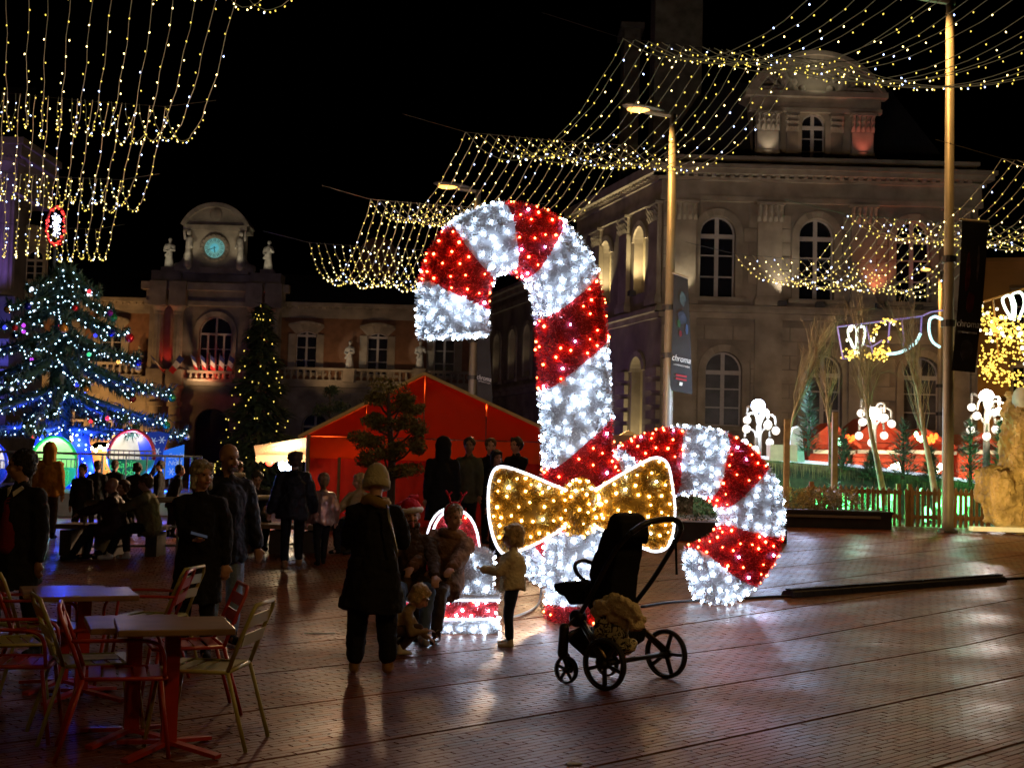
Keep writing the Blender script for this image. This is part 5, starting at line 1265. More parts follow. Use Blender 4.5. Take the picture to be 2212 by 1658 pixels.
# ================================================================= right side: hedge, fence, display deck, lamps
def rightside():
    wood = mat('fence_wood', (.27, .13, .045), .7, var=.3, sc=3, bump=.4, bsc=12)
    D = 28.3; pts = P(1822, 1146, D); zb = .56; n0 = V((0, -1, 0)); p0 = V((0, D, 0))
    def fence(xa, xb, label, step=11.6, skip=()):
        T = thing('picket_fence', label, 'fence', PL(xa, 1140, p0, n0)); i = 0; x = xa
        pm = MB().prism([V((-.034, 0, 0)), V((-.034, 0, 1.08)), V((0, 0, 1.15)), V((.034, 0, 1.08)), V((.034, 0, 0))], (0, .03, 0)).mesh('picket', wood)
        zt = PL((xa+xb)/2, 1052, p0, n0).z-PL((xa+xb)/2, 1146, p0, n0).z
        while x < xb:
            b = PL(x, 1147, p0, n0); b.z = zb+.03; o = inst('picket', pm, b, T, (0, rnd(-.02, .02), 0), (1, 1, (zt-.1)/1.15*rnd(.97, 1.03))); x += step
        for k in (.25, .8): a, c = PL(xa-4, 1140, p0, n0), PL(xb, 1140, p0, n0); a.z = c.z = zb+zt*k; MB().beam(a+V((0, .06, 0)), c+V((0, .06, 0)), .04, .09).build('fence_rail', wood, T)
        for xx in (xa+8, xb-6): a = PL(xx, 1140, p0, n0); MB().box((a.x, D+.1, zb+zt*.5), (.09, .09, zt)).build('fence_post', wood, T)
    fence(1745, 1948, 'left run of the wooden picket fence, part hidden by the hedge, green lights behind'); fence(1958, 2142, 'right run of the wooden picket fence, crossed by the thick lamp post')
    # planter and hedge
    a, b = G(1700, 1149), G(1953, 1152); T = thing('planter', 'long low dark planter box at the far edge of the paving', 'planter', a); dk = mat('dark_planter', (.035, .032, .034), .6, var=.2)
    q = MB(); q.box(((a.x+b.x)/2, 27.4, a.z+.17), (b.x-a.x, 1.2, .42)); q.box(((a.x+b.x)/2, 27.38, a.z+.40), (b.x-a.x+.05, 1.26, .05)); q.build('planter_box', dk, T)
    q = MB(); p = P(1760, 1127, 26.6); q.box((p.x-.3, 26.75, a.z+.3), (3.4, .16, .05)); q.build('planter_ledge', steel, T)
    H = thing('hedge', 'low flowering hedge lit amber, in the dark planter', 'hedge', V((a.x, 27.4, a.z+.4))); q = MB(); random.seed(4)
    for k in range(9): leafmass(q, P(1712+k*15, 1085+rnd(-6, 4), 27.3), (.33, .4, .30), 420, .075, hollow=.6)
    q.build('foliage', mat('hedge_leaf', (.26, .19, .05), .55, var=.5, sc=8, island=.5), H, kind='stuff')
    H2 = thing('shrub', 'dark round shrub seen through the loop of the second candy cane', 'shrub', P(1510, 1130, 24)); q = MB(); leafmass(q, P(1505, 1090, 24), (.42, .4, .38), 900, .07); q.build('foliage', mat('fir_needle'), H2, kind='stuff')
    pl = G(1495, 1158); T = thing('planter', 'dark low planter seen through the loop of the second candy cane', 'planter', pl); c0 = P(1470, 1140, 23.5); q = MB(); q.box((c0.x+.8, 23.6, gz(c0.x, 23.5)+.16), (2.2, .8, .34)); q.build('planter_box', dk, T)
    # raised display deck edged with fringe
    dn = V((.12, -1, 0)).normalized(); e0 = P(1690, 992, 33.); T = thing('display_deck', 'raised display deck with lit white rim and hanging fringe, behind the fence', 'stage', e0); f = lambda x, y: PL(x, y, e0, dn)
    rim = mat('lit_rim', (.8, .85, 1), .4, emit=(.75, .8, 1), es=.9); fr = mat('fringe', (.22, .17, .10), .8, var=.4, sc=9, island=.3)
    ys = [(1500, 970), (1690, 993), (1850, 1006), (1990, 1024), (2146, 1045)]; top = [f(x, y) for x, y in ys]
    MB().tube(top, .045, 6).build('lit_rim', rim, T); q = MB(); N = 150
    for i in range(N):
        x = lerp(1640, 2140, i/N); y = np.interp(x, [p[0] for p in ys], [p[1] for p in ys]); a = f(x, y+3); h = rnd(.22, .42); q.prism([a, a+V((.04, 0, 0)), a+V((.02, 0, -h))], (0, .02, 0))
    q.build('fringe', fr, T, kind='stuff')
    q = MB(); bk_ = [p+V((.3, 6, -.1)) for p in top]; m = len(top); q.add([p-V((0, 0, .06)) for p in top]+bk_, [(i, i+1, m+i+1, m+i) for i in range(m-1)]); q.build('deck_top', mat('snow_sheet', (.3, .34, .38), .9), T)
    q = MB(); q.add([p+V((0, .1, -.1)) for p in top]+[V((p.x, p.y+.1, .4)) for p in top], [(i, i+1, m+i+1, m+i) for i in range(m-1)]); q.build('deck_skirt', mat('dark_skirt', (.05, .045, .04), .8, var=.4), T)
    # chalets behind
    redw = mat('red_chalet', (.5, .06, .02), .7, var=.2, bump=.3); white_t = mat('white_counter', (.35, .33, .28), .7); hot = mat('market_bulb'); gl = mat('green_sign', (.3, 1, .5), .4, emit=(.35, 1, .5), es=8, sample=False); rl = mat('red_sign', (1, .2, .05), .4, emit=(1, .09, .01), es=7, sample=False)
    for (xa, xb, ytop, yb, label) in ((1745, 1835, 912, 985, 'small red chalet at the left of the market row, green sign'), (1840, 1945, 898, 985, 'bright red chalet in the middle of the market row'), (1925, 2050, 925, 990, 'red chalet with green and orange lit signs, behind the birch'), (2068, 2150, 935, 992, 'dark red chalet at the right end of the market row')):
        Dc = 43.; a, b = P(xa, yb, Dc), P(xb, yb, Dc); t = P((xa+xb)/2, ytop, Dc); z0 = gz(a.x, Dc); T = thing('market_chalet', label, 'market stall', V(((a.x+b.x)/2, Dc, z0)), group='red chalets of the Christmas market'); ze = lerp(a.z, t.z, .35); w_ = b.x-a.x
        q = MB()
        for k in range(8): zz_ = lerp(z0+.9, ze, k/8); q.box(((a.x+b.x)/2, Dc+.02*(k % 2), zz_+.07), (w_, .1, (ze-z0-.9)/8*.9))
        q.box(((a.x+b.x)/2, Dc+1.5, (z0+ze)/2), (w_-.1, 2.6, ze-z0-.1)); q.build('plank_wall', redw, T)
        MB().prism([V((a.x-.25, Dc-.5, ze)), V((t.x, Dc-.5, t.z)), V((b.x+.25, Dc-.5, ze)), V((b.x+.25, Dc-.5, ze-.14)), V((t.x, Dc-.5, t.z-.16)), V((a.x-.25, Dc-.5, ze-.14))], (0, 3.4, 0)).build('roof', redw, T)
        MB().prism([V((a.x, Dc-.05, ze)), V((t.x, Dc-.05, t.z-.1)), V((b.x, Dc-.05, ze))], (0, .05, 0)).build('gable', redw, T)
        MB().box(((a.x+b.x)/2, Dc-.35, P(xa, 975, Dc).z), (w_, .7, .12)).build('counter', white_t, T)
        light('POINT', V(((a.x+b.x)/2, Dc-1.2, ze-.3)), 50, (1, .75, .45), 'market_lamp', .12)
    for x, y, m, w_ in ((1812, 960, gl, 22), (1838, 946, rl, 22), (1990, 944, gl, 24), (2015, 948, rl, 28), (1790, 1000, hot, 8), (2040, 1012, hot, 30), (1935, 1010, hot, 26)):
        p = P(x, y, 41.5); T = thing('lit_sign', {'green_sign': 'green white', 'red_sign': 'orange red', 'market_bulb': 'warm white'}[m.name]+(' glowing sign on the market row, leftmost' if x < 1820 else ' glowing sign left of the middle birch' if x < 1900 else ' glowing sign between the two leaning birches' if x < 2000 else ' glowing sign just left of the thick lamp post'), 'lit sign', p)
        q = MB()
        for k in range(max(2, w_//5)): q.ell(p+V(((k-w_/10)*5*mpp(41.5), rnd(-.05, .05), rnd(-.1, .1))), (.07, .05, rnd(.07, .14)), nu=7, nv=5)
        q.build('sign_lamp', m, T, kind='stuff')
    # green glow behind the fence: lit baubles on small firs
    gb = mat('green_lamp', (.3, 1, .4), .4, emit=(.10, 1, .2), es=7, sample=False); fir = mat('frosted_fir', (.10, .17, .11), .7, var=.4, sc=6, island=.4); random.seed(17)
    for i, (x, y, r) in enumerate(sorted(((1758, 1085, 5), (1776, 1075, 5), (1800, 1070, 6), (1822, 1078, 7), (1830, 1100, 9), (1790, 1100, 6), (1900, 1083, 6), (2001, 1110, 8), (2026, 1085, 6), (2040, 1075, 6), (2056, 1088, 10), (2074, 1090, 10), (1925, 1070, 5), (1765, 1120, 6), (1845, 1118, 7), (1880, 1105, 4), (2092, 1078, 7), (1990, 1062, 4)))):
        T = thing('green_lantern', f"{['large','small'][r<7]} green lantern behind the picket fence, {(ORD+['thirteenth', 'fourteenth', 'fifteenth', 'sixteenth', 'seventeenth', 'eighteenth'])[i]} from the left", 'lantern', P(x, y, 30), group='green lanterns behind the picket fence')
        q = MB(); c = P(x, y, 30); q.ell(c, (r*mpp(30)*1.25, r*mpp(30)*1.25, r*mpp(30)*2.2), nu=10, nv=7); q.build('lantern_globe', gb, T, True); MB().tube([c, V((c.x, 30, .56))], .02, 5).build('lantern_stem', steel, T)
    for x, y, pw, c in ((1800, 1100, 700, (.12, 1, .25)), (2050, 1095, 800, (.12, 1, .25)), (1900, 1085, 60, (.2, 1, .45)), (1690, 1040, 20, (.2, .3, 1)), (1850, 990, 26, (.4, 1, .7)), (2080, 1000, 32, (.5, 1, .7)), (1740, 960, 80, (.6, .7, 1))): light('POINT', P(x, y, 30.2), pw, c, 'display_lamp', .1)
    def firtree(x, yb, yt, D, label, hw=None, m=fir, n=900, lights=0):
        b = P(x, yb, D); t = P(x, yt, D); H = t.z-b.z; T = thing('fir_tree', label, 'fir tree', b, group='small firs on the display deck'); MB().tube([b, V((b.x, b.y, t.z))], [.05, .01], 6).build('trunk', mat('bark', (.06, .04, .025), .9), T); q = MB(); R0 = (hw or 30)*mpp(D)
        for k in range(n):
            u = random.random()**.7; z = t.z-H*.95*u; lay = .6+.5*abs(math.sin(u*17)); a = rnd(0, 6.28); r = R0*u*lay*rnd(.3, 1.1); p = V((b.x+math.cos(a)*r, b.y+math.sin(a)*r, z)); d = V((math.cos(a), math.sin(a), rnd(-.1, .7))).normalized()*rnd(.12, .26); e = V((-math.sin(a), math.cos(a), 0))*.03; q.add([p-e, p+e, p+d], [(0, 1, 2)])
        q.build('crown', m, T, kind='stuff')
    for x, yb, yt, hw, lab in ((1950, 1035, 905, 52, 'largest frosted fir, between the two birches'), (1820, 1020, 925, 30, 'bluish small fir by the middle globe lamp'), (2095, 1050, 905, 40, 'snowy fir right of the thick lamp post'), (2160, 1040, 905, 30, 'fir beside the carved rock at the right'), (1745, 985, 800, 26, 'thin dark fir behind the leftmost globe lamp'), (1880, 1035, 975, 30, 'squat green lit fir in front of the red chalet'), (2010, 1045, 965, 26, 'small fir against the thick lamp post')): firtree(x, yb, yt, 33, lab, hw)
    for x, yb, lab in ((1800, 1130, 'low fir behind the left run of the fence'), (1860, 1140, 'low fir behind the fence near the gap'), (2035, 1140, 'low fir behind the right run of the fence'), (1905, 1140, 'low fir behind the middle of the fence')): firtree(x, yb, yb-85, 30.5, lab, 34, n=600)
    # globe lamps
    globe = mat('milk_globe', (1, 1, .95), .3, emit=(1, .9, .7), es=1.15); wp = mat('white_post', (.3, .27, .2), .5)
    def globelamp(x, yb, ytop, ybig, D, label, big, pw):
        b = P(x, yb, D); t = P(x, ytop, D); s = mpp(D); T = thing('globe_lamp', label, 'lamp', b, group='white lamps with clustered globes')
        MB().tube([b, V((b.x, b.y, t.z))], [.11, .06], 10).build('lamp_post', wp, T, True); gm = MB().ell((0, 0, 0), 8.8*s, nu=16, nv=12).mesh('globe', globe, True)
        for k, (dx, dy, up) in enumerate(((-32, 40, 1), (-26, 68, .8), (32, 42, 1), (30, 66, .8), (-15, 84, .5), (12, 30, .9), (24, 30, .7), (-18, 18, .6))):
            e = V((b.x+dx*s, b.y+[-.35, .3, -.3, .35, -.5, -.5, .3, .5][k], t.z-(dy-12)*s)); a = V((b.x, b.y, t.z-(dy-8*up)*s)); m_ = e+V((0, 0, 24*s)); pts = smooth_path([a+V((0, 0, .1)), a.lerp(e, .35)+V((0, 0, 36*s*up)), m_+V(((a.x-e.x)*.12, 0, 6*s)), e+V((0, 0, 12*s))], 6)
            MB().tube(pts, .035, 7).build('lamp_arm', wp, T, True); inst('globe', gm, e, T)
        c = P(x, ybig, D); inst('top_lamp', MB().ell((0, 0, 0), (15*s, 15*s, 14*s), nu=18, nv=12).mesh('top_lamp', mat(f'{big}_top_lamp', (1, 1, 1), .3, emit=(.55, .68, 1) if big == 'blue' else (1, .9, .92), es=26), True), c, T)
        light('POINT', c+V((0, -.7, -.1)), pw, (.55, .68, 1) if big == 'blue' else (1, .85, .75), 'top_lamp_light', .2)
    globelamp(1637, 1010, 900, 876, 34, 'globe lamp with the bluish white top light, right of the candy canes', 'blue', 420)
    globelamp(1886, 1010, 885, 893, 37, 'middle globe lamp with no bright top, behind the leaning birch', 'warm', 60); globelamp(2130, 1010, 872, 855, 34, 'globe lamp with the warm white top light, right of the thick lamp post', 'warm', 300)
    # leaning birches, posts and bare saplings
    birch = mat('birch_bark', (.5, .45, .36), .8, var=.35, sc=5, bump=.4); tw = mat('pale_twig', (.36, .31, .22), .8, var=.3)
    def birchtree(pts, r, label, fan):
        sp = smooth_path([P(x, y, 29.2) for x, y in pts], 6); T = thing('birch', label, 'tree', sp[0]); MB().tube(sp, [lerp(r, r*.25, i/(len(sp)-1)) for i in range(len(sp))], 8).build('trunk', birch, T, True); q = MB()
        for k in range(fan):
            a = sp[int(rnd(.45, .95)*(len(sp)-1))]; d = (sp[-1]-sp[len(sp)//2]).normalized(); e = a+d*rnd(.7, 1.6)+V((rnd(-.35, .35), rnd(-.3, .3), rnd(.1, .5))); m_ = a.lerp(e, .5)+V((rnd(-.1, .1), 0, .06)); q.tube([a, a.lerp(m_, .5)+V((rnd(-.05, .05), 0, 0)), m_, e], [.012, .009, .007, .003], 4); [q.tube([m_, m_.lerp(e, .6)+V((rnd(-.14, .14), 0, rnd(-.1, .1))), e+V((rnd(-.35, .35), 0, rnd(-.2, .25)))], [.006, .004, .002], 3) for _ in range(2)]
        q.build('twig', tw, T, kind='stuff')
    birchtree([(1912, 1090), (1895, 1000), (1880, 930), (1868, 850), (1858, 770)], .085, 'left of the two leaning pale birches, before the middle globe lamp', 46)
    birchtree([(2022, 1085), (2008, 1000), (1994, 930), (1982, 850), (1962, 775)], .085, 'right of the two leaning pale birches, nearer the thick lamp post', 46)
    birchtree([(1793, 1010), (1792, 940), (1786, 880), (1780, 800)], .05, 'thin pale birch behind the left wooden post', 26)
    birchtree([(1705, 1080), (1700, 990), (1712, 900), (1738, 830), (1765, 790)], .04, 'thin bent birch arching right, beside the first globe lamp', 26)
    for x, y0, y1, lab in ((1697, 905, 1100, 'left of two thin upright wooden posts by the hedge'), (1801, 890, 1065, 'right of two thin upright wooden posts, above the hedge')):
        a, b = P(x, y0, 28.9), P(x, y1, 28.9); o = MB().beam(V((b.x, b.y, .56)), V((b.x, b.y, a.z)), .12, .12, up=V((0, 1, 0))).build('wooden_post', mat('post_wood', (.3, .22, .12), .8, var=.3), None, label=lab, cat='post')
    # carved rock at the right edge
    rock = mat('carved_rock', (.55, .42, .2), .85, var=.35, sc=3, bump=.8, bsc=7); snow = mat('snow', (.7, .78, .76), .9)
    T = thing('carved_rock', 'tall carved ice coloured rock lit amber, cut by the right edge', 'rock', G(2180, 1146)); q = MB(); DD = 26.5
    for x, y, rx, ry in ((2200, 1090, 62, 52), (2170, 1085, 36, 50), (2205, 990, 42, 80), (2205, 920, 30, 60), (2215, 870, 22, 26), (2150, 1050, 26, 40), (2230, 1120, 60, 30)):
        c = P(x, y, DD); s = mpp(DD); q.ell(c, (rx*s*1.1, .5, ry*s*1.1), nu=20, nv=14); q.box(c, (rx*s*1.3, .8, ry*s*1.7), rotm(0, rnd(-.15, .15), rnd(0, 1)))
    o = q.build('rock_body', rock, T, True); r = o.modifiers.new('r', 'REMESH'); r.mode = 'VOXEL'; r.voxel_size = .04; dsp(o, .22, .3); dsp(o, .09, .1); dsp(o, .05, .04)
    q = MB(); q.ell(P(2205, 862, DD-.2), (.16, .3, .26)); o = q.build('snow_cap', snow, T, True)
    light('SPOT', P(2120, 1120, 23.6), 260, (1, .65, .2), 'rock_lamp', .2, P(2190, 1030, DD), 70, .9)
    o = MB().box(P(2170, 1143, 26.2)+V((.6, 0, 0)), (2.6, .25, .09)).build('lit_step', mat('lit_step', (.7, .6, .35), .5, emit=(1, .85, .4), es=.5), None, label='thin lit edge strip on the ground at the foot of the carved rock', cat='step light')
    # pale plaster slabs and the MARCHE board
    T = thing('ice_slab', 'upright pale ice slab standing on the deck left of the chalets', 'ice sculpture', P(1722, 990, 33)); q = MB(); q.prism([P(x, y, 33) for x, y in ((1708, 998), (1706, 945), (1712, 925), (1724, 920), (1732, 930), (1736, 975), (1738, 998))], (0, .4, 0)); q.build('slab', snow, T)
    T = thing('box', 'white cardboard box on the deck left of the ice slab', 'box', P(1690, 990, 33)); q = MB(); q.box(P(1688, 978, 33), (.7, .5, .42)); q.build('box_body', mat('card', (.5, .42, .34), .8), T)
    p = P(1370, 968, 27); T = thing('market_board', 'pale board lettered MARCHE behind the candy canes, partly hidden by people', 'sign', p); q = MB(); q.box(p+V((0, 0, 0)), (1.7, .06, .55)); q.build('board', mat('pale_board', (.42, .42, .4), .7), T)
    text('lettering', 'MARCHÉ', p+V((-.42, -.05, 0)), .2, mat('ink', (.01, .01, .01), .6), T, align='LEFT'); 
    p = P(1358, 945, 27.2); T = thing('birdhouse_roof', 'small pitched white roof above the market board', 'kiosk', p); q = MB(); s = mpp(27); q.prism([p+V((-30*s*1.0, 0, 0)), p+V((0, 0, 16*s)), p+V((32*s, 0, 0)), p+V((32*s, 0, -3*s)), p+V((-30*s, 0, -3*s))], (0, .6, 0)); q.build('roof', mat('cream_trim'), T)
    for sx in (-24, 24): q = MB().box(p+V((sx*s, .1, -18*s)), (.05, .05, 30*s)); q.build('kiosk_post', mat('cream_trim'), T)
rightside()

# ================================================================= flower light motifs
def motifs():
    vio = mat('violet_frame', (.3, .25, .6), .4, emit=(.18, .1, .55), es=.5, sample=False); wr = mat('white_neon', (1, 1, .9), .4, emit=(.8, 1, .78), es=3, sample=False); cy = mat('pale_neon', (.7, 1, 1), .4, emit=(.4, .75, .85), es=1.6, sample=False); gd = mat('gold_bead', (1, .8, .2), .4, emit=(1, .62, .1), es=1.7, sample=False); gw = mat('pale_bead', (1, 1, .8), .4, emit=(1, .9, .6), es=3.5, sample=False)
    D = 32.; 
    def tb(T, pts, r, m, name, k=6, DD=D): return MB().tube(smooth_path([P(x, y, DD) for x, y in pts], k), r, 7).build(name, m, T, True)
    T = thing('light_motif', 'hanging light motif with white tulip, gold leaves and a curling white line, over the birches', 'light ornament', P(1900, 775, D))
    q = MB()
    for pts in ([(1808, 706), (1990, 683)], [(1808, 706), (1820, 775), (1840, 773)], [(1870, 704), (1885, 765)], [(1922, 690), (1918, 740)], [(1948, 688), (1952, 745)], [(1990, 683), (1988, 720)], [(1850, 735), (1880, 750), (1905, 735)]): q.tube([P(x, y, D) for x, y in pts], .022, 5)
    q.build('frame', vio, T)
    tb(T, [(1848, 765), (1838, 740), (1831, 716), (1838, 704), (1848, 708), (1850, 730), (1846, 764)], .03, wr, 'neon_petal'); tb(T, [(1852, 765), (1850, 735), (1852, 712), (1862, 705), (1868, 716), (1862, 745), (1852, 768)], .03, wr, 'neon_petal')
    tb(T, [(1915, 765), (1945, 760), (1975, 742), (1988, 720)], .04, cy, 'neon_stem')
    tb(T, [(2020, 683), (2008, 690), (2006, 715), (2014, 738), (2030, 750)], .035, cy, 'neon_stem'); tb(T, [(2020, 683), (2034, 690), (2038, 700)], .04, cy, 'neon_stem')
    tb(T, [(1990, 683), (2010, 674), (2036, 670)], .02, vio, 'frame')
    random.seed(3)
    def beads(T, path, n, j, DD=D, m=gd, r=.03):
        sp = smooth_path([P(x, y, DD) for x, y in path], 12); q = MB()
        for k in range(n):
            p = sp[int(random.random()*(len(sp)-1))]+V((rnd(-j, j), rnd(-j, j), rnd(-j, j))); q.ell(p, r*rnd(.7, 1.1), nu=7, nv=5)
        q.build('bead', m, T, kind='stuff')
    beads(T, [(1825, 768), (1850, 762), (1880, 768), (1912, 768)], 70, .13); beads(T, [(1880, 735), (1895, 705), (1912, 692), (1930, 695), (1948, 712)], 32, .05); beads(T, [(1885, 765), (1905, 745), (1922, 728)], 16, .05); beads(T, [(1895, 762), (1925, 755)], 22, .07); beads(T, [(1880, 735), (1905, 700), (1935, 700)], 8, .05, m=gw); beads(T, [(1830, 745), (1834, 715), (1845, 708)], 10, .05, m=gw)
    T = thing('light_motif', 'gold beaded light motif with white tulip at the right edge', 'light ornament', P(2180, 800, 27))
    DD = 27; tb(T, [(2185, 690), (2170, 665), (2165, 645), (2178, 638), (2186, 660), (2186, 690)], .03, wr, 'neon_petal', DD=DD); tb(T, [(2190, 692), (2192, 660), (2186, 636), (2204, 632), (2212, 655), (2200, 690)], .03, wr, 'neon_petal', DD=DD)
    q = MB(); q.tube([P(2124, 652, DD), P(2230, 618, DD)], .025, 5); q.tube([P(2144, 648, DD), P(2156, 770, DD)], .02, 5); q.build('frame', mat('amber_frame', (.5, .3, .1), .4, emit=(1, .5, .1), es=.12), T)
    for path, n, j in (([(2122, 675), (2150, 690), (2180, 700), (2215, 690)], 60, .14), ([(2125, 705), (2150, 700), (2190, 715), (2215, 712)], 110, .16), ([(2140, 725), (2170, 728), (2215, 735)], 60, .16), ([(2130, 762), (2165, 770), (2215, 775)], 80, .17), ([(2130, 785), (2140, 805), (2170, 815), (2215, 820)], 130, .17), ([(2190, 740), (2212, 750)], 16, .12)): beads(T, path, n, j, DD, r=.024)
    beads(T, [(2125, 690), (2180, 720), (2210, 800)], 26, .3, DD, m=gw, r=.04)
motifs()
# ================================================================= people
skinm = mat('skin', (.48, .27, .19), .5, var=.08, sc=12); skin2 = mat('skin_tan', (.36, .2, .13), .5, var=.08, sc=12)
eyem = mat('eye_dark', (.02, .015, .012), .25); lipm = mat('lips', (.35, .1, .09), .5)
def cl(name, col, rough=.85, **k): return mat(name, col, rough, var=k.pop('var', .2), sc=k.pop('sc', 7), bump=k.pop('bump', .35), bsc=k.pop('bsc', 45), spec=k.pop('spec', .2), **k)
black = cl('black_wool', (.012, .012, .014)); navy = cl('navy_denim', (.02, .03, .06)); jean = cl('blue_jeans', (.10, .16, .28), bsc=160); puff = cl('black_puffer', (.014, .014, .018), .45)
hairs = {'brown': mat('brown_hair', (.06, .03, .015), .55, var=.5, sc=30, bump=.8, bsc=90), 'black': mat('black_hair', (.012, .010, .009), .5, var=.4, sc=30, bump=.8, bsc=90),
         'blond': mat('blond_hair', (.55, .40, .20), .5, var=.45, sc=30, bump=.8, bsc=90), 'light': mat('light_brown_hair', (.20, .125, .06), .5, var=.5, sc=30, bump=.8, bsc=90), 'grey': mat('grey_blond_hair', (.36, .33, .26), .5, var=.45, sc=30, bump=.8, bsc=90)}
def ik(a, b, l1, l2, pole):
    """middle joint of a two bone limb from a to b bending toward pole"""
    d = b-a; L = d.length
    if L > (l1+l2)*.995: b = a+d*((l1+l2)*.995/L); d = b-a; L = d.length
    t = d/L; x = (l1*l1-l2*l2+L*L)/(2*L); h = math.sqrt(max(0, l1*l1-x*x)); p = (pole-t*pole.dot(t))
    if p.length < 1e-4: p = t.orthogonal()
    return a+t*x+p.normalized()*h, b
def remesh(o, vs, sm=2, fold=0, fs=.12):
    r = o.modifiers.new('r', 'REMESH'); r.mode = 'VOXEL'; r.voxel_size = vs; r.use_smooth_shade = True
    if sm: q = o.modifiers.new('s', 'SMOOTH'); q.factor = .5; q.iterations = sm
    if fold: dsp(o, fold, fs)
def person(label, pos, yaw, H=1.7, pel=(0, 0, .93), lean=0, side=0, headyaw=0, headpitch=0, headroll=0, feet=((-.1, 0, .0), (.1, .05, 0)), hands=((-.235, .03, .82), (.235, .03, .82)), vox=.014,
           top=black, topname='coat', hem=.72, puffy=0., legs=black, shoes=black, hair='brown', hairstyle='short', hat=None, scarf=None, sleeves=True, kid=0., sk=skinm, knees=(0, 1, 0), elb=(0, -1, -.3), collar=None, group=None, face=True, open_coat=None, toes=None, flare=0., legw=1.):
    """yaw: direction faced, 0 = away from the camera, pi = toward it. Sizes in metres of a 1.75 m adult, then scaled."""
    sc = H/1.75; T = thing('person', label, 'person', pos, 0, group); Rz = rotm(0, 0, yaw); base = V(pos)
    def W(p): return base+Rz @ (V(p)*sc)
    pel = V(pel); up = rotm(-lean, side, 0) @ V((0, 0, 1)); fwd = rotm(-lean, side, 0) @ V((0, 1, 0)); rt = up.cross(fwd)*-1; rt = fwd.cross(up)
    tl = .50*(1-.12*kid); neck = pel+up*tl; chest = pel+up*(tl*.62); sw = .172*(1-.1*kid); waist = pel+up*(tl*.22)
    sh = [neck-up*.05-rt*sw, neck-up*.05+rt*sw]; hp = [pel-rt*.09, pel+rt*.09]; hs = 1.03+.36*kid
    Mh = rotm(-lean*.35, side*.5, 0) @ rotm(0, 0, headyaw) @ rotm(-headpitch, headroll, 0); hc = neck+up*.068+Mh @ V((0, .015, .115*hs+.0))
    def Hd(p): return W(hc+Mh @ (V(p)*hs))
    R = lambda r: r*sc
    b = MB()   # body ------------------------------------------------
    b.cap(W(pel+up*.02), W(waist), R(.125), R(.115)); b.cap(W(waist), W(chest), R(.115), R(.13)); b.cap(W(sh[0]+rt*.03-up*.03), W(sh[1]-rt*.03-up*.03), R(.05), R(.05)); b.cap(W(chest), W(neck-up*.05), R(.12), R(.055)); b.cap(W(neck-up*.03), W(hc-(Mh @ V((0, .01, .03)))), R(.058), R(.055))
    Mw = Rz @ Mh; k = sc*hs
    b.ell(Hd((0, -.012, .03)), (.076*k, .094*k, .092*k), Mw, 16, 12); b.ell(Hd((0, .03, -.035)), (.058*k, .062*k, .078*k), Mw, 14, 10); b.ell(Hd((0, .045, -.085)), (.034*k, .034*k, .026*k), Mw)
    b.cap(Hd((0, .088, .012)), Hd((0, .108, -.028)), .010*k, .015*k, 8); b.ell(Hd((.0, .083, .028)), (.055*k, .016*k, .012*k), Mw); 
    for s in (-1, 1): b.ell(Hd((s*.077, -.005, -.005)), (.010*k, .020*k, .032*k), Mw); b.ell(Hd((s*.038, .068, -.035)), (.022*k, .02*k, .022*k), Mw)
    b.ell(Hd((0, .092, -.055)), (.024*k, .012*k, .011*k), Mw)
    el = []; wr = []
    for i, s in enumerate((-1, 1)):
        h = V(hands[i]); kn, h = ik(sh[i], h, .29, .26, V(elb)+rt*s*.45); el.append(kn); wr.append(h)
        b.cap(W(sh[i]-up*.03), W(kn), R(.042), R(.038)); b.cap(W(kn), W(h), R(.038), R(.026))
        d = (h-kn).normalized(); nn = d.cross(rt).normalized() if abs(d.dot(rt)) < .9 else d.cross(V((0, 0, 1))).normalized(); sd = d.cross(nn).normalized()
        b.ell(W(h+d*.045), (R(.040), R(.020), R(.052)), Rz @ Matrix((sd, nn, d)).transposed())
        for f in range(4):
            o = sd*(f-1.5)*.0205; l = (.062, .072, .068, .052)[f]; a = h+d*.075+o; m = a+d*l*.55-nn*.012*(-1 if hands[i][2] < .9 else 1); e = m+d*l*.4-nn*.03*(-1 if hands[i][2] < .9 else 1); b.cap(W(a), W(m), R(.0105), R(.0095), 6); b.cap(W(m), W(e), R(.0095), R(.008), 6)
        b.cap(W(h+d*.03-sd*s*.03), W(h+d*.075-sd*s*.06), R(.013), R(.010), 6)
    kne = []; ank = []
    for i, s in enumerate((-1, 1)):
        a = V(feet[i])+V((0, 0, .085)); kn, a = ik(hp[i], a, .43, .41, V(knees)+V((s*.12, 0, 0))); kne.append(kn); ank.append(a)
        b.cap(W(hp[i]), W(kn), R(.078), R(.052)); b.cap(W(kn), W(a), R(.052), R(.036)); b.cap(W(a-V((0, 0, .04))), W(a+V((0, .1, -.045))), R(.034), R(.03))
    body = b.build('body', sk, T, True); remesh(body, vox if vox > .012 else .0095, 1)
    if face:
        q = MB()
        for s in (-1, 1): q.ell(Hd((s*.031, .083, .008)), (.0125*k, .007*k, .007*k), Mw, 8, 6)
        q.build('eye', eyem, T, True); q = MB()
        for s in (-1, 1): q.cap(Hd((s*.018, .093, .028)), Hd((s*.048, .082, .030)), .004*k, .003*k, 6)
        q.build('eyebrow', hairs.get(hair, hairs['brown']), T); MB().cap(Hd((-.019, .099, -.054)), Hd((.019, .099, -.054)), .0065*k, .0065*k, 6).build('mouth', lipm, T)
    # trousers ----------------------------------------------------------
    q = MB(); q.cap(W(pel), W(pel+up*.1), R(.14), R(.13))
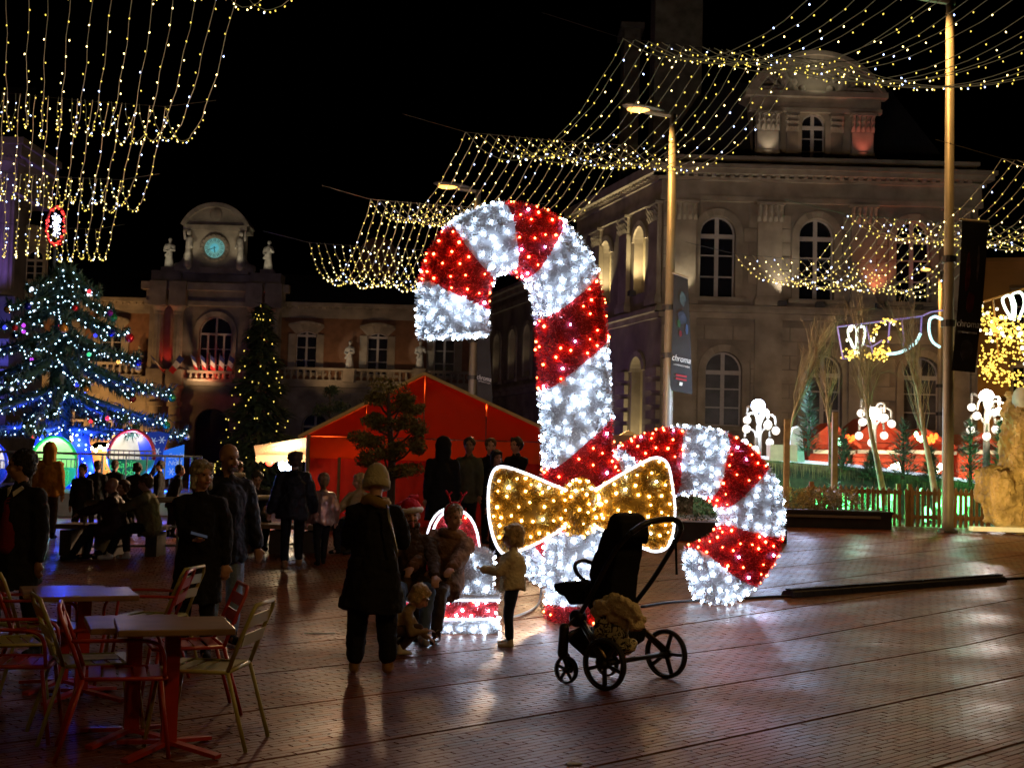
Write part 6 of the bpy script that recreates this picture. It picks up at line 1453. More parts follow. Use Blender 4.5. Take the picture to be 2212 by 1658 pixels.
    for i in range(2):
        q.cap(W(hp[i]), W(kne[i]), R(.098*legw), R(.074*legw)); e = kne[i].lerp(ank[i], .85); q.cap(W(kne[i]), W(e), R(.074*legw), R(.060*legw))
    o = q.build('trousers', legs, T, True); remesh(o, vox*1.15, 2, .024*sc, .07)
    # shoes
    for i in range(2):
        q = MB(); a = ank[i]; tdir = V((toes[i] if toes else (-.15, .15)[i], 1, 0)).normalized()
        pit = 0; q.cap(W(a+V((0, 0, .03))), W(a-V((0, 0, .035))), R(.05), R(.048)); q.cap(W(a+V((0, 0, -.04))-tdir*.02), W(a+V((0, 0, -.05))+tdir*.15), R(.045), R(.036)); 
        o = q.build('shoe', shoes, T, True); remesh(o, vox, 1)
    # top ----------------------------------------------------------------
    g = 1+puffy; q = MB(); [q.cap(W(neck-up*.035), W(sh[j_]-up*.022+rt*(.02-.04*j_)), R(.072*(1+puffy*.6)), R(.076*(1+puffy*.8))) for j_ in (0, 1)]; q.cap(W(chest), W(neck-up*.10), R(.152*g), R(.10*g)); q.cap(W(chest+fwd*.02), W(waist), R(.16*g), R(.145*g)); q.cap(W(neck-up*.05), W(neck+up*.035), R(.075), R(.068))
    seated = (kne[0].z-feet[0][2] > .3 and pel.z < .7)
    hemz = V((0, 0, hem))
    if hem < .9 and not seated:
        L = pel.z-hem; c = pel+V((0, -.0, -L))-fwd*(0); c = V((pel.x, pel.y, 0))*1; c.z = pel.z-L; c = c.lerp((kne[0]+kne[1])/2, .25 if L > .2 else 0); c.z = pel.z-L
        rings = []; NN = 20
        for t_ in (0, .2, .45, .7, .9, 1.):
            cc = (waist+up*.05).lerp(c, t_); wx = lerp(.155, .185+.09*flare, t_)*g; wy = lerp(.135, .150+.05*flare, t_)*g; rings.append([W(cc+rt*math.cos(an)*wx*(1+.05*t_*math.sin(an*5))+fwd.lerp(V((0, 1, 0)), t_)*math.sin(an)*wy*(1+.06*t_*math.sin(an*7+1))+V((0, 0, .03*t_*math.sin(an*2+.5)))) for an in [2*math.pi*j_/NN for j_ in range(NN)]])
        q.add([p_ for r_ in rings for p_ in r_], [(i_*NN+j_, i_*NN+(j_+1) % NN, (i_+1)*NN+(j_+1) % NN, (i_+1)*NN+j_) for i_ in range(5) for j_ in range(NN)]+[tuple(range(NN-1, -1, -1)), tuple(5*NN+j_ for j_ in range(NN))])
    else:
        q.cap(W(waist), W(pel+up*.02), R(.15*g), R(.16*g))
        if hem < .9:
            for i in range(2): q.cap(W(pel), W(hp[i].lerp(kne[i], .45)), R(.15*g), R(.115*g))
    if sleeves:
        for i in range(2): q.cap(W(sh[i]-up*.02), W(el[i]), R(.074*g), R(.064*g)); q.cap(W(el[i]), W(el[i].lerp(wr[i], .9)), R(.066*g), R(.05*g))
    o = q.build(topname, top, T, True); remesh(o, vox*1.1, 2, .034*sc*(1+puffy), .08 if not puffy else .10); dsp(o, .016*sc, .035)
    if open_coat:   # front opening showing what is worn below
        q = MB(); q.cap(W(chest+fwd*.10+up*.04), W(pel+fwd*.13+up*.02), R(.078*g), R(.07*g)); o = q.build('sweater', open_coat, T, True); 
        q = MB()
        for s in (-1, 1): a = neck+fwd*.055+rt*s*.05; q.prism([W(a+up*.02), W(a+rt*s*.035+up*.0+fwd*.01), W(a-up*.07-rt*s*.02+fwd*.07), W(a-up*.03-rt*s*.035+fwd*.06)], Rz @ V((0, .008, 0)))
        q.build('shirt_collar', cl('white_shirt', (.6, .6, .6)), T)
    if scarf: q = MB(); q.tube([W(neck+up*(.02+.02*math.sin(2*a))+rt*math.cos(a)*.088+fwd*math.sin(a)*.095) for a in [2*math.pi*i/14 for i in range(15)]], R(.048), 8); o = q.build('scarf', scarf, T, True); dsp(o, .02, .06)
    if collar: q = MB(); q.tube([W(neck+up*.01+rt*math.cos(a)*.1+fwd*(math.sin(a)*.09-.01)) for a in [2*math.pi*i/14 for i in range(15)]], R(.055), 8); o = q.build('collar', collar, T, True); dsp(o, .03, .04)
    # hair ----------------------------------------------------------------
    hm = hairs.get(hair)
    if hairstyle not in ('bald', 'none') and hm:
        q = MB(); q.ell(Hd((0, -.030, .047)), (.096*k, .105*k, .100*k), Mw, 16, 12); q.ell(Hd((0, -.058, -.01)), (.078*k, .066*k, .085*k), Mw, 14, 10)
        if hairstyle in ('bob', 'long', 'kid'):
            dn = {'bob': .10, 'long': .2, 'kid': .05}[hairstyle]
            for s in (-1, 1): q.cap(Hd((s*.066, .0, .04)), Hd((s*.074, -.012, -dn)), .036*k, .030*k)
            q.cap(Hd((0, -.055, .02)), Hd((0, -.06, -dn)), .075*k, .062*k); q.cap(Hd((-.05, .055, .085)), Hd((.05, .05, .09)), .03*k, .03*k)
            for s in (-1, 1): q.cap(Hd((s*.02, .07, .092)), Hd((s*.072, .045, .03)), .018*k, .018*k)
        if hairstyle == 'bun': q.ell(Hd((0, -.125, .05)), (.045*k,)*3); 
        if hairstyle == 'pony': q.cap(Hd((0, -.11, .04)), Hd((0, -.14, -.12)), .035*k, .018*k)
        if hairstyle == 'curly':
            for _ in range(26): a = rnd(0, 6.28); q.ell(Hd((math.cos(a)*.085, -.03+math.sin(a)*.07, rnd(-.05, .11))), .034*k)
        o = q.build('hair', hm, T, True); remesh(o, vox*.8, 1, .030*sc, .03)
    if hairstyle == 'bald': q = MB(); q.cap(Hd((-.03, .072, -.085)), Hd((.03, .072, -.085)), .022*k, .022*k); q.cap(Hd((-.03, .09, -.045)), Hd((.03, .09, -.045)), .007*k, .007*k); q.build('beard', hairs['brown'], T, True)
    if hat == 'beanie':
        m = cl('cream_knit', (.50, .47, .32), bump=.8, bsc=60); q = MB(); q.lathe([(.105*k, -.01*k), (.108*k, .05*k), (.1*k, .1*k), (.075*k, .15*k), (.03*k, .185*k), (.002, .195*k)], Hd((0, -.012, .0)), 22, Mw); q.lathe([(.106*k, -.035*k), (.116*k, -.03*k), (.118*k, .03*k), (.108*k, .035*k)], Hd((0, -.012, .0)), 22, Mw); o = q.build('beanie', m, T, True); dsp(o, .01, .03)
    if hat == 'hood': q = MB(); q.ell(Hd((0, -.03, .03)), (.125*k, .13*k, .15*k), Mw, 16, 12); q.cap(Hd((0, -.04, -.02)), W(neck-up*.02), .12*k, R(.12)); o = q.build('hood', top, T, True); remesh(o, vox, 2, .02, .08)
    if hat == 'furhood': q = MB(); q.tube([W(neck+up*.03+rt*math.cos(a)*.12+fwd*(math.sin(a)*.11-.03)) for a in [2*math.pi*i/14 for i in range(15)]], R(.06), 8); q.build('fur_hood', cl('pale_fleece', (.45, .42, .36)), T, True)
    T['_'] = 0; del T['_']
    return dict(T=T, W=W, Hd=Hd, Mw=Mw, k=k, Rz=Rz, wr=wr, neck=neck, up=up, fwd=fwd, rt=rt, chest=chest, waist=waist, sh=sh, pel=pel, el=el, kne=kne, ank=ank, sc=sc)
def strap(p, m, a, b, n=10, r=.012, side=1):
    """bag strap over the back, from one shoulder to the other hip"""
    pts = [p['W'](p['neck']-p['up']*lerp(.02, .42, t)+p['rt']*lerp(a, b, t)-p['fwd']*(.17+.03*math.sin(t*3.14))) for t in [i/n for i in range(n+1)]]
    MB().tube(pts, r, 6, flat=.5).build('bag_strap', m, p['T'])
tan = cl('tan_suede', (.26, .15, .06)); white_shoe = cl('white_shoe', (.55, .54, .48), .5, bump=.1)

g = lambda x, y: G(x, y)
# --- foreground left
p = person('man in an open black coat over a red sweater, walking at the left edge', g(28, 1425), math.radians(160), 1.72, feet=((-.1, -.15, 0), (.1, .2, 0)), headyaw=math.radians(-55), hair='black', hem=.62, vox=.013, open_coat=cl('dark_red_knit', (.16, .012, .016)), legs=black, puffy=.08, flare=.3, sk=skin2)
p = person('woman with a grey blond bob in a black coat, looking right and holding a phone', g(418, 1424), math.radians(190), 1.67, hands=((-.24, .02, .85), (.0, .34, 1.08)), headyaw=math.radians(34), hair='grey', hairstyle='bob', hem=.52, vox=.0115, puffy=.06, legs=cl('black_leggings', (.012, .012, .012)), flare=.35)
ph = thing('phone', 'smartphone held in the hand of the grey blond woman', 'phone', p['W'](p['wr'][1]+V((-.03, .09, .03))))
q = MB(); q.box(p['W'](p['wr'][1]+V((-.03, .10, .035))), (.15, .075, .010), rotm(.25, .25, .3)); q.build('phone_case', mat('phone_black', (.02, .02, .025), .25), ph); q = MB(); q.box(p['W'](p['wr'][1]+V((-.03, .10, .042))), (.135, .066, .002), rotm(.25, .25, .3)); q.build('screen', mat('phone_screen', (.05, .06, .08), .15, emit=(.3, .35, .5), es=.08), ph)
person('bald bearded man in a dark jacket and light jeans, behind the woman with the phone', g(474, 1392), math.radians(205), 1.84, headyaw=math.radians(22), headpitch=.12, hair='brown', hairstyle='bald', top=cl('dark_navy_jacket', (.012, .016, .03), .6), hem=.74, puffy=.16, legs=cl('light_jeans', (.22, .32, .52)), hands=((-.3, .02, .8), (.3, .02, .8)), vox=.0125, sk=skin2)
# --- centre group
p = person('person seen from behind in a long black coat, cream beanie and mustard scarf', g(798, 1456), math.radians(4), 1.66, pel=(0, -.06, .93), lean=.2, hem=.55, legw=1.3, hat='beanie', hairstyle='none', scarf=cl('mustard_scarf', (.30, .20, .06)), hands=((-.12, .36, 1.2), (.13, .36, 1.2)), shoes=tan, vox=.013, puffy=.12, flare=.8, headpitch=.25, feet=((-.13, -.02, 0), (.15, 0, 0)), face=False)
strap(p, mat('glossy_strap', (.05, .05, .05), .25), .1, .2)
seat_s = p
m = person('laughing bearded man in a Santa hat with his tongue out, seated', g(888, 1388), math.radians(188), 1.74, pel=(.0, -.36, .50), lean=-.02, hands=((-.2, .12, .62), (.22, .12, .6)), feet=((-.1, .12, 0), (.1, .06, 0)), hem=.85, top=cl('dark_brown_jacket', (.06, .035, .022)), legs=jean, hair='brown', hairstyle='none', shoes=cl('grey_sneaker', (.3, .3, .3)), vox=.0115, headroll=.12, sk=skinm)
q = MB(); Hd, k, Mw = m['Hd'], m['k'], m['Mw']; q.lathe([(.105*k, .04*k), (.1*k, .1*k), (.07*k, .15*k), (.03*k, .18*k)], Hd((0, -.01, 0)), 18, Mw); q.tube(smooth_path([Hd((0, -.02, .15)), Hd((-.07, -.03, .16)), Hd((.13*1.0, -.02, .09)), Hd((.16, 0, -.03))], 5), [.05*k]*3+[.04*k]*8+[.028*k]*5, 8); q.build('santa_hat', cl('santa_red', (.5, .012, .02)), m['T'], True)
q = MB(); q.tube([Hd((math.cos(a)*.098, -.01+math.sin(a)*.108, .055)) for a in [2*math.pi*i/18 for i in range(19)]], .030*k, 8); q.ell(Hd((.165, 0, -.07)), .05*k); o = q.build('fur_trim', cl('white_fur', (.65, .62, .55)), m['T'], True); dsp(o, .03, .02)
q = MB(); q.cap(Hd((0, .105, -.06)), Hd((0, .125, -.092)), .013*k, .011*k); q.build('tongue', mat('tongue', (.5, .12, .12), .35), m['T'], True)
q = MB(); q.cap(Hd((-.045, .05, -.085)), Hd((.045, .05, -.085)), .032*k, .032*k); q.cap(Hd((-.035, .088, -.04)), Hd((.035, .088, -.04)), .009*k, .009*k); o = q.build('beard', hairs['brown'], m['T'], True); dsp(o, .012, .02)
w_ = person('seated woman in a shaggy brown fur coat and red reindeer headband', g(932, 1384), math.radians(160), 1.70, pel=(.05, -.40, .53), lean=.04, side=-.14, headyaw=math.radians(52), headpitch=.05, hands=((-.24, .16, .72), (.20, .16, .68)), feet=((-.1, .12, 0), (.08, .04, 0)), hem=.8, top=cl('brown_fur', (.16, .085, .05), .9, bump=1., bsc=25, var=.5), puffy=.3, legs=cl('brown_leggings', (.05, .035, .03), .5), hair='light', hairstyle='bun', shoes=mat('patent_boot', (.03, .015, .012), .2), vox=.0125, collar=cl('brown_fur', (.16, .085, .05)))
Hd, k = w_['Hd'], w_['k']; q = MB(); q.tube([Hd((math.cos(a)*.096, -.02, .03+math.sin(a)*.115)) for a in [math.pi*i/12 for i in range(13)]], .012*k, 6)
for s in (-1, 1): q.tube([Hd((s*.05, -.02, .14)), Hd((s*.08, -.02, .21)), Hd((s*.12, -.02, .26))], .010*k, 6); q.tube([Hd((s*.08, -.02, .21)), Hd((s*.05, -.02, .25))], .009*k, 6)
q.build('reindeer_headband', cl('headband_red', (.45, .01, .03)), w_['T'], True)
child = person('small blond child in a cream fleece vest and jeans reaching toward the glowing seat', g(1104, 1398), math.radians(78), 1.13, kid=1., feet=((-.09, 0, 0), (.09, .06, 0)), hands=((-.12, .42, 1.12), (.14, .42, 1.10)), hair='blond', hairstyle='kid', top=cl('cream_fleece', (.74, .68, .50), .9, bump=.8, bsc=40), topname='vest', puffy=.28, hem=.84, legs=navy, shoes=white_shoe, vox=.0115, headpitch=.05)
todd = person('blond toddler crouching and reaching to the ground beside the black coat', g(856, 1412), math.radians(-78), 1.05, kid=1., pel=(0, -.12, .34), lean=.75, feet=((-.11, 0, 0), (.11, .04, 0)), hands=((-.14, .5, .22), (.14, .42, .36)), hair='blond', hairstyle='kid', top=cl('striped_jumper', (.30, .22, .12)), topname='jumper', hem=.95, legs=cl('brown_cord', (.07, .045, .035)), shoes=white_shoe, vox=.0115, headpitch=.3)
# --- middle distance
p = person('woman walking away in a black puffy jacket and brown boots, bag strap across her back', g(628, 1230), math.radians(12), 1.66, hem=.76, top=puff, puffy=.42, hair='brown', hairstyle='curly', shoes=tan, feet=((-.1, -.12, 0), (.12, .2, 0)), hands=((-.33, .0, .85), (.33, .1, .85)), vox=.016, face=False)
strap(p, mat('glossy_strap', (.05, .05, .05), .25), .15, -.22)
person('girl in a shiny silver pink jacket walking beside the black puffy jacket', g(692, 1222), math.radians(20), 1.33, kid=.5, hem=.80, top=mat('silver_pink_foil', (.45, .32, .30), .28, metal=.55, var=.3, sc=9, bump=.6, bsc=14), puffy=.3, hair='light', hairstyle='pony', hands=((-.27, .05, .85), (.27, .05, .85)), feet=((-.07, -.1, 0), (.08, .15, 0)), vox=.016, face=False)
person('blond woman in a beige blazer seated on the bench before the red tent', g(742, 1196), math.radians(150), 1.66, pel=(0, -.38, .52), headyaw=math.radians(-35), hair='blond', hairstyle='bob', top=cl('beige_blazer', (.42, .33, .20)), hem=.85, hands=((-.16, .05, .72), (.18, .0, .8)), vox=.016, puffy=.12)
person('short haired man seated near the left end of the plank bench, looking down', g(556, 1188), math.radians(200), 1.7, pel=(0, -.38, .52), headpitch=.3, hands=((-.1, .1, .75), (.1, .1, .75)), vox=.017, hair='black', sk=skin2)
person('bald person in a dark puffy jacket seated in profile facing left', g(190, 1208), math.radians(95), 1.68, pel=(0, -.42, .50), lean=.12, headpitch=.15, hairstyle='none', top=cl('maroon_black_puffer', (.03, .014, .014), .5), puffy=.3, hands=((-.1, .2, .7), (.1, .2, .7)), feet=((-.1, .22, 0), (.1, .05, 0)), vox=.016, sk=skin2)
person('man in an olive bomber jacket and white sneakers seated facing left on the bench', g(262, 1208), math.radians(88), 1.72, pel=(0, -.42, .52), lean=.12, headpitch=.12, hairstyle='short', hair='brown', top=cl('olive_bomber', (.13, .12, .045)), puffy=.25, hem=.95, hands=((-.1, .2, .72), (.1, .2, .72)), shoes=white_shoe, feet=((-.12, .15, 0), (.1, -.05, 0)), vox=.015, sk=skin2)
person('woman in dark clothes and pale trousers seated between the two men on the bench', g(228, 1204), math.radians(150), 1.6, pel=(0, -.38, .50), lean=.1, hair='brown', hairstyle='curly', legs=cl('pale_trousers', (.34, .34, .24)), feet=((-.1, .22, 0), (.1, .1, 0)), vox=.016)
person('person in a mustard yellow hooded jacket standing with back turned before the green gondola', g(99, 1165), math.radians(8), 1.72, hat='hood', hairstyle='none', top=cl('mustard_parka', (.42, .20, .03)), hem=.80, puffy=.2, legs=cl('grey_trousers', (.07, .07, .07)), vox=.018, face=False)
def crowd(label, x, yt, D, yaw, H=1.7, **k):
    """standing figure whose head top shows at (x, yt)"""
    b = P(x, yt, D); z = gz(b.x, D); H = min(1.98, max(1.4, (b.z-z)/1.03)) if H is None else H; return person(label, (b.x, D, z), math.radians(yaw), H, vox=k.pop('vox', .018), **k)
crowd('tall person in a black hooded coat seen from behind, right of the cloud pruned pine', 958, 940, 20.2, 8, None, hat='hood', hairstyle='none', hem=.5, face=False, puffy=.25, flare=.3)
crowd('man in a grey green jacket with backpack straps, beside the black hooded coat', 1014, 938, 21.2, 150, None, top=cl('grey_green_jacket', (.10, .11, .075)), hair='black', headyaw=.5, puffy=.1, sk=skin2)
crowd('woman with brown hair up in a dark coat, right of the backpack man', 1060, 940, 21.6, 210, None, hair='brown', hairstyle='bun', headyaw=-.4)
crowd('dark haired woman in black turned to the right, in front of the brown haired woman', 1072, 965, 19.8, 230, None, hair='black', hairstyle='bob', headyaw=-.4)
crowd('curly haired woman in a black coat, just left of the candy cane shaft', 1116, 938, 22, 140, None, hair='black', hairstyle='curly', hands=((.0, .3, 1.15), (.15, .28, 1.15)))
crowd('brown haired man with his head bowed, behind the red band of the second candy cane', 1360, 945, 22.5, 170, None, headpitch=.35, hair='brown', hairstyle='short')
crowd('dark haired man looking left above the second candy cane', 1430, 918, 24, 120, None, hair='black', hairstyle='short')
crowd('person in black with a cream fur hood, left of the market awning', 516, 990, 22, 330, None, hat='furhood', hair='brown', face=False)
crowd('big dark haired figure standing before the crimson gondola', 298, 995, 24, 0, None, hair='brown', hairstyle='curly', puffy=.35, face=False)
crowd('person with dark hair and grey coat left of the yellow jacket', 62, 1012, 24, 40, None, hair='black', face=False)
crowd('bearded man in a cap standing right of the green gondola', 178, 1035, 22, 170, None, hair='black')
crowd('dark silhouette between the round gondolas', 210, 1030, 25, 10, None, face=False)
crowd('person bending in front of the blue prow panel', 372, 1012, 24, 300, None, lean=.3, hair='black')
crowd('dark figure standing between the bearded man and the big dark haired figure', 248, 1022, 26, 350, None, face=False)
crowd('person looking toward the blue panel, left of the bald man', 345, 1028, 27, 100, None, hair='black')

# ================================================================= benches and railing
bw = mat('bench_plank', (.16, .11, .07), .7, var=.3, sc=4, bump=.4, bsc=20)
def bench(xa, xb, y, D, label, dep=.9, legs_=3):
    a, b = P(xa, y, D), P(xb, y+((xb-xa)*.02), D+.0); a.z = b.z = gz(a.x, D)+.46; T = thing('bench', label, 'bench', V(((a.x+b.x)/2, D, gz(a.x, D)))); z = a.z; L = b.x-a.x
    for k in range(4): q = MB(); q.box(((a.x+b.x)/2, D+dep*(k+.5)/4, z+.0), (L, dep/4-.02, .07)); q.build('plank', bw, T)
    for k in range(legs_+1): x = lerp(a.x+.15, b.x-.15, k/legs_); q = MB(); zz = gz(x, D); q.box((x, D+dep/2, (z+zz)/2-.03), (.18, dep*.8, z-zz-.07)); q.build('leg', mat('dark_timber', (.05, .04, .03), .8), T)
bench(498, 760, 1138, G(742, 1196).y+.12, 'long low plank bench behind the walking woman, under the seated blond woman'); bench(118, 345, 1142, G(228, 1204).y+.15, 'low plank bench under the seated men, before the railing', .7, 2)
T = thing('railing', 'steel railing with a thick top rail behind the bench sitters', 'railing', P(300, 1150, 20)); q = MB(); ra, rb = P(185, 1085, 20), P(700, 1072, 21.5); q.tube([ra, P(390, 1078, 20.4), rb], .045, 8); q.build('handrail', steel, T, True)
for k in range(9):
    t = k/8; p = ra.lerp(rb, t); q = MB(); q.tube([p, V((p.x, p.y, gz(p.x, p.y)))], .025, 6); q.build('baluster', steel, T)
q = MB(); q.tube([V((ra.x, ra.y, .25)), V((rb.x, rb.y, .3))], .02, 6); q.tube([V((ra.x, ra.y, .55)), V((rb.x, rb.y, .6))], .02, 6); q.build('lower_rail', steel, T)
lt = G(905, 1000); 
# litter on the paving
for i, (x, y, lab) in enumerate(((690, 1368, 'thin pale straw lying on the paving left of the black coat'), (1240, 1650, 'small white paper scrap near the bottom edge'), (905, 1405, 'white scrap near the toddler\'s hand'))):
    p = G(x, y); o = MB().box(p+V((0, 0, .008)), ((.3, .012, .01), (.09, .05, .006), (.05, .04, .006))[i], rotm(0, 0, .25)).build('litter', cl('paper_scrap', (.55, .55, .52)), None, label=lab, cat='litter')

q = MB(); random.seed(44)
for _ in range(260):
    x, y = (rnd(1250, 2211), rnd(1180, 1650)) if random.random() < .7 else (rnd(560, 1250), rnd(1440, 1650)); p = G(x, y)+V((0, 0, .004)); r = rnd(.006, .022); a = rnd(0, 6.28); q.add([p+V((math.cos(a+k)*r*rnd(.5, 1), math.sin(a+k)*r*rnd(.5, 1), rnd(0, .006))) for k in (0, 1.3, 2.6, 3.9, 5.1)], [(0, 1, 2, 3, 4)])
o = q.build('leaf_litter', mat('dead_leaf', (.03, .018, .01), .8), None, kind='stuff'); o['label'] = 'scattered dark leaf scraps on the paving'; o['category'] = 'leaf litter'
# ================================================================= stroller
def stroller():
    ra, rb, fr = G(1304, 1490), G(1437, 1464), G(1222, 1475); mid = (ra+rb)/2; a = (rb-ra).normalized(); f = V((-a.y, a.x, 0)); tw = (rb-ra).length
    if (fr-mid).dot(f) < 0: f = -f
    fl = (fr-mid).dot(f); T = thing('stroller', 'empty black pushchair standing on the paving, beige blanket and floral bag in its basket', 'stroller', mid)
    blk_ = mat('stroller_plastic', (.012, .012, .013), .4); fab = cl('stroller_fabric', (.010, .010, .012), .9); rub = mat('tyre_rubber', (.014, .014, .014), .7, bump=.3, bsc=60); gold = mat('bronze_tube', (.16, .12, .08), .32, metal=.9)
    A = lambda x, y, z: mid+f*x+a*y+V((0, 0, z))
    def S(px, py, lat): return PL(px, py, mid+a*lat, a)
    def wheel(c, r, wdt, spokes=5, tilt=0):
        M = Matrix((f, V((0, 0, 1)), a)).transposed()
        w = thing('x', '', '', c); bpy.data.objects.remove(w)
        rim = MB(); N = 40; prof = [(r*.84, -wdt*.3), (r*.88, -wdt*.45), (r*.9, 0), (r*.88, wdt*.45), (r*.84, wdt*.3), (r*.80, 0)]
        def ringm(pr):
            q = MB(); vs = []; n = len(pr)
            for i in range(N):
                an = 2*math.pi*i/N
                for rr, yy in pr: vs.append(c+M @ V((rr*math.cos(an), rr*math.sin(an), yy)))
            q.add(vs, [(i*n+j, i*n+(j+1) % n, ((i+1) % N)*n+(j+1) % n, ((i+1) % N)*n+j) for i in range(N) for j in range(n)]); return q
        tyre = ringm([(r*.86, -wdt*.5), (r*.95, -wdt*.55), (r*1.0, -wdt*.2), (r*1.0, wdt*.2), (r*.95, wdt*.55), (r*.86, wdt*.5)]).build('wheel', rub, T, True)
        ringm(prof).build('rim', blk_, tyre, True)
        q = ringm([(r*.855, -wdt*.56), (r*.875, -wdt*.56), (r*.875, -wdt*.5), (r*.855, -wdt*.5)]); q.build('rim_line', gold, tyre, True)
        q = MB()
        for k in range(spokes):
            an = 2*math.pi*k/spokes+tilt; q.beam(c+M @ V((r*.1*math.cos(an), r*.1*math.sin(an), 0)), c+M @ V((r*.85*math.cos(an), r*.85*math.sin(an), 0)), wdt*.5, r*.13, up=a)
        q.build('spoke', blk_, tyre); q = MB(); q.lathe([(r*.2, -wdt*.6), (r*.2, wdt*.6)], c, 16, M); q.build('hub', blk_, tyre, True)
    rr = (1490-1379)/2*mpp(ra.y); rf = 29*mpp(fr.y)
    cR, cL = A(0, -tw/2, rr), A(0, tw/2, rr); wheel(cR, rr, .05, tilt=.9); wheel(cL, rr, .05, tilt=.6)
    fy = (fr-mid).dot(a); cF = A(fl, fy, rf); cF2 = A(fl, -fy*.35, rf); wheel(cF, rf, .045, tilt=.3); wheel(cF2, rf, .045, tilt=.1)
    def tube(name, pts, r, m, par=T, k=5, n=8): return MB().tube(smooth_path(pts, k) if k else pts, r, n).build(name, m, par, True)
    tube('rear_axle', [cR, cL], .02, blk_, k=0)
    for s, c, ys in ((-1, cF, fy), (1, cF2, -fy*.35)):
        q = MB(); t = c+V((0, 0, rf*1.15))+f*.04; q.cap(c+a*.05, c+a*.05+V((0, 0, rf*.9))+f*.05, .03, .036); q.cap(t, t+V((0, 0, .2))+f*(-.01), .042, .04); o = q.build('front_fork', blk_, T, True)
        hubp = S(1248, 1334, -.25) if s < 0 else S(1340, 1318, .25)
        MB().tube([t+V((0, 0, .17)), hubp+V((0, 0, .03))], .014, 8).build('chassis_tube', gold, T, True); MB().tube([t+V((0, 0, .10)), hubp+f*-.06+V((0, 0, -.05))], .013, 8).build('chassis_tube', gold, T, True)
        wc = cR if s < 0 else cL
        MB().tube([hubp, wc], .017, 8).build('chassis_tube', gold, T, True); MB().tube([hubp+f*-.04, wc-f*.03+V((0, 0, .02))], .013, 8).build('chassis_tube', gold, T, True)
        M = Matrix((f, V((0, 0, 1)), a)).transposed(); q = MB(); q.lathe([(.05, -.04), (.068, -.03), (.068, .03), (.05, .04)], hubp, 20, M); q.build('hinge', blk_, T, True)
    nr = [S(x, y, -.26) for x, y in ((1250, 1332), (1285, 1268), (1314, 1212), (1336, 1178), (1362, 1150))]; fa = [S(x, y, .26) for x, y in ((1358, 1318), (1404, 1258), (1438, 1205), (1461, 1165), (1470, 1144))]
    tube('handle_tube', nr, .021, blk_, k=5); tube('handle_tube', fa, .021, blk_, k=5)
    tube('handlebar', [nr[-1], S(1392, 1131, -.16), S(1425, 1122, 0), S(1452, 1121, .15), S(1466, 1129, .24), fa[-1]], .026, blk_, k=6)
    tube('wrist_strap', [S(1459, 1160, .2), S(1460, 1200, .2), S(1461, 1240, .2)], .010, fab)
    # seat shell, canopy, foot rest
    def shell(name, px, w0, w1, m, bev=.03, ww_=.55, wf=.62):
        mx = (min(x for x, y in px)+max(x for x, y in px))/2; kx = ww_; w0 = w0*wf; pts = [S(mx+(x-mx)*kx, y, 0)-a*w0 for x, y in px]; pts2 = [p+a*(2*w0) for p in pts]; q = MB(); n = len(pts); c = sum(pts, V())/n; c2 = sum(pts2, V())/n
        rings = [[c.lerp(p, .86)-a*bev for p in pts], pts, [p+a*.0 for p in pts2], [c2.lerp(p, .86)+a*bev for p in pts2]]
        q.add([p for r in rings for p in r], [(i*n+j, i*n+(j+1) % n, (i+1)*n+(j+1) % n, (i+1)*n+j) for i in range(3) for j in range(n)]+[tuple(range(n-1, -1, -1)), tuple(3*n+j for j in range(n))])
        o = q.build(name, m, T, True); r = o.modifiers.new('r', 'REMESH'); r.mode = 'VOXEL'; r.voxel_size = .012; s_ = o.modifiers.new('s', 'SMOOTH'); s_.iterations = 4; dsp(o, .012, .1); return o
    shell('canopy', [(1318, 1140), (1330, 1116), (1348, 1106), (1370, 1112), (1388, 1128), (1394, 1160), (1386, 1176), (1352, 1168), (1322, 1166)], .25, 0, fab)
    shell('seat_back', [(1314, 1160), (1326, 1140), (1380, 1140), (1392, 1165), (1391, 1200), (1380, 1222), (1372, 1250), (1362, 1312), (1330, 1318), (1300, 1290), (1280, 1262), (1268, 1240), (1282, 1205), (1302, 1180)], .24, 0, fab)
    shell('seat', [(1262, 1262), (1290, 1250), (1362, 1290), (1350, 1322), (1320, 1335), (1290, 1318), (1266, 1300)], .22, 0, fab)
    shell('foot_rest', [(1192, 1258), (1230, 1254), (1275, 1254), (1290, 1275), (1278, 1304), (1252, 1304), (1232, 1286), (1200, 1276)], .17, 0, fab, .02, .62, .6)
    tube('bumper_bar', [S(1270, 1256, -.16), S(1252, 1245, -.16), S(1242, 1228, -.15), S(1244, 1216, -.1), S(1256, 1210, 0), S(1270, 1212, .1), S(1290, 1222, .16), S(1305, 1240, .16)], .017, blk_, k=6)
    # basket
    q = MB(); up_ = [(1212, 1366, .14), (1260, 1352, .2), (1335, 1350, .25), (1378, 1350, .25), (1398, 1362, .25), (1392, 1385, .24), (1360, 1402, .22), (1320, 1418, .2), (1276, 1412, .18), (1246, 1392, .15), (1228, 1378, .13)]
    o = shell('basket', [(x, y) for x, y, _ in up_], .2, 0, cl('basket_mesh', (.012, .012, .013), .8), .02, .72, .8)
    # blanket and bag lie in the basket
    c = S(1330, 1330, -.22); B = thing('blanket', 'crumpled beige fleece blanket stuffed over the stroller basket', 'blanket', c); q = MB(); random.seed(9)
    for i, (x, y, r) in enumerate(((1300, 1305, .07), (1322, 1302, .08), (1345, 1308, .085), (1365, 1318, .075), (1378, 1335, .06), (1310, 1325, .085), (1335, 1330, .09), (1355, 1342, .075), (1290, 1322, .06), (1325, 1288, .045), (1310, 1292, .04), (1345, 1362, .05), (1382, 1352, .04), (1296, 1342, .05))):
        q.ell(S(x, y, -.26+.03*(i % 3)), (r, r*.9, r*.8))
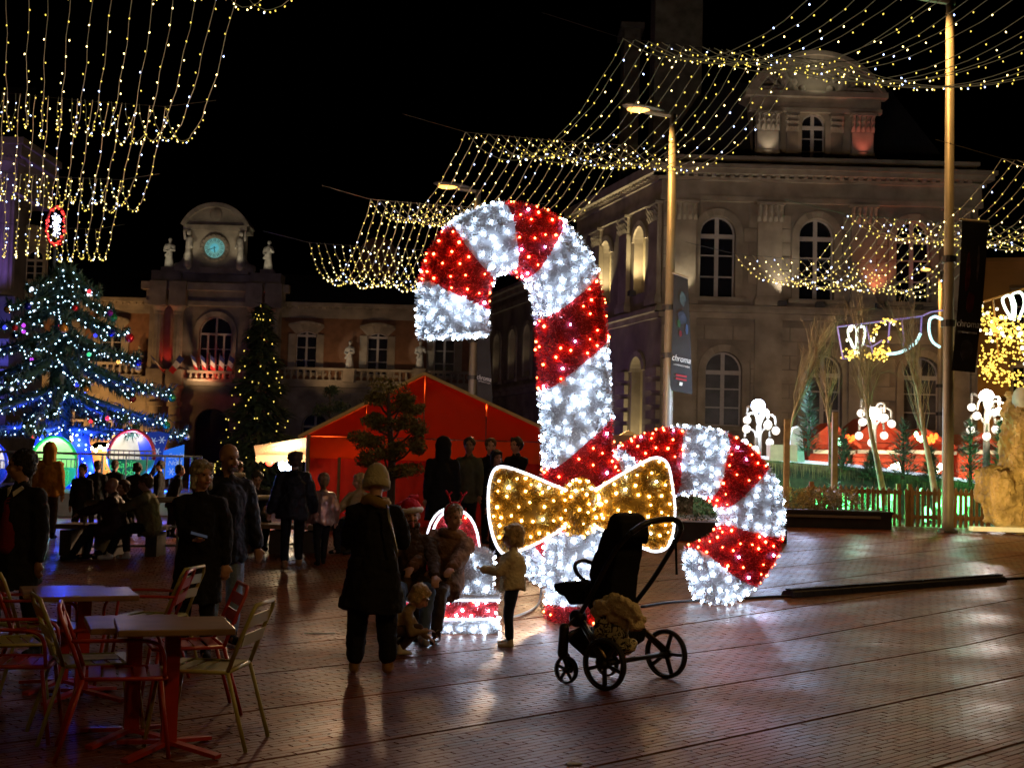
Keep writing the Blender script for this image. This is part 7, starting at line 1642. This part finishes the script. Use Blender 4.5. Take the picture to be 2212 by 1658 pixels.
    for k in range(7): q.tube(smooth_path([S(rnd(1285, 1300), rnd(1300, 1330), -.33), S(rnd(1315, 1340), rnd(1290, 1320), -.34), S(rnd(1350, 1370), rnd(1310, 1345), -.33), S(rnd(1350, 1388), rnd(1330, 1365), -.30)], 5), .028, 8)
    o = q.build('blanket_cloth', cl('beige_fleece', (.78, .68, .46), .95, bump=.9, bsc=60), B, True); remesh(o, .011, 2, .045, .06)
    flo = bpy.data.materials.new('toile_print'); flo.use_nodes = True; t_ = flo.node_tree; bs = t_.nodes['Principled BSDF']; tc = t_.nodes.new('ShaderNodeTexCoord'); nz = t_.nodes.new('ShaderNodeTexNoise'); nz.inputs['Scale'].default_value = 17; nz.inputs['Detail'].default_value = 4; nz.inputs['Distortion'].default_value = 2.5; cr = t_.nodes.new('ShaderNodeValToRGB'); cr.color_ramp.elements[0].position = .47; cr.color_ramp.elements[1].position = .5; cr.color_ramp.elements[0].color = (.02, .025, .03, 1); cr.color_ramp.elements[1].color = (.75, .72, .5, 1); t_.links.new(tc.outputs['Object'], nz.inputs['Vector']); t_.links.new(nz.outputs['Fac'], cr.inputs[0]); t_.links.new(cr.outputs[0], bs.inputs['Base Color'])
    B2 = thing('bag', 'cream fabric bag with a dark toile floral print in the stroller basket', 'bag', c-V((0, 0, .2))); q = MB()
    for x, y, r in ((1300, 1360, .085), (1322, 1362, .09), (1340, 1380, .08), (1348, 1395, .075), (1310, 1345, .08), (1360, 1392, .06), (1330, 1352, .08)): q.ell(S(x, y, -.24), (r, r*.9, r))
    o = q.build('bag_body', flo, B2, True); remesh(o, .012, 3, .03, .08)
stroller()

# ================================================================= cafe tables and chairs
redp = mat('red_metal', (.42, .03, .012), .35, var=.1, coat=.3); yelp = mat('yellow_metal', (.42, .40, .10), .38, var=.1, coat=.3); topm = mat('table_laminate', (.30, .19, .09), .34, var=.3, sc=4, coat=.1)
def chair(m, arms, nm):
    T = thing(nm, 'x', 'chair', (0, 0, 0)); r = .0125; w = .21; sh_ = .45; d = .21
    for s in (-1, 1):
        MB().tube([V((s*(w+.02), d+.06, 0)), V((s*w, d, sh_-.02))], r, 8).build('leg', m, T, True)
        MB().tube([V((s*(w+.01), -d-.13, 0)), V((s*w, -d, sh_))], r, 8).build('leg', m, T, True)
    bt = .84; pts = [V((-w, -d, sh_)), V((-w, -d-.06, .62)), V((-w, -d-.13, bt-.05)), V((-w+.03, -d-.145, bt)), V((w-.03, -d-.145, bt)), V((w, -d-.13, bt-.05)), V((w, -d-.06, .62)), V((w, -d, sh_))]
    q = MB(); q.tube(pts, r, 8); o = q.build('back_frame', m, T, True)
    q = MB(); q.tube([V((-w, -d, sh_)), V((-w-.005, d, sh_-.005)), V((-w+.04, d+.03, sh_-.01)), V((w-.04, d+.03, sh_-.01)), V((w+.005, d, sh_-.005)), V((w, -d, sh_)), V((-w, -d, sh_))], r, 8); q.build('seat_frame', m, T, True)
    for k in range(5): q = MB(); y0 = -d+.03+k*.084; q.box((0, y0+.03, sh_+.006-.012*math.sin(k/4*3.14)), (2*w, .068, .006)); q.build('seat_slat', m, T)
    for z0, h in ((.745, .075), (.635, .075)):
        t = (z0-sh_)/(bt-sh_); y = -d-.03-.11*t; q = MB(); q.box((0, y, z0), (2*w-.01, .006, h), rotm(.28)); q.build('back_slat', m, T)
    if arms:
        for s in (-1, 1): q = MB(); q.tube(smooth_path([V((s*w, -d-.075, .66)), V((s*(w+.035), 0, .665)), V((s*(w+.035), d-.06, .655)), V((s*(w+.03), d+.005, .6)), V((s*w, d+.02, sh_))], 4), .011, 8); q.build('armrest', m, T, True)
    return T
def place(root, g0, yaw, label, used=[]):
    if root.name in used: return dup(root, g0, yaw, label, 'cafe chairs around the tables')
    used.append(root.name); root.location = g0; root.rotation_euler = (0, 0, yaw); root['label'] = label; root['group'] = 'cafe chairs around the tables'; return root
ra_ = chair(redp, True, 'armchair'); ya = chair(yelp, False, 'chair'); rs = chair(redp, False, 'chair')
bpy.context.view_layer.update()
def tabl(g0, yaw, label, lx=.70, ly=.70, H=.735):
    t = thing('cafe_table', label, 'table', g0, 0, 'cafe tables with red pedestal legs'); M = rotm(0, 0, yaw)
    q = MB(); q.box(g0+V((0, 0, H-.018)), (lx, ly, .036), M); o = q.build('tabletop', topm, t); bv = o.modifiers.new('b', 'BEVEL'); bv.width = .006; bv.segments = 2
    q = MB(); q.box(g0+V((0, 0, (H-.04)/2+.02)), (.085, .085, H-.08), M); q.build('pedestal', redp, t); q = MB(); q.box(g0+V((0, 0, H-.045)), (.36, .06, .015), M); q.box(g0+V((0, 0, H-.0455)), (.06, .36, .014), M); q.build('top_bracket', mat('black_bracket', (.02, .02, .02), .5), t)
    for k in range(4):
        d = M @ V((math.cos(k*math.pi/2+math.pi/4), math.sin(k*math.pi/2+math.pi/4), 0)); MB().beam(g0+V((0, 0, .06)), g0+d*.36+V((0, 0, .015)), .055, .022).build('foot', redp, t)
    return t
tabl(V((-1.93, 7.43, 0)), .34, 'nearest cafe table with a sand coloured top on a red pedestal', .64, .60)
tabl(V((-2.24, 7.74, 0)), .38, 'sand coloured cafe table tucked against the back left of the nearest one', .56, .62, .70)
tabl(V((-2.96, 8.97, 0)), .42, 'farther cafe table with coloured reflections on its top', .66, .6)
tabl(V((-3.22, 9.32, 0)), .42, 'farthest cafe table, tucked behind the one with coloured reflections', .6, .6, .71)
place(ra_, G(255, 1622), math.radians(-72), 'red armchair in front of the near tables, its slatted seat to the right')
place(ya, G(196, 1585), math.radians(-62), 'pale yellow chair just behind the front red armchair, with papers on its seat')
place(rs, G(398, 1535), math.radians(112), 'red chair at the right side of the near table, backrest above the tabletop')
place(ya, G(436, 1600), math.radians(84), 'yellow chair at the far right of the tables, seen from the side')
place(ra_, G(18, 1590), math.radians(-80), 'red chair cut by the left edge of the picture')
place(ra_, G(88, 1490), math.radians(-70), 'red armchair between the far table and the left edge')
place(ya, G(60, 1478), math.radians(-40), 'pale yellow chair behind the red chairs at the left, back leaning left')
place(ra_, G(298, 1472), math.radians(95), 'red armchair behind the near table, facing left')
place(ya, G(318, 1455), math.radians(80), 'thin edge-on yellow chair behind the near table beside the woman\'s coat')
place(ya, G(24, 1530), math.radians(-60), 'yellow chair at the left edge behind the cut off red chair')
pp = G(196, 1585)+V((.02, .02, .463)); props(MB().box(pp, (.22, .16, .006), rotm(.05, 0, .4)).build('paper', cl('newsprint', (.4, .4, .32)), None), 'folded paper lying on the seat of the pale yellow chair', 'paper')
